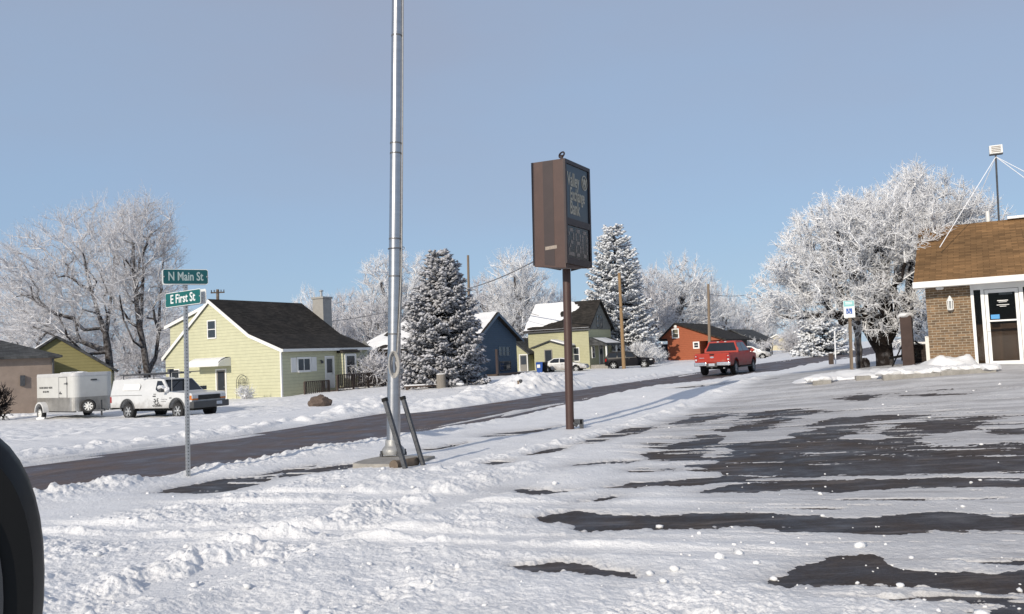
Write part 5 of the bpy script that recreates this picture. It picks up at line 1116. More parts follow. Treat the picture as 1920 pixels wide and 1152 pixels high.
# ------------------------------------------------------------------ poles, signs and small things by the lot
def surf(x, y, d=0.): return Vector((x, y, gz(x, y)+d))
def flagpole():
    b=G(738,866); b0=Vector((b.x,b.y,tz(b.x,b.y)+.12)); o=thing('flagpole',b0,0,'tall silver metal flagpole on a concrete pad, rope tied to its side','flagpole')
    tp=P(744.5,-2,b.y+.05); ax=(tp-b0); ax=ax/ax.z; top=ax*11.
    rr=lambda z:.112-.0035*z
    m=MB(); zs=[.2,1,2,3,4,5,6,7,8,9,10,11]; m.tube([ax*z for z in zs],[rr(z) for z in zs],32); m.build('shaft',M['steel'],o,smooth=True)
    m=MB().lathe([(.185,0),(.19,.06),(.18,.09),(.145,.13),(.128,.15),(.122,.22),(.116,.24)],28); m.build('base_collar',M['alu'],o,smooth=True)
    for k in range(4):
        a=k*PI/2+.5; MB().lathe([(.028,.0),(.028,.05),(.018,.06),(.018,.1)],6,Matrix.Translation((.205*math.cos(a),.205*math.sin(a),-.03))).build('anchor_bolt',M['dsteel'],o)
    for z in (4.95,5.92-.8,3.52,2.9,6.95,1.95):
        m2=MB(); p=ax*z; m2.tube([p-ax*.013,p+ax*.013],rr(z)+.004,28); m2.build('seam_band',M['seam'],o,smooth=True)
    MB().tube([ax*3.35+Vector((.1,0,0))-Vector((rr(3.35)+.1,0,0)),],.01,3) if 0 else None
    p=ax*3.36; m=MB(); m.tube([p+Vector((math.cos(t)*(rr(3.36)+.012),math.sin(t)*(rr(3.36)+.012),0)) for t in np.linspace(0,2*PI,24)],.009,5); m.tube([p+Vector((rr(3.36)+.035+.022*math.cos(t),-.02,.022*math.sin(t))) for t in np.linspace(0,2*PI,10)],.006,5); m.build('retaining_ring',M['seam'],o)
    # halyard down the right side to a cleat, spare rope coiled on it
    r=lambda z,an,e=.02: ax*z+Vector(((rr(z)+e)*math.cos(an),(rr(z)+e)*math.sin(an),0))
    m=MB(); m.tube([r(10.8,-.15),r(6,-.15),r(3.4,-.2),r(2.6,-.3),r(2.0,-.75),r(1.62,-1.0)],.011,6); m.tube([r(10.8,-.3),r(5,-.22),r(3.0,-.35),r(2.2,-.75),r(1.62,-1.05)],.011,6)
    rg=random.Random(4)
    for k in range(5):
        w_=.085+.012*k; h_=.16+.015*k; c=r(1.45,-1.4,.035+.006*k)
        m.tube([c+Vector((w_*.62*math.sin(t),-.01*k,h_*math.cos(t)*(1 if math.cos(t)>0 else .95))) for t in np.linspace(0,2*PI,18)],.013,5)
    m.tube([r(1.5,-1.2,.06),r(1.36,-1.0,.075),r(1.30,-.75,.06),r(1.33,-.5,.05),r(1.37,-.35,.04)],.026,6)
    m.build('halyard',M['rope'],o,smooth=True)
    m=MB(); c=r(1.55,-1.05,.03); m.bar(c-Vector((0,0,.1)),c+Vector((0,0,.1)),.03); m.build('cleat',M['alu'],o)
    pad=G(738,874); o2=thing('concrete_pad',(pad.x,pad.y,tz(pad.x,pad.y)),ROT+RAD(8),'worn concrete pad under the flagpole with snow over its front edge','concrete pad')
    rg=random.Random(2); pts=[]
    for k in range(16):
        a=2*PI*k/16; q=.54/max(abs(math.cos(a)),abs(math.sin(a)),.78); pts.append((q*math.cos(a)*rg.uniform(.95,1.03),q*math.sin(a)*rg.uniform(.95,1.03)))
    MB().prism(pts,lambda x,y:(x,y,-.2),lambda x,y:(x*.97,y*.97,.10)).build('slab',M['concrete'],o2,bevel=.015)
M['alu']=mk('cast_aluminium',(.33,.33,.325),.5,.25,9,metal=.4,bump=.1); M['seam']=mk('seam_steel',(.16,.16,.165),.5,.2,metal=.6); M['rope']=mk('old_rope',(.36,.35,.33),.9,.25,30)
flagpole()
def steel_props():
    # two steel bars stuck in the snow, leaning back against the pole
    for (x0,y0,x1,y1,lab,r_) in ((763,892,721,748,'dark steel bar leaning left in front of the flagpole',.036),(796,884,755,745,'dark steel bar leaning left just right of the flagpole',.034)):
        a=G(x0,y0-3); b=P(x1,y1,a.y+.10); o=thing('steel_bar',a,0,lab,'steel bar'); d=(b-a)
        m=MB(); m.bar(-d*.06,d,r_*2,r_*1.6); m.build('bar',M['dsteel'],o,bevel=.008)
        m=MB(); e=d.normalized(); m.bar(d-e*.04,d+e*.012,r_*2.25,r_*1.85); m.build('end_cap',M['black'],o)
    c=G(752,886); o=thing('short_pipe',c+Vector((-.05,-.05,.12)),0,'short rusty pipe end lying across the pad at the foot of the left bar','pipe')
    m=MB(); m.tube([(-.02,-.06,0),(.25,.32,.0)],.065,14); m.build('pipe',M['rustpipe'],o,smooth=True); 
    MB().tube([(-.036,-.09,0),(-.018,-.057,0)],.078,14).build('flange',M['rustpipe'],o,smooth=True)
M['rustpipe']=mk('rusty_pipe',(.15,.115,.085),.85,.35,9,bump=.2)
steel_props()
def street_sign():
    b=G(353,897); z0=tz(b.x,b.y); tp=P(347,508,b.y); o=thing('street_sign',(b.x,b.y,z0),0,'street name sign with two green blades on a perforated square post','street sign')
    ax=(tp-Vector((b.x,b.y,z0))); H=ax.z
    # post turned so that two faces show, with punched holes
    m=MB(); w=.056; rz=Matrix.Rotation(RAD(38),4,'Z')
    def pt(z): return ax*(z/H)
    q=[rz@Vector((sx*w/2,sy*w/2,0)) for sx,sy in ((-1,-1),(1,-1),(1,1),(-1,1))]
    m.add([pt(-.3)+v for v in q]+[pt(H-.02)+v for v in q],[(3,2,1,0),(4,5,6,7),(0,1,5,4),(1,2,6,5),(2,3,7,6),(3,0,4,7)]); post=m.build('post',M['galv'],o)
    m=MB()
    for k in range(int(H/.0508)):
        z=.05+k*.0508
        for nrm in ((0,-1),(1,0),(-1,0),(0,1)):
            c=pt(z)+rz@Vector((nrm[0]*(w/2+.0008),nrm[1]*(w/2+.0008),0)); n_=rz@Vector((*nrm,0)); u=Vector((0,0,1)); t=n_.cross(u)
            m.add([c+(t*math.cos(a)+u*math.sin(a))*.0085 for a in np.linspace(0,2*PI,8,endpoint=False)],[tuple(range(8))])
    m.build('holes',M['black'],post,fix=False)
    def blade(name,txt,l,hh,zc,ang,col,tcol,tsz,lab,sxx):
        d=Vector((math.cos(ang),math.sin(ang),0)); nrm=Vector((d.y,-d.x,0)); c=pt(zc)
        br=MB(); 
        for s_,nm in ((1,'blade'),(-1,'blade')):
            def f(k): return lambda x,z: tuple(c+d*x+Vector((0,0,z))+nrm*s_*(.042+k))
            def rr_(L,Hh,r): 
                P_=[]
                for sx,sy,a0 in ((1,1,0),(-1,1,PI/2),(-1,-1,PI),(1,-1,1.5*PI)):
                    P_+=[(sx*(L/2-r)+r*math.cos(a0+i*PI/8),sy*(Hh/2-r)+r*math.sin(a0+i*PI/8)) for i in range(5)]
                return P_
            bl=MB().prism(rr_(l,hh,.032),f(0),f(.006)).build('blade',M['greysign'],o)
            MB().prism(rr_(l-.018,hh-.018,.026),f(.0062),f(.0085)).build('green_face',col,bl)
            X=d if s_>0 else -d
            fm=frameM(c+nrm*s_*.0512,X,(0,0,1)); text_obj('lettering',txt,tsz,fm,tcol,bl,.0012,.0035,sx=sxx)
            for sx in (-1,1): MB().lathe([(.012,-.004),(.012,.006)],8,Matrix.Translation(c+nrm*s_*.05+d*sx*(l/2-.02))@Matrix.Rotation(PI/2,4,'Y')).build('bolt',M['galv'],bl)
        m=MB()
        for sx in (-1,1): m.bar(c+d*sx*(l/2-.02)-nrm*.06,c+d*sx*(l/2-.02)+nrm*.06,.012)
        m.build('bracket',M['galv'],o)
    zc1=(P(346,520,b.y)-Vector((0,0,z0))).z; zc2=(P(347,560,b.y)-Vector((0,0,z0))).z
    blade('b','N Main St',.66,.235,zc1,RAD(30),M['greend'],M['lettergrey'],.185,'',.68)
    blade('b','E First St',.98,.225,zc2,-RAD(38),M['green'],M['greysign'],.19,'',1.0)
M['greend']=mk('sign_green_shaded',(.004,.075,.085),.45,.15,4); M['lettergrey']=mk('shaded_letters',(.34,.42,.42),.5,.1)  # N Main blade: its dimmer, shaded side is put into darker green and letters
street_sign()
def bank_sign():
    b=G(1069,808); z0=tz(b.x,b.y); o=thing('bank_sign',(b.x,b.y,z0),0,'brown bank sign cabinet with light lettering and number display on a steel post','sign')
    o.rotation_euler=(0,RAD(1.5),0); pt=lambda z: Vector((0,0,z))
    a=RAD(29.5); u=Vector((math.sin(a),math.cos(a),0)); w=Vector((math.cos(a),-math.sin(a),0))      # along the street / towards the viewer's right
    Wd,Dp=1.24,.72
    near=P(1058,400,b.y-.75); nx,ny=near.x-b.x-.112,near.y-b.y
    zt=P(1058,297,b.y-.75).z-z0; zb=P(1058,503,b.y-.75).z-z0
    c0=Vector((nx,ny,0)); c1=c0+u*Wd; c3=c0-w*Dp; c2=c1-w*Dp
    # cabinet: underside is slightly hipped towards the near corner
    up=lambda c,z:(c.x,c.y,z)
    zb1,zb3,zb2=zb+.09,zb+.07,zb+.12
    MB().tube([pt(-.2),pt(zb+.05)],.088,20).build('post',M['brownmetal'],o,smooth=True)
    cab=MB().add([up(c0,zb),up(c1,zb1),up(c2,zb2),up(c3,zb3),up(c0,zt),up(c1,zt),up(c2,zt),up(c3,zt)],[(3,2,1,0),(4,5,6,7),(0,1,5,4),(1,2,6,5),(2,3,7,6),(3,0,4,7)]).build('cabinet',M['brownmetal'],o,bevel=.012)
    # broad faces: frame, dark glass panel, lettering, number panel
    def face(org,ux,nn,tag_):
        f=lambda k:(lambda x,z:tuple(org+ux*x+Vector((0,0,z))+nn*k))
        m=MB(); H0,H1=zb+.10,zt
        for x0,x1,za,zc in ((0,.07,H0,H1),(Wd-.07,Wd,H0,H1),(.07,Wd-.07,H1-.08,H1),(.07,Wd-.07,H0,H0+.13),(.07,Wd-.07,zt-1.36,zt-1.22)):
            m.prism([(x0,za),(x1,za),(x1,zc),(x0,zc)],f(-.01),f(.035))
        fr_=m.build('face_frame',M['dbrown'],o)
        pn=MB().prism([(.072,zt-1.218),(Wd-.072,zt-1.218),(Wd-.072,zt-.082),(.072,zt-.082)],f(-.005),f(.012)).build('name_panel',M['panel'],o)
        rel=lambda x,z,k=.014: frameM(org+ux*x+Vector((0,0,z))+nn*k,ux,(0,0,1))
        for txt,x,z,sz in (('Valley',.42,zt-.40,.40),('Exchange',.61,zt-.70,.38),('Bank',.47,zt-.99,.40)):
            text_obj('lettering',txt,sz,rel(x,z),M['gold'],pn,.004,.006,sx=.60 if txt!='Exchange' else .50)
        cx,cz=.97,zt-.36; m=MB()
        n_=28; ro,ri=.165,.140
        ring=[(cx+ro*math.cos(t)*.86,cz+ro*math.sin(t)) for t in np.linspace(0,2*PI,n_,endpoint=False)]; rin=[(cx+ri*math.cos(t)*.86,cz+ri*math.sin(t)) for t in np.linspace(0,2*PI,n_,endpoint=False)]
        for i in range(n_): j=(i+1)%n_; m.prism([ring[i],ring[j],rin[j],rin[i]],f(.013),f(.022))
        for s_ in (-1,1):
            m.prism([(cx+s_*.005,cz-.125),(cx+s_*.045,cz-.10),(cx+s_*.105,cz+.07),(cx+s_*.065,cz+.085)],f(.013),f(.022))
        m.prism([(cx-.022,cz-.03),(cx+.022,cz-.03),(cx+.030,cz+.06),(cx,cz+.11),(cx-.030,cz+.06)],f(.013),f(.022))
        m.build('emblem',M['gold'],pn)
        dp=MB().prism([(.072,zb+.232),(Wd-.072,zb+.232),(Wd-.072,zt-1.362),(.072,zt-1.362)],f(-.005),f(.010)).build('number_display',M['display'],o)
        # dot-matrix digits, unlit reflectors
        hd=(zt-1.362)-(zb+.232); dig={'2':['01110','10001','00001','00110','01000','10000','11111'],'8':['01110','10001','10001','01110','10001','10001','01110'],'0':['01110','10001','10001','10001','10001','10001','01110']}
        for k,ch in enumerate('280'):
            m=MB()
            for r_,row in enumerate(dig[ch]):
                for q_,v in enumerate(row):
                    x=.17+k*.33+q_*.052; z=zt-1.362-hd*.13-r_*hd*.74/6
                    if v=='1': m.prism([(x-.024,z-.036),(x+.024,z-.036),(x+.024,z+.036),(x-.024,z+.036)],f(.0102),f(.014))
            m.build('digit',M['dotlit'],dp)
    face(c0,u,w,'a'); face(c2,-u,-w,'b')
    # narrow ends: flat dark strip painting the shaded groove between the two cabinets and a small maker's plate
    for org,ux,nn in ((c3,w,-u),(c1,-w,u)):
        f=lambda k:(lambda x,z:tuple(org+ux*x+Vector((0,0,z))+nn*k))
        MB().prism([(Dp*.33,zb+.1),(Dp*.66,zb+.06),(Dp*.66,zt-.01),(Dp*.33,zt-.01)],f(-.01),f(.004)).build('groove_strip',M['dbrown'],o)
        MB().prism([(Dp*.36,zb+.40),(Dp*.74,zb+.42),(Dp*.74,zb+.49),(Dp*.36,zb+.47)],f(.004),f(.008)).build('maker_plate',mk('dull_plate',(.30,.25,.21),.6,.4,40),o)
    # lifting eye on the top near corner
    m=MB(); c=c0+u*.05-w*.06; m.tube([c+Vector((0,0,zt+.02))+w*.0+(u*.085*math.cos(t)-w*.10*math.cos(t))+Vector((0,0,.07+.05*math.sin(t))) for t in np.linspace(0,2*PI,16)],.018,6); m.bar(c+Vector((0,0,zt-.02)),c+Vector((0,0,zt+.08)),.10,.06)
    m.build('lifting_eye',M['dbrown'],o)
    # conduit elbow and box at the foot
    m=MB(); m.box(.09,.26,-.05,.05,.13,.24); m.box(.20,.285,-.05,.05,-.1,.24); m.tube([(.06,-.03,.16),(.15,-.05,.10)],.035,8); m.build('conduit_elbow',M['dsteel'],o,bevel=.012)
M['panel']=mk('sign_panel',(.020,.026,.036),.28,.15,2,spec=.5); M['gold']=mk('tarnished_letters',(.46,.41,.32),.45,.2,12,metal=.3); M['display']=mk('display_black',(.006,.006,.007),.25,.2); M['dotlit']=mk('reflector_dots',(.22,.18,.16),.4,.4,30); M['dotdark']=mk('unlit_dots',(.028,.024,.024),.4,.3,30)
bank_sign()
def parking_sign():
    b=at(1597,26); o=thing('parking_sign',(b.x,b.y,gz(b.x,b.y)-.05),0,'blue and white wheelchair parking sign on a thin wooden post','parking sign')
    tp=P(1592,566,b.y)-o.location; ax=tp/tp.z
    m=MB(); m.bar(ax*-.2,ax*(tp.z-.1),.075,.075); m.build('post',M['wood'],o)
    d=Vector((cA*.97,-.32,0)).normalized(); nn=Vector((d.y,-d.x,0)); c=P(1592,580,b.y)-o.location+nn*.045; hh=(P(1592,565,b.y)-P(1592,597,b.y)).length
    f=lambda k:(lambda x,z:tuple(c+d*x+Vector((0,0,z))+nn*k)); W=.32
    pl=MB().prism([(-W/2,-hh/2),(W/2,-hh/2),(W/2,hh/2),(-W/2,hh/2)],f(0),f(.005)).build('plate',M['greysign'],o)
    MB().prism([(-W/2+.012,.08),(W/2-.012,.08),(W/2-.012,hh/2-.012),(-W/2+.012,hh/2-.012)],f(.0052),f(.007)).build('teal_panel',M['teal'],pl)
    for zz in (.205,.16): MB().prism([(-.10,zz-.012),(.10,zz-.012),(.10,zz+.012),(-.10,zz+.012)],f(.0072),f(.009)).build('faded_line',M['greysign'],pl)
    MB().prism([(-.085,-.15),(.085,-.15),(.085,.02),(-.085,.02)],f(.0052),f(.007)).build('blue_square',M['blue'],pl)
    m=MB(); g=lambda x,z: Vector(f(.009)(x,z)); m.tube([g(-.012+.042*math.cos(t),-.095+.042*math.sin(t)) for t in np.linspace(2.4,6.6,14)],.0075,5); m.tube([g(-.018,-.005),g(-.014,-.07),g(.022,-.072),g(.04,-.125),g(.055,-.12)],.0085,5); m.tube([g(-.016,-.035),g(.02,-.037)],.007,5); m.blob(g(-.020,.005),.013,1,0,1); m.build('wheelchair_symbol',M['greysign'],pl)
    # rough timber post next to it
    b=at(1612,27.2); o=thing('timber_post',(b.x,b.y,gz(b.x,b.y)-.1),0,'thick weathered timber post beside the wheelchair sign under the tree','post')
    tp=P(1606,595,b.y)-o.location; n_=10; pts=[tp*(k/n_)+Vector((.02*math.sin(k*2.1),0,0)) for k in range(n_+1)]; MB().tube(pts,[.105+.008*math.sin(k*1.7) for k in range(n_+1)],10).build('trunk',M['bark'],o,smooth=True)
    MB().blob((.15,-.1,.22),.12,5,.3,2,(1,1,1.6)).build('stump',M['barkdark'],o)
    # small posts by the street
    b=at(1559,40); o=thing('short_post',(b.x,b.y,gz(b.x,b.y)-.1),0,'short dark post at the snowy street edge left of the wheelchair sign','post'); MB().box(-.09,.09,-.09,.09,0,.62).build('shaft',M['deck'],o,bevel=.02); MB().blob((0,0,.63),.1,3,.2,1,(1,1,.5)).build('snow',M['snow'],o,smooth=True)
    b=at(1567,40.5); o=thing('frosted_stake',(b.x,b.y,gz(b.x,b.y)-.1),0,'thin pale frosted stake standing beside the short dark post','stake'); tp=P(1565,622,b.y)-o.location; m=MB(); m.tube([(0,0,0),tp],.03,6); m.build('rod',M['frost'],o); MB().tube([tp*.9,tp*1.02],.038,6).build('cap',M['snow'],o)
parking_sign()
def gate_ramp():
    # trunk-like brick pier, black railing and gate between the tree and the bank
    b=at(1705,25.5); z=gz(b.x,b.y); o=thing('brown_pier',(b.x,b.y,z-.3),ROT,'dark brown wooden pier with snow cap left of the bank wall','pier')
    h=P(1705,592,b.y).z-z+.3; MB().box(-.16,.16,-.16,.16,0,h).build('shaft',mk('pier_brown',(.055,.035,.030),.85,.3,3),o,bevel=.015); MB().blob((0,0,h),.22,4,.2,2,(1,1,.45)).build('snow',M['snow'],o,smooth=True)
    o=thing('black_railing',(b.x,b.y,z-.1),0,'black metal railing with diagonal braces between the tree and the bank','railing'); q=lambda px,py,Y=25.6: P(px,py,Y)-o.location
    m=MB(); m.bar(q(1696,634),q(1700,680),.05); m.bar(q(1668,672),q(1700,666),.07); m.bar(q(1695,640),q(1672,690),.03); m.bar(q(1699,648),q(1690,668),.04); m.bar(q(1706,650),q(1722,664),.045); m.bar(q(1715,640),q(1726,648),.045); m.bar(q(1722,664),q(1712,672),.04); m.build('frame',M['black'],o)
    c=at(1726,27.5); o=thing('brick_planter_wall',(c.x,c.y,tz(c.x,c.y)),ROT,'low dark brick wall beside the bank behind the black railing','wall'); h=P(1726,646,c.y).z-tz(c.x,c.y); w_=MB().box(-.5,.9,-.15,.25,-.3,h).build('bricks',M['brickdark'],o); uvbox(w_); MB().box(-.55,.9,-.2,.3,h+.002,h+.08).build('snow',M['snow'],o,bevel=.03)
    c=at(1742,26.6); o=thing('white_post',(c.x,c.y,tz(c.x,c.y)),ROT,'white painted post at the back corner of the bank wall','post'); MB().box(-.06,.06,-.06,.06,0,P(1740,632,c.y).z-tz(c.x,c.y)).build('shaft',M['trim'],o,bevel=.01); MB().blob((0,0,P(1740,632,c.y).z-tz(c.x,c.y)),.08,1,.1,1,(1,1,.5)).build('snow',M['snow'],o,smooth=True)
M['brickdark']=shingles('dark_bricks',(.05,.040,.036),.21,.075,.3)
gate_ramp()
def kerbs():
    # raised bed in front of the bank: kerb stones half buried, snow lumps on them
    pts=[(1520,722,20.5),(1560,716,20.8),(1640,707,21.2),(1700,704,21.4),(1745,702,21.6),(1790,697,21.9),(1865,700,21.2)]
    k=0
    for (xa,ya,xb,yb,Y) in ((1524,713,1558,709,23.4),(1604,706,1632,703,23.2),(1655,710,1762,702,22.6),(1762,702,1866,694,22.3)):
        a=at(xa,Y); b=at(xb,Y-.12*(xb-xa)/40)
        o=thing('kerb_stone',((a.x+b.x)/2,(a.y+b.y)/2,tz((a.x+b.x)/2,(a.y+b.y)/2)),0,['short grey kerb stone in the snow, leftmost of the row before the bank','grey kerb stone below the timber post with bare face','long kerb stone below the brown pier under snow','long kerb stone below the brick wall and lantern, snow on top'][k],'kerb','kerb stones before the bank')
        d=Vector((b.x-a.x,b.y-a.y,0)); m=MB(); m.bar(-d/2+Vector((0,0,.03)),d/2+Vector((0,0,.03)),.25,.18); m.build('stone',M['concrete'],o,bevel=.02)
        m=MB(); n_=int(d.length/.16)+2; rg=random.Random(k)
        for i in range(n_):
            if k==1 and i<n_*.9: continue
            m.blob(-d/2+d*(i/(n_-1))+Vector((rg.uniform(-.05,.05),rg.uniform(.0,.2),.15)),rg.uniform(.12,.2),i+k*50,.2,2,(1.3,1.1,.55))
        m.build('snow',M['snow'],o,smooth=True); k+=1
kerbs()
def bed_snow():
    # snow bank heaped against the brick and over the raised bed
    o=thing('snow_bank',(BK.O.x,BK.O.y,BK.O.z),ROT,'white snow heaped against the brick wall of the bank beside its door','snow bank')
    K,R=60,26; x0,x1=-3.6,BXS[2]-.12; vs=[]
    for i in range(R):
        y=-.02-2.1*i/(R-1)
        for j in range(K+1):
            x=x0+(x1-x0)*j/K; wx,wy=BK.o.matrix_world.to_translation().x,0
            gp=Matrix.Translation(BK.O)@Matrix.Rotation(ROT,4,'Z')@Vector((x,y,0)); g=tz(gp.x,gp.y)-BK.O.z
            n_=float(fbm(np.array([x*1.6]),np.array([y*1.6]),203,4)[0]); l_=float(max(0,fbm(np.array([x*4.]),np.array([y*4.]),207,3)[0]))
            edge=min(1,(x-x0)/.8,(x1-x)/.25)
            hh=(.26*math.exp(-((y+.35)/.5)**2)*sstep(-.6,.3,x)+.13*math.exp(-((y+1.35)/.55)**2))*(1+.6*n_)+.08*l_
            gap=math.exp(-((y+.95)/.16)**2)*max(0,math.sin(x*4.3+2*n_))*.16
            vs.append((x,y,max(g,-.9)+(.02+hh-gap)*max(0,edge)-.12*(i==R-1)-.1*(edge<=0)))
    MB().add(vs,[(i*(K+1)+j,i*(K+1)+j+1,(i+1)*(K+1)+j+1,(i+1)*(K+1)+j) for i in range(R-1) for j in range(K)]).build('heap',M['snow'],o,smooth=True)
bed_snow()
def mast():
    c=BK.on(1873,428,1,3.6); o=thing('roof_floodlight',BK.O,ROT,'small box shaped light on a thin mast with guy wires on the bank roof','light mast')
    tp=BK.on(1867,292,1,3.6); base=Vector((c.x,3.6,tp.z-4.3 if 0 else c.z-.35))
    m=MB(); m.tube([base,tp],.028,8); m.build('mast',M['dsteel'],o)
    h=BK.on(1867,281,1,3.6); w_=(BK.on(1879,281,1,3.6)-BK.on(1854,281,1,3.6)).length/2; hh=.13
    rot=Matrix.Translation(h)@Matrix.Rotation(RAD(6),4,'Z')
    bx=MB().box(-w_,w_,-.09,.09,-hh,hh,rot).build('lamp_box',M['white'],o,bevel=.012)
    m=MB()
    for k in range(4): m.box(-w_*.72,w_*.72,-.096,-.0905,-hh*.7+k*hh*.4,-hh*.7+k*hh*.4+.03,rot)
    m.build('louvre',mk('louvre_grey',(.26,.23,.2)),bx); MB().box(-w_,w_,-.1,.1,-hh-.03,-hh-.002,rot).build('base_plate',M['dsteel'],bx)
    t2=tp*.985+base*.015
    for px,py,yy in ((1762,464,.9),(1936,345,2.0),(1965,345,1.4)): 
        e=BK.on(px,py,1,yy); MB().tube([t2,e],.012,5).build('guy_wire',M['frost'],o)
    e=BK.on(1806,440,1,5.2); MB().tube([t2,e],.010,5).build('guy_wire',M['frost'],o)
mast()
def boulders():
    b=G(600,768); o=thing('boulder',(b.x,b.y,b.z),RAD(20),'brown granite boulder in the snow in front of the yellow house','boulder')
    bm=MB(); bm.blob((0,0,.26),.46,12,.16,3,(1.05,.8,.72)); me=bm.build('rock',mk('granite',(.115,.085,.068),.9,.45,4,bump=.5,bscale=18),o,smooth=True)
    m=MB(); m.blob((.1,.1,.52),.22,3,.2,2,(1.3,1,.3)); m.blob((-.35,-.25,.05),.22,5,.2,2,(1.5,1,.5)); m.build('snow',M['snow'],o,smooth=True)
    # cut trunk and planks under the spruce
    b=G(828,731); o=thing('tree_stump',(b.x,b.y,b.z-.1),0,'grey cut log standing upright before the blue spruce','stump'); r_=.26; MB().tube([(0,0,0),(0,0,.95)],[r_*1.1,r_],12).build('log',mk('grey_log',(.22,.20,.175),.9,.3,4,stretch=(4,4,.5),bump=.3),o,smooth=True); MB().blob((0,0,.95),.25,3,.1,2,(1,1,.3)).build('snow',M['snow'],o,smooth=True)
    b=G(795,733); o=thing('low_bench',(b.x,b.y,b.z),RAD(10),'low dark plank bench with snow on it left of the grey log','bench'); MB().box(-1.1,1.1,-.15,.15,.22,.30).build('seat',M['deck'],o); MB().box(-1.0,-.85,-.14,.14,-.1,.22).build('leg',M['deck'],o); MB().box(.85,1.0,-.14,.14,-.1,.22).build('leg',M['deck'],o); MB().box(-1.08,1.08,-.14,.14,.301,.37).build('snow',M['snow'],o,bevel=.03)
    b=G(860,731); o=thing('wire_stand',(b.x,b.y,b.z),RAD(-15),'thin metal stand half buried in snow right of the grey log','stand'); m=MB(); m.bar((-.4,0,.2),(.5,0,.28),.05); m.bar((-.4,0,-.1),(-.4,0,.2),.03); m.bar((.5,0,-.1),(.5,0,.55),.03); m.build('frame',M['dsteel'],o); MB().blob((.1,0,.3),.16,2,.2,2,(1.5,1,.5)).build('snow',M['snow'],o,smooth=True)
    # trellis and snowy shrub by the yellow house wall
    a=YH.on(444,745,1,-.15); b2=YH.on(463,708,1,-.15); o=thing('garden_trellis',YH.O,ROT,'round topped wire trellis against the yellow house side wall','trellis'); w_=(b2.x-a.x)/2; xc=(a.x+b2.x)/2; zt=b2.z; z0=a.z-.3
    m=MB(); m.tube([(xc-w_,-.15,z0),(xc-w_,-.15,zt-w_*.6)]+[(xc-w_*math.cos(t),-.15,zt-w_*.6+w_*math.sin(t)) for t in np.linspace(.2,PI-.2,9)]+[(xc+w_,-.15,zt-w_*.6),(xc+w_,-.15,z0)],.018,5)
    for k in range(5): z=z0+.4+k*(zt-z0-.5)/5; m.tube([(xc-w_,-.15,z),(xc+w_,-.15,z)],.012,4)
    for k in range(3): r_=w_*(.3+.2*k); m.tube([(xc+r_*math.cos(t),-.15,zt-w_*.7+r_*math.sin(t)) for t in np.linspace(0,2*PI,14)],.012,4)
    m.build('wire_frame',M['dsteel'],o)
boulders()
def utility_poles():
    specs=[(877.5,479,93,'grey utility pole behind the blue spruce','wood',.15),(1161,512,80,'tan wooden utility pole leaning left in front of the black car','woodtan',.16),(1328,533,78,'thin grey utility pole in front of the red house','wood',.13),(408,543,75,'utility pole with crossarm behind the yellow house roof','wood',.15),]
    tops=[]
    for px,py,Y,lab,mt,r in specs:
        bx={877.5:882,1161:1170,1328:1331,408:411}[px]; b=at(bx,Y); tp=P(px,py,Y); o=thing('utility_pole',(b.x,b.y,b.z-.2),0,lab,'utility pole','utility poles along the street')
        d=tp-o.location; MB().tube([(0,0,0),d*.5,d],[r*1.12,r,r*.85],12).build('shaft',M[mt],o,smooth=True); tops.append(tp)
        if px==408:
            m=MB(); m.bar(d*.97+Vector((-.6,0,0)),d*.97+Vector((.6,0,0)),.11); m.build('crossarm',M['wood'],o)
            for x in (-.55,-.3,.3,.55): MB().tube([d*.97+Vector((x,0,.05)),d*.97+Vector((x,0,.24))],.045,6).build('insulator',M['dsteel'],o)
        else:
            for k in (.55,.62): MB().lathe([(.03,0),(.06,.03),(.06,.12),(.03,.15)],8,Matrix.Translation(d*k+Vector((r,0,0)))).build('insulator',M['dsteel'],o)
    def wire(a,b,sag,r,lab):
        a=Vector(a); b=Vector(b); o=thing('power_line',a,0,lab,'cable','overhead wires'); d=b-a
        MB().tube([d*t-Vector((0,0,sag*4*t*(1-t))) for t in np.linspace(0,1,14)],r,5).build('wire',M['wire'],o)
    wire(P(879,541,93),P(1060,456,70),.4,.055,'thick frosted wire rising from the grey pole to behind the bank sign')
    wire(P(879,538,93),P(1010,592,88),.3,.025,'thin wire dropping from the grey pole to the pale green house')
    wire(P(530,610,80),P(879,540,93),.8,.035,'wire running from behind the chimney to the grey pole')
    wire(P(1327,552,78),P(1470,520,140),1.2,.03,'faint wire from the thin grey pole to the right tree')
M['wire']=mk('frosted_wire',(.16,.16,.17),.7,.2)
utility_poles()
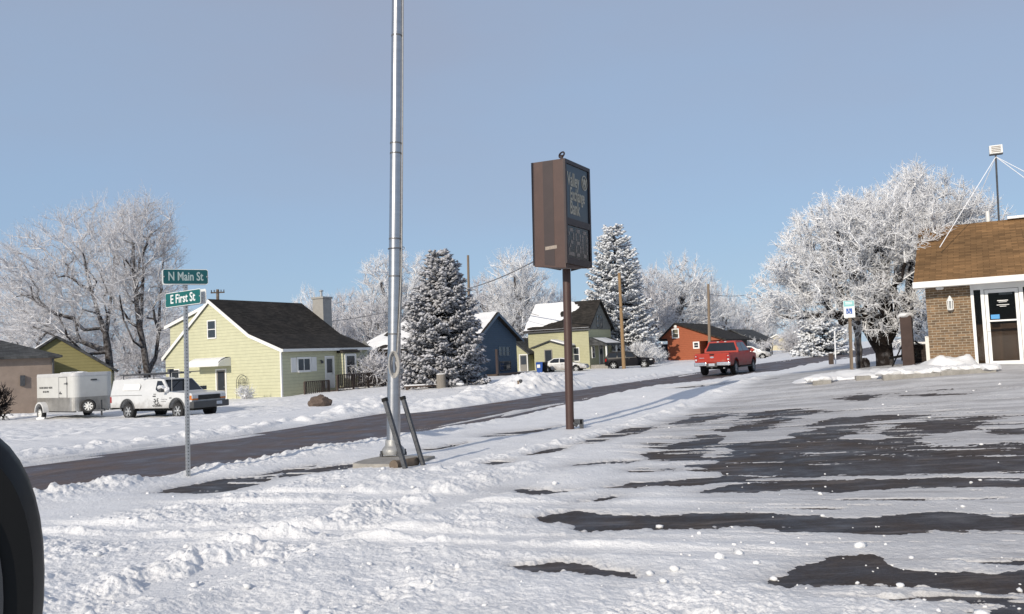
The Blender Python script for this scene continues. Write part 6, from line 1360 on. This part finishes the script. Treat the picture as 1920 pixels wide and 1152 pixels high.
def snow_heap(px0,py0,L_,W_,H_,name,lab,seed,rot=-RDIR+PI/2):
    b=G(px0,py0); o=thing(name,(b.x,b.y,tz(b.x,b.y)),rot,lab,'snow pile','ploughed snow piles')
    n1,n2=90,56; vs=[]; rr=Matrix.Translation(o.location)@Matrix.Rotation(rot,4,'Z')
    X=np.linspace(-1,1,n1); Yv=np.linspace(-1,1,n2); XX,YY=np.meshgrid(X,Yv,indexing='ij'); d=np.sqrt(np.abs(XX)**2.2+np.abs(YY)**2.2)
    gx=XX*L_; gy=YY*W_
    n0=fbm(gx*.7+seed,gy*.7,seed,3); lm=np.maximum(0,fbm(gx*1.9,gy*1.9,seed+4,3,.6)+.1); lm2=np.maximum(0,fbm(gx*4.5,gy*4.5,seed+7,3,.6)+.1)
    prof=np.clip(1-d,0,1)**.75
    h=H_*prof*(1+.45*n0)+(.30*lm+.20*lm2)*np.clip(prof*3,0,1)*min(1,H_)
    for i in range(n1):
        for j in range(n2):
            w=rr@Vector((gx[i,j],gy[i,j],0)); vs.append((gx[i,j],gy[i,j],tz(w.x,w.y)-o.location.z+h[i,j]-.1+.07*min(1,prof[i,j]*8)))
    F=[(i*n2+j,(i+1)*n2+j,(i+1)*n2+j+1,i*n2+j+1) for i in range(n1-1) for j in range(n2-1)]
    np_mesh('heap',vs,F,M['snow'],o,smooth=True); return o
snow_heap(985,737,5.2,2.2,.80,'snow_pile','big white ploughed snow pile at the far kerb left of the sign post',5)
snow_heap(890,755,4.6,1.2,.35,'snow_pile','low lumpy snow bank at the far kerb in front of the blue spruce',15)
snow_heap(700,770,2.6,1.0,.42,'snow_pile','small snow heap at the far kerb behind the flagpole',25)
snow_heap(20,786,3.0,1.0,.40,'snow_pile','grey lumpy snow heap before the tan garage',35,0)
snow_heap(480,760,3.0,1.2,.25,'snow_pile','low snow bank below the trellis of the yellow house',45,0)
def pile_stakes():
    c=P(972,722,31.5); o=thing('marker_stake',(c.x,c.y,tz(c.x,c.y)+.5),0,'thin grey stake poking out of the big snow pile','stake'); MB().box(-.04,.04,-.02,.02,0,P(971,714,31.5).z-o.location.z).build('board',M['wood'],o); MB().blob((.08,-.05,.12),.08,2,.3,1).build('clod',M['dsteel'],o)
pile_stakes()
def snow_chunks():
    rg=np.random.RandomState(8); V=[];F=[]; base=bmesh.new(); bmesh.ops.create_icosphere(base,subdivisions=1,radius=1); base.verts.ensure_lookup_table()
    bv=np.array([v.co[:] for v in base.verts]); bf=np.array([[v.index for v in f.verts] for f in base.faces]); base.free()
    xs=[];ys=[];rs=[]
    n=1000; px=rg.uniform(-200,2100,n); v=rg.uniform(90,520,n); Y=CH*FPX/v; X=(px-960)/FPX*Y; t,s=ts(X,Y)
    w=np.where(t<-9.4,.9,np.where(t>-5,.30,.5)); w=np.where(Y<7.2,w*1.0+.2,w); w*=(t>-11.0); w*=(fbm(X*.8,Y*.8,301,3)>-.1)
    k=rg.rand(n)<w; X,Y=X[k],Y[k]; r=.008+.034*rg.rand(len(X))**4; h,rd,ba,gr=thickness(X,Y); z=terr(X,Y)+np.maximum(h,0)
    for i in range(len(X)):
        q=bv*(1+rg.uniform(-.45,.35,(len(bv),1)))*r[i]*np.array([1.2,1.0,.75]); a=rg.rand()*6; c_,s_=math.cos(a),math.sin(a)
        q=np.stack([q[:,0]*c_-q[:,1]*s_,q[:,0]*s_+q[:,1]*c_,q[:,2]],1)+np.array([X[i],Y[i],z[i]+r[i]*.3]); F.append(bf+len(V)*len(bv)); V.append(q)
    o=np_mesh('snow_chunks',np.concatenate(V),np.concatenate(F),M['snow']); tag(o,'loose white snow clods strewn over the parking lot','snow clods',None,'stuff')
snow_chunks()
def car_mirror():
    # door mirror of the car the picture is taken from, seen from behind its window
    Y=.78; c=P(-98,1115,Y); o=thing('car_mirror',c,RAD(31),'black car door mirror close by at the lower left edge','car mirror')
    w_=(P(92,1115,Y)-c).length*.86; h_=(P(-98,800,Y)-c).length
    m=MB(); n_=40; lay=[(.0,.86),(.02,.97),(.05,1.0),(.10,.96),(.14,.78),(.16,.4)]
    e=lambda t,k: (w_*k*math.copysign(abs(math.cos(t))**.86,math.cos(t)), h_*k*math.copysign(abs(math.sin(t))**.9,math.sin(t)))
    for y,k in lay: m.v+= [(e(t,k)[0],y,e(t,k)[1]) for t in np.linspace(0,2*PI,n_,endpoint=False)]
    for i in range(len(lay)-1): m.f+=[(i*n_+j,i*n_+(j+1)%n_,(i+1)*n_+(j+1)%n_,(i+1)*n_+j) for j in range(n_)]
    m.f.append(tuple((len(lay)-1)*n_+j for j in range(n_))); m.f.append(tuple(range(n_))[::-1])
    m.build('housing',M['black'],o,smooth=True)
    MB().prism([e(t,.70) for t in np.linspace(0,2*PI,n_,endpoint=False)],lambda x,z:(x-.012,-.006,z-.01),lambda x,z:(x-.012,.002,z-.01)).build('mirror_glass',mk('mirror_dark',(.03,.032,.036),.25,.2),o)
    MB().tube([(-.02,.06,-.02),(-.12,.04,-.10),(-.2,.0,-.16)],[.035,.04,.05],12).build('arm',M['black'],o,smooth=True)
car_mirror()
# ------------------------------------------------------------------ trees
def tubes_np(P0,P1,R0,R1,n=3):
    P0=np.asarray(P0);P1=np.asarray(P1);R0=np.asarray(R0);R1=np.asarray(R1); d=P1-P0; L=np.linalg.norm(d,axis=1,keepdims=True)+1e-9; d=d/L
    a=np.where(np.abs(d[:,2:3])<.9,np.array([[0,0,1.]]),np.array([[1.,0,0]])); x=np.cross(d,a); x/=np.linalg.norm(x,axis=1,keepdims=True)+1e-9; y=np.cross(d,x)
    V=[]
    for PP,RR in ((P0,R0),(P1,R1)):
        for k in range(n):
            t=2*PI*k/n; V.append(PP+(x*math.cos(t)+y*math.sin(t))*RR[:,None])
    V=np.stack(V,1); N_=len(P0); b=np.arange(N_)[:,None]*(2*n)
    F=np.concatenate([np.stack([b[:,0]+k,b[:,0]+(k+1)%n,b[:,0]+n+(k+1)%n,b[:,0]+n+k],1) for k in range(n)])
    return V.reshape(-1,3),F
def skeleton(rg,trunks,env,N_,step=.5,up=.25,bias=.5,minr=0):
    """grow limbs from given trunk polylines to targets spread through an envelope of ellipsoids"""
    pos=[];par=[];
    for pl in trunks:
        prev=-1
        for i,q in enumerate(pl):
            if i==0 and isinstance(q,int): prev=q; continue
            pos.append(np.array(q,float)); par.append(prev); prev=len(pos)-1
    T=[]; w=np.array([e[1][0]*e[1][1]*e[1][2] for e in env]); w=w/w.sum()
    while len(T)<N_:
        c,r=env[rg.choice(len(env),p=w)][:2]; v=rg.normal(size=3); v/=np.linalg.norm(v); q=np.array(c)+v*np.array(r)*rg.rand()**bias
        if q[2]>minr: T.append(q)
    T=np.array(T); c0=pos[len(trunks[0])-1]; T=T[np.argsort(np.linalg.norm(T-c0,axis=1)+rg.rand(N_)*.8)]
    A=np.zeros((len(pos)+N_*14,3)); n=len(pos); A[:n]=pos; dep=np.zeros(len(A)); 
    for i in range(n): dep[i]=dep[par[i]]+np.linalg.norm(A[i]-A[par[i]]) if par[i]>=0 else 0
    ok=np.zeros(len(A),bool); lo=trunks[0][-1][2]*.55; ok[:n]=A[:n,2]>lo
    for t in T:
        d=np.linalg.norm(A[:n]-t,axis=1); cost=d+.30*dep[:n]+.6*np.maximum(0,A[:n,2]-t[2])+np.where(ok[:n],0,50); j=int(np.argmin(cost)); L=d[j]
        if L<.15: continue
        m=max(1,min(10,int(L/step))); a=A[j]; dr=(A[j]-A[par[j]]) if par[j]>=0 else np.array([0,0,1.]); dr=dr/(np.linalg.norm(dr)+1e-9)
        ctl=a+dr*L*.35+np.array([0,0,up*L*.5])+rg.normal(size=3)*L*.06; prev=j
        for k in range(1,m+1):
            s=k/m; q=(1-s)**2*a+2*s*(1-s)*ctl+s*s*t+(rg.normal(size=3)*L*.018 if k<m else 0)
            A[n]=q; par.append(prev); dep[n]=dep[prev]+np.linalg.norm(A[n]-A[prev]); ok[n]=True; prev=n; n+=1
    par=np.array(par); A=A[:n]; cnt=np.zeros(n); ch=np.bincount(par[par>=0],minlength=n); cnt[ch==0]=1
    for i in range(n-1,-1,-1):
        if par[i]>=0: cnt[par[i]]+=cnt[i]
    return A,par,cnt
def twigs(rg,A,par,cnt,sel,per,L,r,out,droop=0.,curl=.5,c0=None,segs=3,sub=1,rv=.75):
    I=np.nonzero(sel)[0]; I=np.repeat(I,per); n=len(I); b=A[I]; pp=A[np.maximum(par[I],0)]; f=rg.rand(n,1); st=pp+(b-pp)*f
    d=b-pp; d/=np.linalg.norm(d,axis=1,keepdims=True)+1e-9
    v=rg.normal(size=(n,3)); v/=np.linalg.norm(v,axis=1,keepdims=True)
    o=st-c0; o/=np.linalg.norm(o,axis=1,keepdims=True)+1e-9
    dr=d*(.55+(.75-rv))+v*rv+o*out+np.array([0,0,.12-droop]); dr/=np.linalg.norm(dr,axis=1,keepdims=True)
    P0=[];P1=[];R0=[];R1=[]; ll=L*(.5+rg.rand(n,1))/segs; cur=st
    for k in range(segs):
        dr=dr+rg.normal(size=(n,3))*curl*.5+np.array([0,0,.10-droop*.5]); dr/=np.linalg.norm(dr,axis=1,keepdims=True); nx=cur+dr*ll
        a=r*(1-.22*k); P0.append(cur);P1.append(nx);R0.append(np.full(n,a));R1.append(np.full(n,a*.8))
        if sub and k<segs-0:
            for _ in range(sub):
                w=rg.normal(size=(n,3)); w/=np.linalg.norm(w,axis=1,keepdims=True); sd=dr*.7+w*.8; sd/=np.linalg.norm(sd,axis=1,keepdims=True); s0=cur+(nx-cur)*rg.rand(n,1); P0.append(s0);P1.append(s0+sd*ll*.8*(.4+rg.rand(n,1)));R0.append(np.full(n,a*.8));R1.append(np.full(n,a*.55))
        cur=nx
    return map(np.concatenate,(P0,P1,R0,R1))
def frosted_tree(name,loc,rot,label,group,seed,trunks,env,N_=420,per=5,L=.7,r=.012,rt=.03,rp=.42,out=.5,droop=0,curl=.5,step=.55,barkm=None,twm=None,thick=.05,up=.25,bias=.5,sub=1,cat='tree',minr=0,limbn=6,segs=3,allsel=False,trunkr=None,rv=.75):
    rg=np.random.RandomState(seed); A,par,cnt=skeleton(rg,trunks,env,N_,step,up,bias,minr)
    rad=rt*cnt**rp
    if trunkr: rad=np.minimum(rad,trunkr)
    o=thing(name,loc,rot,label,cat,group); I=np.nonzero(par>=0)[0]
    big=I[rad[I]>thick]; small=I[rad[I]<=thick]
    ra=lambda i: np.where(par[par[i]]>=0,rad[par[i]],rad[par[i]]*1.12)
    lim=lambda i: np.minimum(ra(i),rad[i]*1.6)
    if len(big):
        V,F=tubes_np(A[par[big]],A[big],lim(big),rad[big],8); np_mesh('trunk',V,F,barkm or M['bark'],o,smooth=True)
    c0=np.mean([e[0] for e in env],axis=0)
    sel=(par>=0)&(rad<thick*(1.3 if not allsel else 9))
    p0,p1,r0,r1=twigs(rg,A,par,cnt,sel,per,L,r,out,droop,curl,c0,segs,sub,rv)
    if len(small): p0=np.concatenate([A[par[small]],p0]);p1=np.concatenate([A[small],p1]);r0=np.concatenate([np.maximum(lim(small),r),r0]);r1=np.concatenate([np.maximum(rad[small],r),r1])
    V,F=tubes_np(p0,p1,r0,r1,3); np_mesh('crown',V,F,twm or M['frost'],o)
    return o
def spruce_mesh(seed,H,R,nlev,tuft,dens,needle,pw=.5):
    rg=np.random.RandomState(seed); V=[];F=[];n=0
    C=[];D=[];Lh=[];Wd=[]; bp0=[];bp1=[];br=[]
    for i in range(nlev):
        z=.02*H+(H*.97)*((i+rg.rand()*.8)/nlev)**.92; f=z/H; rad=R*(max(0,1-f)**pw)*(1-.22*max(0,.10-f)/.10)+.05
        for k in range(int(6+10*(1-f))):
            a=rg.rand()*2*PI; L=rad*rg.uniform(.74,1.08)*(.88+.28*float(vn(np.array([a*1.6+seed]),np.array([z*.9]),seed)[0])); asc=.35*f-.16+rg.normal()*.06
            m=max(3,int(L/(tuft*.42))); prev=np.array([0,0,z])
            dr=np.array([math.cos(a),math.sin(a),asc])
            for j in range(1,m+1):
                s=j/m; q=np.array([0,0,z])+dr*L*s+np.array([0,0,-.16*L*math.sin(s*PI*.9)+.06*L*s*s])
                if s>.22:
                    w=L*.34*(1-s*.75)
                    for t in range(dens if s>.5 else max(1,dens-1)):
                        off=rg.uniform(-1,1)*w; side=np.array([-math.sin(a),math.cos(a),0]); c=q+side*off+np.array([0,0,-abs(off)*.12+rg.normal()*.04]); d=dr*(1-.3*abs(off)/max(w,.01))+side*np.sign(off)*.6+rg.normal(size=3)*.32+np.array([0,0,-.12]); d/=np.linalg.norm(d)
                        C.append(c);D.append(d);Lh.append(tuft*rg.uniform(.7,1.35));Wd.append(tuft*rg.uniform(.22,.36))
                prev=q
            bp0.append([0,0,z]);bp1.append(list(np.array([0,0,z])+dr*L*.9+np.array([0,0,-.1*L])));br.append(.012+.014*L)
    C=np.array(C);D=np.array(D);Lh=np.array(Lh)[:,None];Wd=np.array(Wd)[:,None]
    a=np.array([[0,0,1.]]); x=np.cross(D,a); x/=np.linalg.norm(x,axis=1,keepdims=True)+1e-9; y=np.cross(x,D); N_=len(C)
    ring=[C-D*Lh*.45]+[C+(x*math.cos(t)*1.15+y*math.sin(t)*.85)*Wd*rg.uniform(.8,1.2,(N_,1))-D*Lh*.08 for t in (PI/2,PI/2+2.1,PI/2+4.2)]+[C+D*Lh*.55]
    V=np.stack(ring,1).reshape(-1,3); b=np.arange(N_)*5; F=np.concatenate([np.stack([b,b+1+(k+1)%3,b+1+k],1) for k in range(3)]+[np.stack([b+4,b+1+k,b+1+(k+1)%3],1) for k in range(3)])
    tv,tf=tubes_np(np.array(bp0+[[0,0,-.3]]),np.array(bp1+[[0,0,H*.95]]),np.array(br+[.02*H]),np.array([q*.3 for q in br]+[.02]),5)
    return V,F,tv,tf
def spruce(name,loc,label,seed,H,R,nlev,tuft,dens,mat,group=None):
    o=thing(name,loc,0,label,'tree',group); V,F,tv,tf=spruce_mesh(seed,H,R,nlev,tuft,dens,mat); np_mesh('trunk',tv,tf,M['barkdark'],o); np_mesh('crown',V,F,mat,o); return o
def hgt(px,py,Y,base): return P(px,py,Y).z-base.z
# ---- spruces
b=at(832,50); spruce('blue_spruce',b,'dense grey-blue spruce with frosted boughs right of the flagpole',11,hgt(806,468,50,b),2.85,44,.34,4,M['spruce'])
b=at(1163,97); spruce('frosted_spruce',b,'tall white frosted spruce behind the leaning tan pole',12,hgt(1146,420,97,b),4.9,46,.50,4,M['sprucew'])
b=at(1545,95); spruce('dark_spruce',b,'low spruce with drooping frosted boughs beyond the street bend',13,5.2,3.6,16,.6,2,M['sprucew'])
# ---- big trees at the left
def left_trees():
    def L_(b,Y): return lambda px,py,dy=0: tuple(P(px,py,Y+dy)-b)
    Y=66; b=at(208,Y); q=L_(b,Y)
    tr=[[(0,0,-.5),q(207,700),q(203,660),q(198,625)],[3,q(185,590),q(172,545),q(160,500,-1),q(148,455,-1)],[3,q(205,585,1),q(210,540,1),q(214,500,2),q(215,450,2)],[2,q(160,665,-1),q(125,630,-2),q(90,600,-2),q(55,570,-3)],[2,q(150,640,1),q(105,620,2),q(60,615,3),q(20,612,4)]]
    env=[(q(135,500),(5.4,5.0,4.2)),(q(45,575,2),(4.6,4.2,3.2)),(q(205,430,2),(3.2,3.5,2.5)),(q(110,610,0),(4.2,4.0,1.7)),(q(30,500,-1),(3.2,3,2.6))]
    frosted_tree('bare_tree',b,0,'big frosted bare tree with spreading limbs left, behind the trailer','big frosted trees at the left',21,tr,env,1250,4,1.0,.0108,.0190,.44,.35,0,.35,.6,M['bark'],M['frostgrey'],.05,.35,.42,2,trunkr=.36,rv=.42)
    Y=64; b=at(276,Y); q=L_(b,Y)
    tr=[[(0,0,-.5),q(276,700),q(270,655),q(262,615)],[3,q(256,570),q(252,520),q(250,470)],[3,q(266,575,1),q(268,520,1),q(268,450,1),q(267,400,1)],[1,q(292,670,1),q(298,620,1),q(300,560,2),q(306,490,2)],[2,q(250,640,-1),q(232,600,-1),q(225,560,-2)]]
    env=[(q(258,450),(2.9,3,3.0)),(q(275,405),(2.1,2,1.7)),(q(300,500,1),(1.9,2.2,3.4)),(q(238,540),(2.6,3,3.0)),(q(318,580,1),(1.2,1.6,3.2))]
    frosted_tree('bare_tree',b,0,'tall frosted bare tree with upright stems left of the yellow house','big frosted trees at the left',22,tr,env,820,4,.95,.0108,.0200,.44,.35,0,.35,.6,M['bark'],M['frostgrey'],.05,.4,.42,2,trunkr=.32,rv=.42)
    for px,Y,lab,sd in ((55,80,'frosted bare tree farther back behind the tan garage',24),(238,86,'frosted bare tree farther back between the two big trees',25)):
        b=at(px,Y); q=L_(b,Y); tr=[[(0,0,-.5),(0,0,1.5),(.1,0,3.2)],[2,(-1.5,0,5.5),(-2.5,0,7.5)],[2,(.8,.3,5.5),(1.2,.4,8.)]]
        env=[(q(px,560),(5.0,4,3.6)),(q(px-20,620),(5.5,4,2.2)),(q(px+30,600),(4.2,4,2.6))]
        frosted_tree('bare_tree',b,0,lab,'big frosted trees at the left',sd,tr,env,520,4,1.1,.013,.016,.44,.35,0,.35,.6,M['bark'],M['frostgrey'],.05,.35,.45,2,trunkr=.25,rv=.45)
    # brush behind the garages
    b=at(250,80); 
    for i,(px,Y,w,h,lab) in enumerate(((262,84,3.4,6.5,'low frosted brush between the trailer and the yellow house'),(170,88,5.0,7.5,'frosted brush behind the olive garage'),(40,90,5.5,8.5,'frosted brush at the left edge behind the garages'))):
        b=at(px,Y); frosted_tree('frosted_brush',b,0,lab,'frosted brush at the left',30+i,[[(0,0,-.3),(0,0,.5),(0,0,h*.3)]],[((0,0,h*.5),(w,w*.7,h*.5))],420,5,1.0,.014,.02,.4,.4,0,.4,.6,M['bark'],M['frostgrey'],.06,.3,.6,2,'brush')
left_trees()
# ---- the big tree by the bank
def right_tree():
    Y=28; b=at(1660,Y); q=lambda px,py,dy=0: tuple(P(px,py,Y+dy)-b)
    tr=[[(0,0,-.3),q(1659,672),q(1657,655),q(1655,640)],[3,q(1646,622,-.3),q(1640,596,-.5),q(1625,560,-.8),q(1600,520,-1)],[3,q(1660,615,.2),q(1662,580,.4),q(1660,530,.4),q(1658,470,.4)],[3,q(1672,620,-.2),q(1682,590,-.2),q(1700,550,0),q(1720,500,.5)],[2,q(1641,632,-.2),q(1630,612,-.4),q(1622,585,-.6)],[3,q(1652,610,1),q(1640,570,1.5),q(1600,540,2)]]
    env=[(q(1595,470),(2.5,2.3,1.9)),(q(1560,500,-.5),(2.0,2.0,1.5)),(q(1500,545,-.3),(1.75,1.7,1.25)),(q(1445,578,0),(1.0,1.3,.75)),(q(1660,450),(2.0,2.3,1.7)),(q(1640,560,-1),(1.7,1.2,1.1)),(q(1690,420,.5),(1.3,1.6,1.4)),(q(1570,420,.3),(1.3,1.5,1.2))]
    frosted_tree('frosted_tree',b,0,'huge round white frosted tree with dark forked trunk left of the bank','frosted trees by the bank',41,tr,env,1700,10,.34,.0108,.0160,.50,.45,.05,.85,.32,M['barkdark'],M['frost'],.038,.25,.45,1,limbn=6,trunkr=.29)
    # second tree, farther back, over the bank roof
    Y=36; b=at(1700,Y); q=lambda px,py,dy=0: tuple(P(px,py,Y+dy)-b)
    tr=[[(0,0,-.3),q(1700,650),q(1702,600),q(1706,545)],[3,q(1730,500),q(1752,460),q(1770,425)],[3,q(1712,480),q(1715,420),q(1712,370)]]
    env=[(q(1720,400),(2.4,2.3,1.8)),(q(1790,405),(1.9,2,1.25)),(q(1750,440),(2.4,2.2,1.4)),(q(1712,350),(1.0,1.2,1.1)),(q(1818,390),(.9,1.2,.75))]
    frosted_tree('frosted_tree',b,0,'white frosted tree behind the bank roof, below the mast','frosted trees by the bank',42,tr,env,900,8,.42,.013,.017,.48,.4,.0,.5,.4,M['barkdark'],M['frost'],.045,.3,.5,1,trunkr=.22)
    b=at(1725,48); frosted_tree('frosted_tree',b,0,'frosted bushy conifer behind the bank corner, right of the brown pier','frosted trees by the bank',43,[[(0,0,-.3),(0,0,1.2),(0,0,3.)]],[((0,0,2.4),(1.9,1.6,2.2))],260,7,.5,.03,.03,.4,.4,.25,.5,.5,M['barkdark'],M['frost'],.06,.1,.6,1)
right_tree()
# ---- rows of frosted trees beyond the houses: a few grown crowns, copied
def back_trees():
    def proto(seed,h,w,N_,mat,r=.028,lab='',up=.4):
        tr=[[(0,0,-.5),(0,0,h*.12),(.1,0,h*.25),(.1,.1,h*.34)],[3,(-.06*h,0,h*.5),(-.1*h,0,h*.68)],[3,(.07*h,.02*h,h*.52),(.1*h,.03*h,h*.72)],[3,(0,.05*h,h*.6),(.01*h,.05*h,h*.85)]]
        env=[((0,0,h*.62),(w*.8,w*.8,h*.36)),((-w*.45,0,h*.5),(w*.5,w*.5,h*.25)),((w*.45,.1,h*.52),(w*.5,w*.5,h*.26)),((0,0,h*.35),(w*.8,w*.7,h*.18))]
        return frosted_tree('frosted_tree',(0,0,0),0,'x','frosted trees behind the houses',seed,tr,env,N_,7,1.0,r,.04,.42,.4,0,.4,.9,M['bark'],mat,.085,up,.55,1,trunkr=.5,rv=.5)
    protos=[proto(51,14,6.0,720,M['frost'],.022),proto(52,16,5.0,720,M['frost'],.022),proto(53,13,6.5,720,M['frostgrey'],.022)]
    H=[14,16,13]; used=[False]*3
    sp=[ # px, top py, Y, proto, width factor, label
     (752,452,118,1,1.25,'rounded frosted tree rising behind the flagpole and blue spruce'),
     (655,534,125,2,.9,'thin frosted trees right of the chimney'),(590,528,130,0,.7,'small frosted tree behind the grey chimney'),(700,545,112,2,.9,'frosted tree above the white roofed house'),(622,560,108,2,.6,'low frosted tree just right of the chimney'),
     (978,448,120,1,1.15,'tall lacy frosted tree left of the bank sign behind the blue house'),(925,505,135,2,.9,'faint frosted tree between the blue spruce and the bank sign'),(1035,520,130,0,.9,'frosted tree behind the snowy roof of the pale green house'),(880,520,140,0,.9,'frosted tree beside the grey utility pole'),
     (1270,470,125,0,1.3,'broad white frosted tree above the red house'),(1215,490,118,2,.9,'frosted tree right of the tall frosted spruce'),(1325,505,135,1,1.0,'frosted tree behind the thin grey pole'),(1360,528,150,0,.9,'frosted tree right of the red house roof'),
     (1400,560,170,2,1.0,'distant frosted tree over the dark house'),(1440,575,190,0,1.0,'distant frosted tree above the cream house'),(1500,590,200,2,1.1,'distant frosted tree beyond the street bend'),(1585,590,190,0,1.1,'distant frosted tree behind the wheelchair sign'),(1640,600,180,2,.9,'distant frosted tree behind the forked trunk'),
     (440,600,140,2,.8,'frosted tree top behind the yellow house roof'),(330,560,110,0,.8,'frosted tree behind the street sign and yellow gable')]
    for i,(px,py,Y,k,wf,lab) in enumerate(sp):
        b=at(px,Y); h=P(px,py,Y).z-b.z; o=protos[k] if not used[k] else copy_tree(protos[k]); used[k]=True
        o.location=b; s=h/H[k]/1.04; o.scale=(s*wf,s*wf,s); o.rotation_euler=(0,0,i*2.1); o['label']=lab
    # shrubs
    for i,(px,Y,w,h,lab,m) in enumerate(((690,58,2.3,2.3,'frosted grey hedge between the yellow house deck and the flagpole',M['frostgrey']),(655,62,1.6,1.7,'small frosted bush behind the deck railing end',M['frostgrey']),(1205,92,2.2,2.4,'white frosted shrub behind the nose of the black car',M['frost']),(1222,97,1.8,1.8,'white frosted shrub left of the red house door',M['frost']),(1395,112,2.4,2.4,'frosted hedge above the silver car',M['frost']),(1490,128,2.8,3.0,'rounded pale frosted shrub before the cream house',M['frostgrey']),(460,51.2,.5,.9,'small snowy shrub at the foot of the wire trellis',M['frost']))):
        b=at(px,Y); frosted_tree('frosted_shrub',b,0,lab,'frosted shrubs in the yards',70+i,[[(0,0,-.2),(0,0,.15),(0,0,h*.25)]],[((0,0,h*.5),(w,w*.7,h*.52))],int(90+60*w),6,.22*h+.1,.010+.006*h,.02,.4,.5,.05,.5,.3,M['bark'],m,.06,.2,.6,1,'shrub')
    b=at(-6,43); frosted_tree('dark_shrub',b,0,'dark leafy shrub cut by the left edge of the photo','shrub',90,[[(0,0,-.2),(0,0,.2),(0,0,.6)]],[((0,0,1.0),(.7,.6,.9))],140,6,.3,.022,.02,.4,.5,.0,.5,.3,M['barkdark'],M['barkdark'],.05,.2,.6,1,'shrub')
    # bare saplings by the far driveway
    for i,(px,top,Y,lab) in enumerate(((1436,640,118,'leafless dark sapling right of the silver car'),(1448,636,120,'second dark sapling in front of the cream house'))):
        b=at(px,Y); h=P(px,top,Y).z-b.z; frosted_tree('bare_sapling',b,0,lab,'saplings by the far driveway',95+i,[[(0,0,-.2),(0,0,h*.3),(.1,0,h*.6)]],[((0,0,h*.75),(.9,.8,h*.25))],40,4,.5,.02,.03,.4,.4,0,.4,.5,M['bark'],M['frostgrey'],.05,.4,.6,1)
back_trees()
# ------------------------------------------------------------------ camera, sun, sky
cam = bpy.data.cameras.new('camera'); co = bpy.data.objects.new('camera', cam); COL.objects.link(co)
cam.sensor_width = 36; cam.lens = 36*FPX/1920; cam.clip_end = 4000; cam.clip_start = .05
mw = Matrix(((_R.x,_U.x,-_F.x,0),(_R.y,_U.y,-_F.y,0),(_R.z,_U.z,-_F.z,CH),(0,0,0,1)))
co.matrix_world = mw; S.camera = co
SUN_EL = RAD(24); SX, SY = -.505, -.863
sd = Vector((SX*math.cos(SUN_EL), SY*math.cos(SUN_EL), math.sin(SUN_EL))).normalized()
L = bpy.data.lights.new('sun', 'SUN'); L.energy = 3.8; L.angle = RAD(.55); L.color = (1,.905,.77)
lo = bpy.data.objects.new('sun', L); COL.objects.link(lo); lo.rotation_euler = sd.to_track_quat('Z','Y').to_euler()
W = bpy.data.worlds.new('World'); S.world = W; W.use_nodes = True
n, l = W.node_tree.nodes, W.node_tree.links
bg = n['Background']; sk = N(n,'ShaderNodeTexSky', sky_type='NISHITA'); sk.sun_disc = False; sk.sun_elevation = SUN_EL
sk.sun_rotation = math.atan2(SX, SY); sk.air_density = 1.0; sk.dust_density = .25; sk.ozone_density = 2.5
tc = N(n,'ShaderNodeTexCoord'); mp = N(n,'ShaderNodeMapping'); mp.inputs['Scale'].default_value = (1,1,2.6); l.new(tc.outputs['Generated'], mp.inputs[0])
nz = N(n,'ShaderNodeTexNoise'); nz.inputs['Scale'].default_value = 1.6; nz.inputs['Detail'].default_value = 5; l.new(mp.outputs[0], nz.inputs['Vector'])
sx = N(n,'ShaderNodeSeparateXYZ'); l.new(tc.outputs['Generated'], sx.inputs[0])
ad = N(n,'ShaderNodeMath', operation='MULTIPLY_ADD'); ad.inputs[1].default_value = .58; l.new(nz.outputs['Fac'], ad.inputs[0]); l.new(sx.outputs[2], ad.inputs[2])
rp = N(n,'ShaderNodeValToRGB'); cr = rp.color_ramp; cr.elements[0].position = .22; cr.elements[0].color = (.295,.44,.61,1); cr.elements[1].position = .80; cr.elements[1].color = (.305,.338,.43,1)
e = cr.elements.new(.37); e.color = (.275,.405,.575,1); e = cr.elements.new(.53); e.color = (.285,.385,.54,1); l.new(ad.outputs[0], rp.inputs['Fac'])
sc = N(n,'ShaderNodeMix', data_type='RGBA', blend_type='MULTIPLY'); sc.inputs[0].default_value = 1; l.new(rp.outputs[0], sc.inputs[6]); sc.inputs[7].default_value = (10,10,10,1); sc.clamp_result = False
mx = N(n,'ShaderNodeMix', data_type='RGBA'); mx.inputs[0].default_value = .82; l.new(sk.outputs[0], mx.inputs[6]); l.new(sc.outputs[2], mx.inputs[7])
l.new(mx.outputs[2], bg.inputs['Color']); bg.inputs['Strength'].default_value = .122
S.view_settings.view_transform = 'Standard'; S.view_settings.look = 'None'; S.view_settings.exposure = .0; S.view_settings.gamma = 1
S.cycles.max_bounces = 6; S.cycles.use_denoising = True
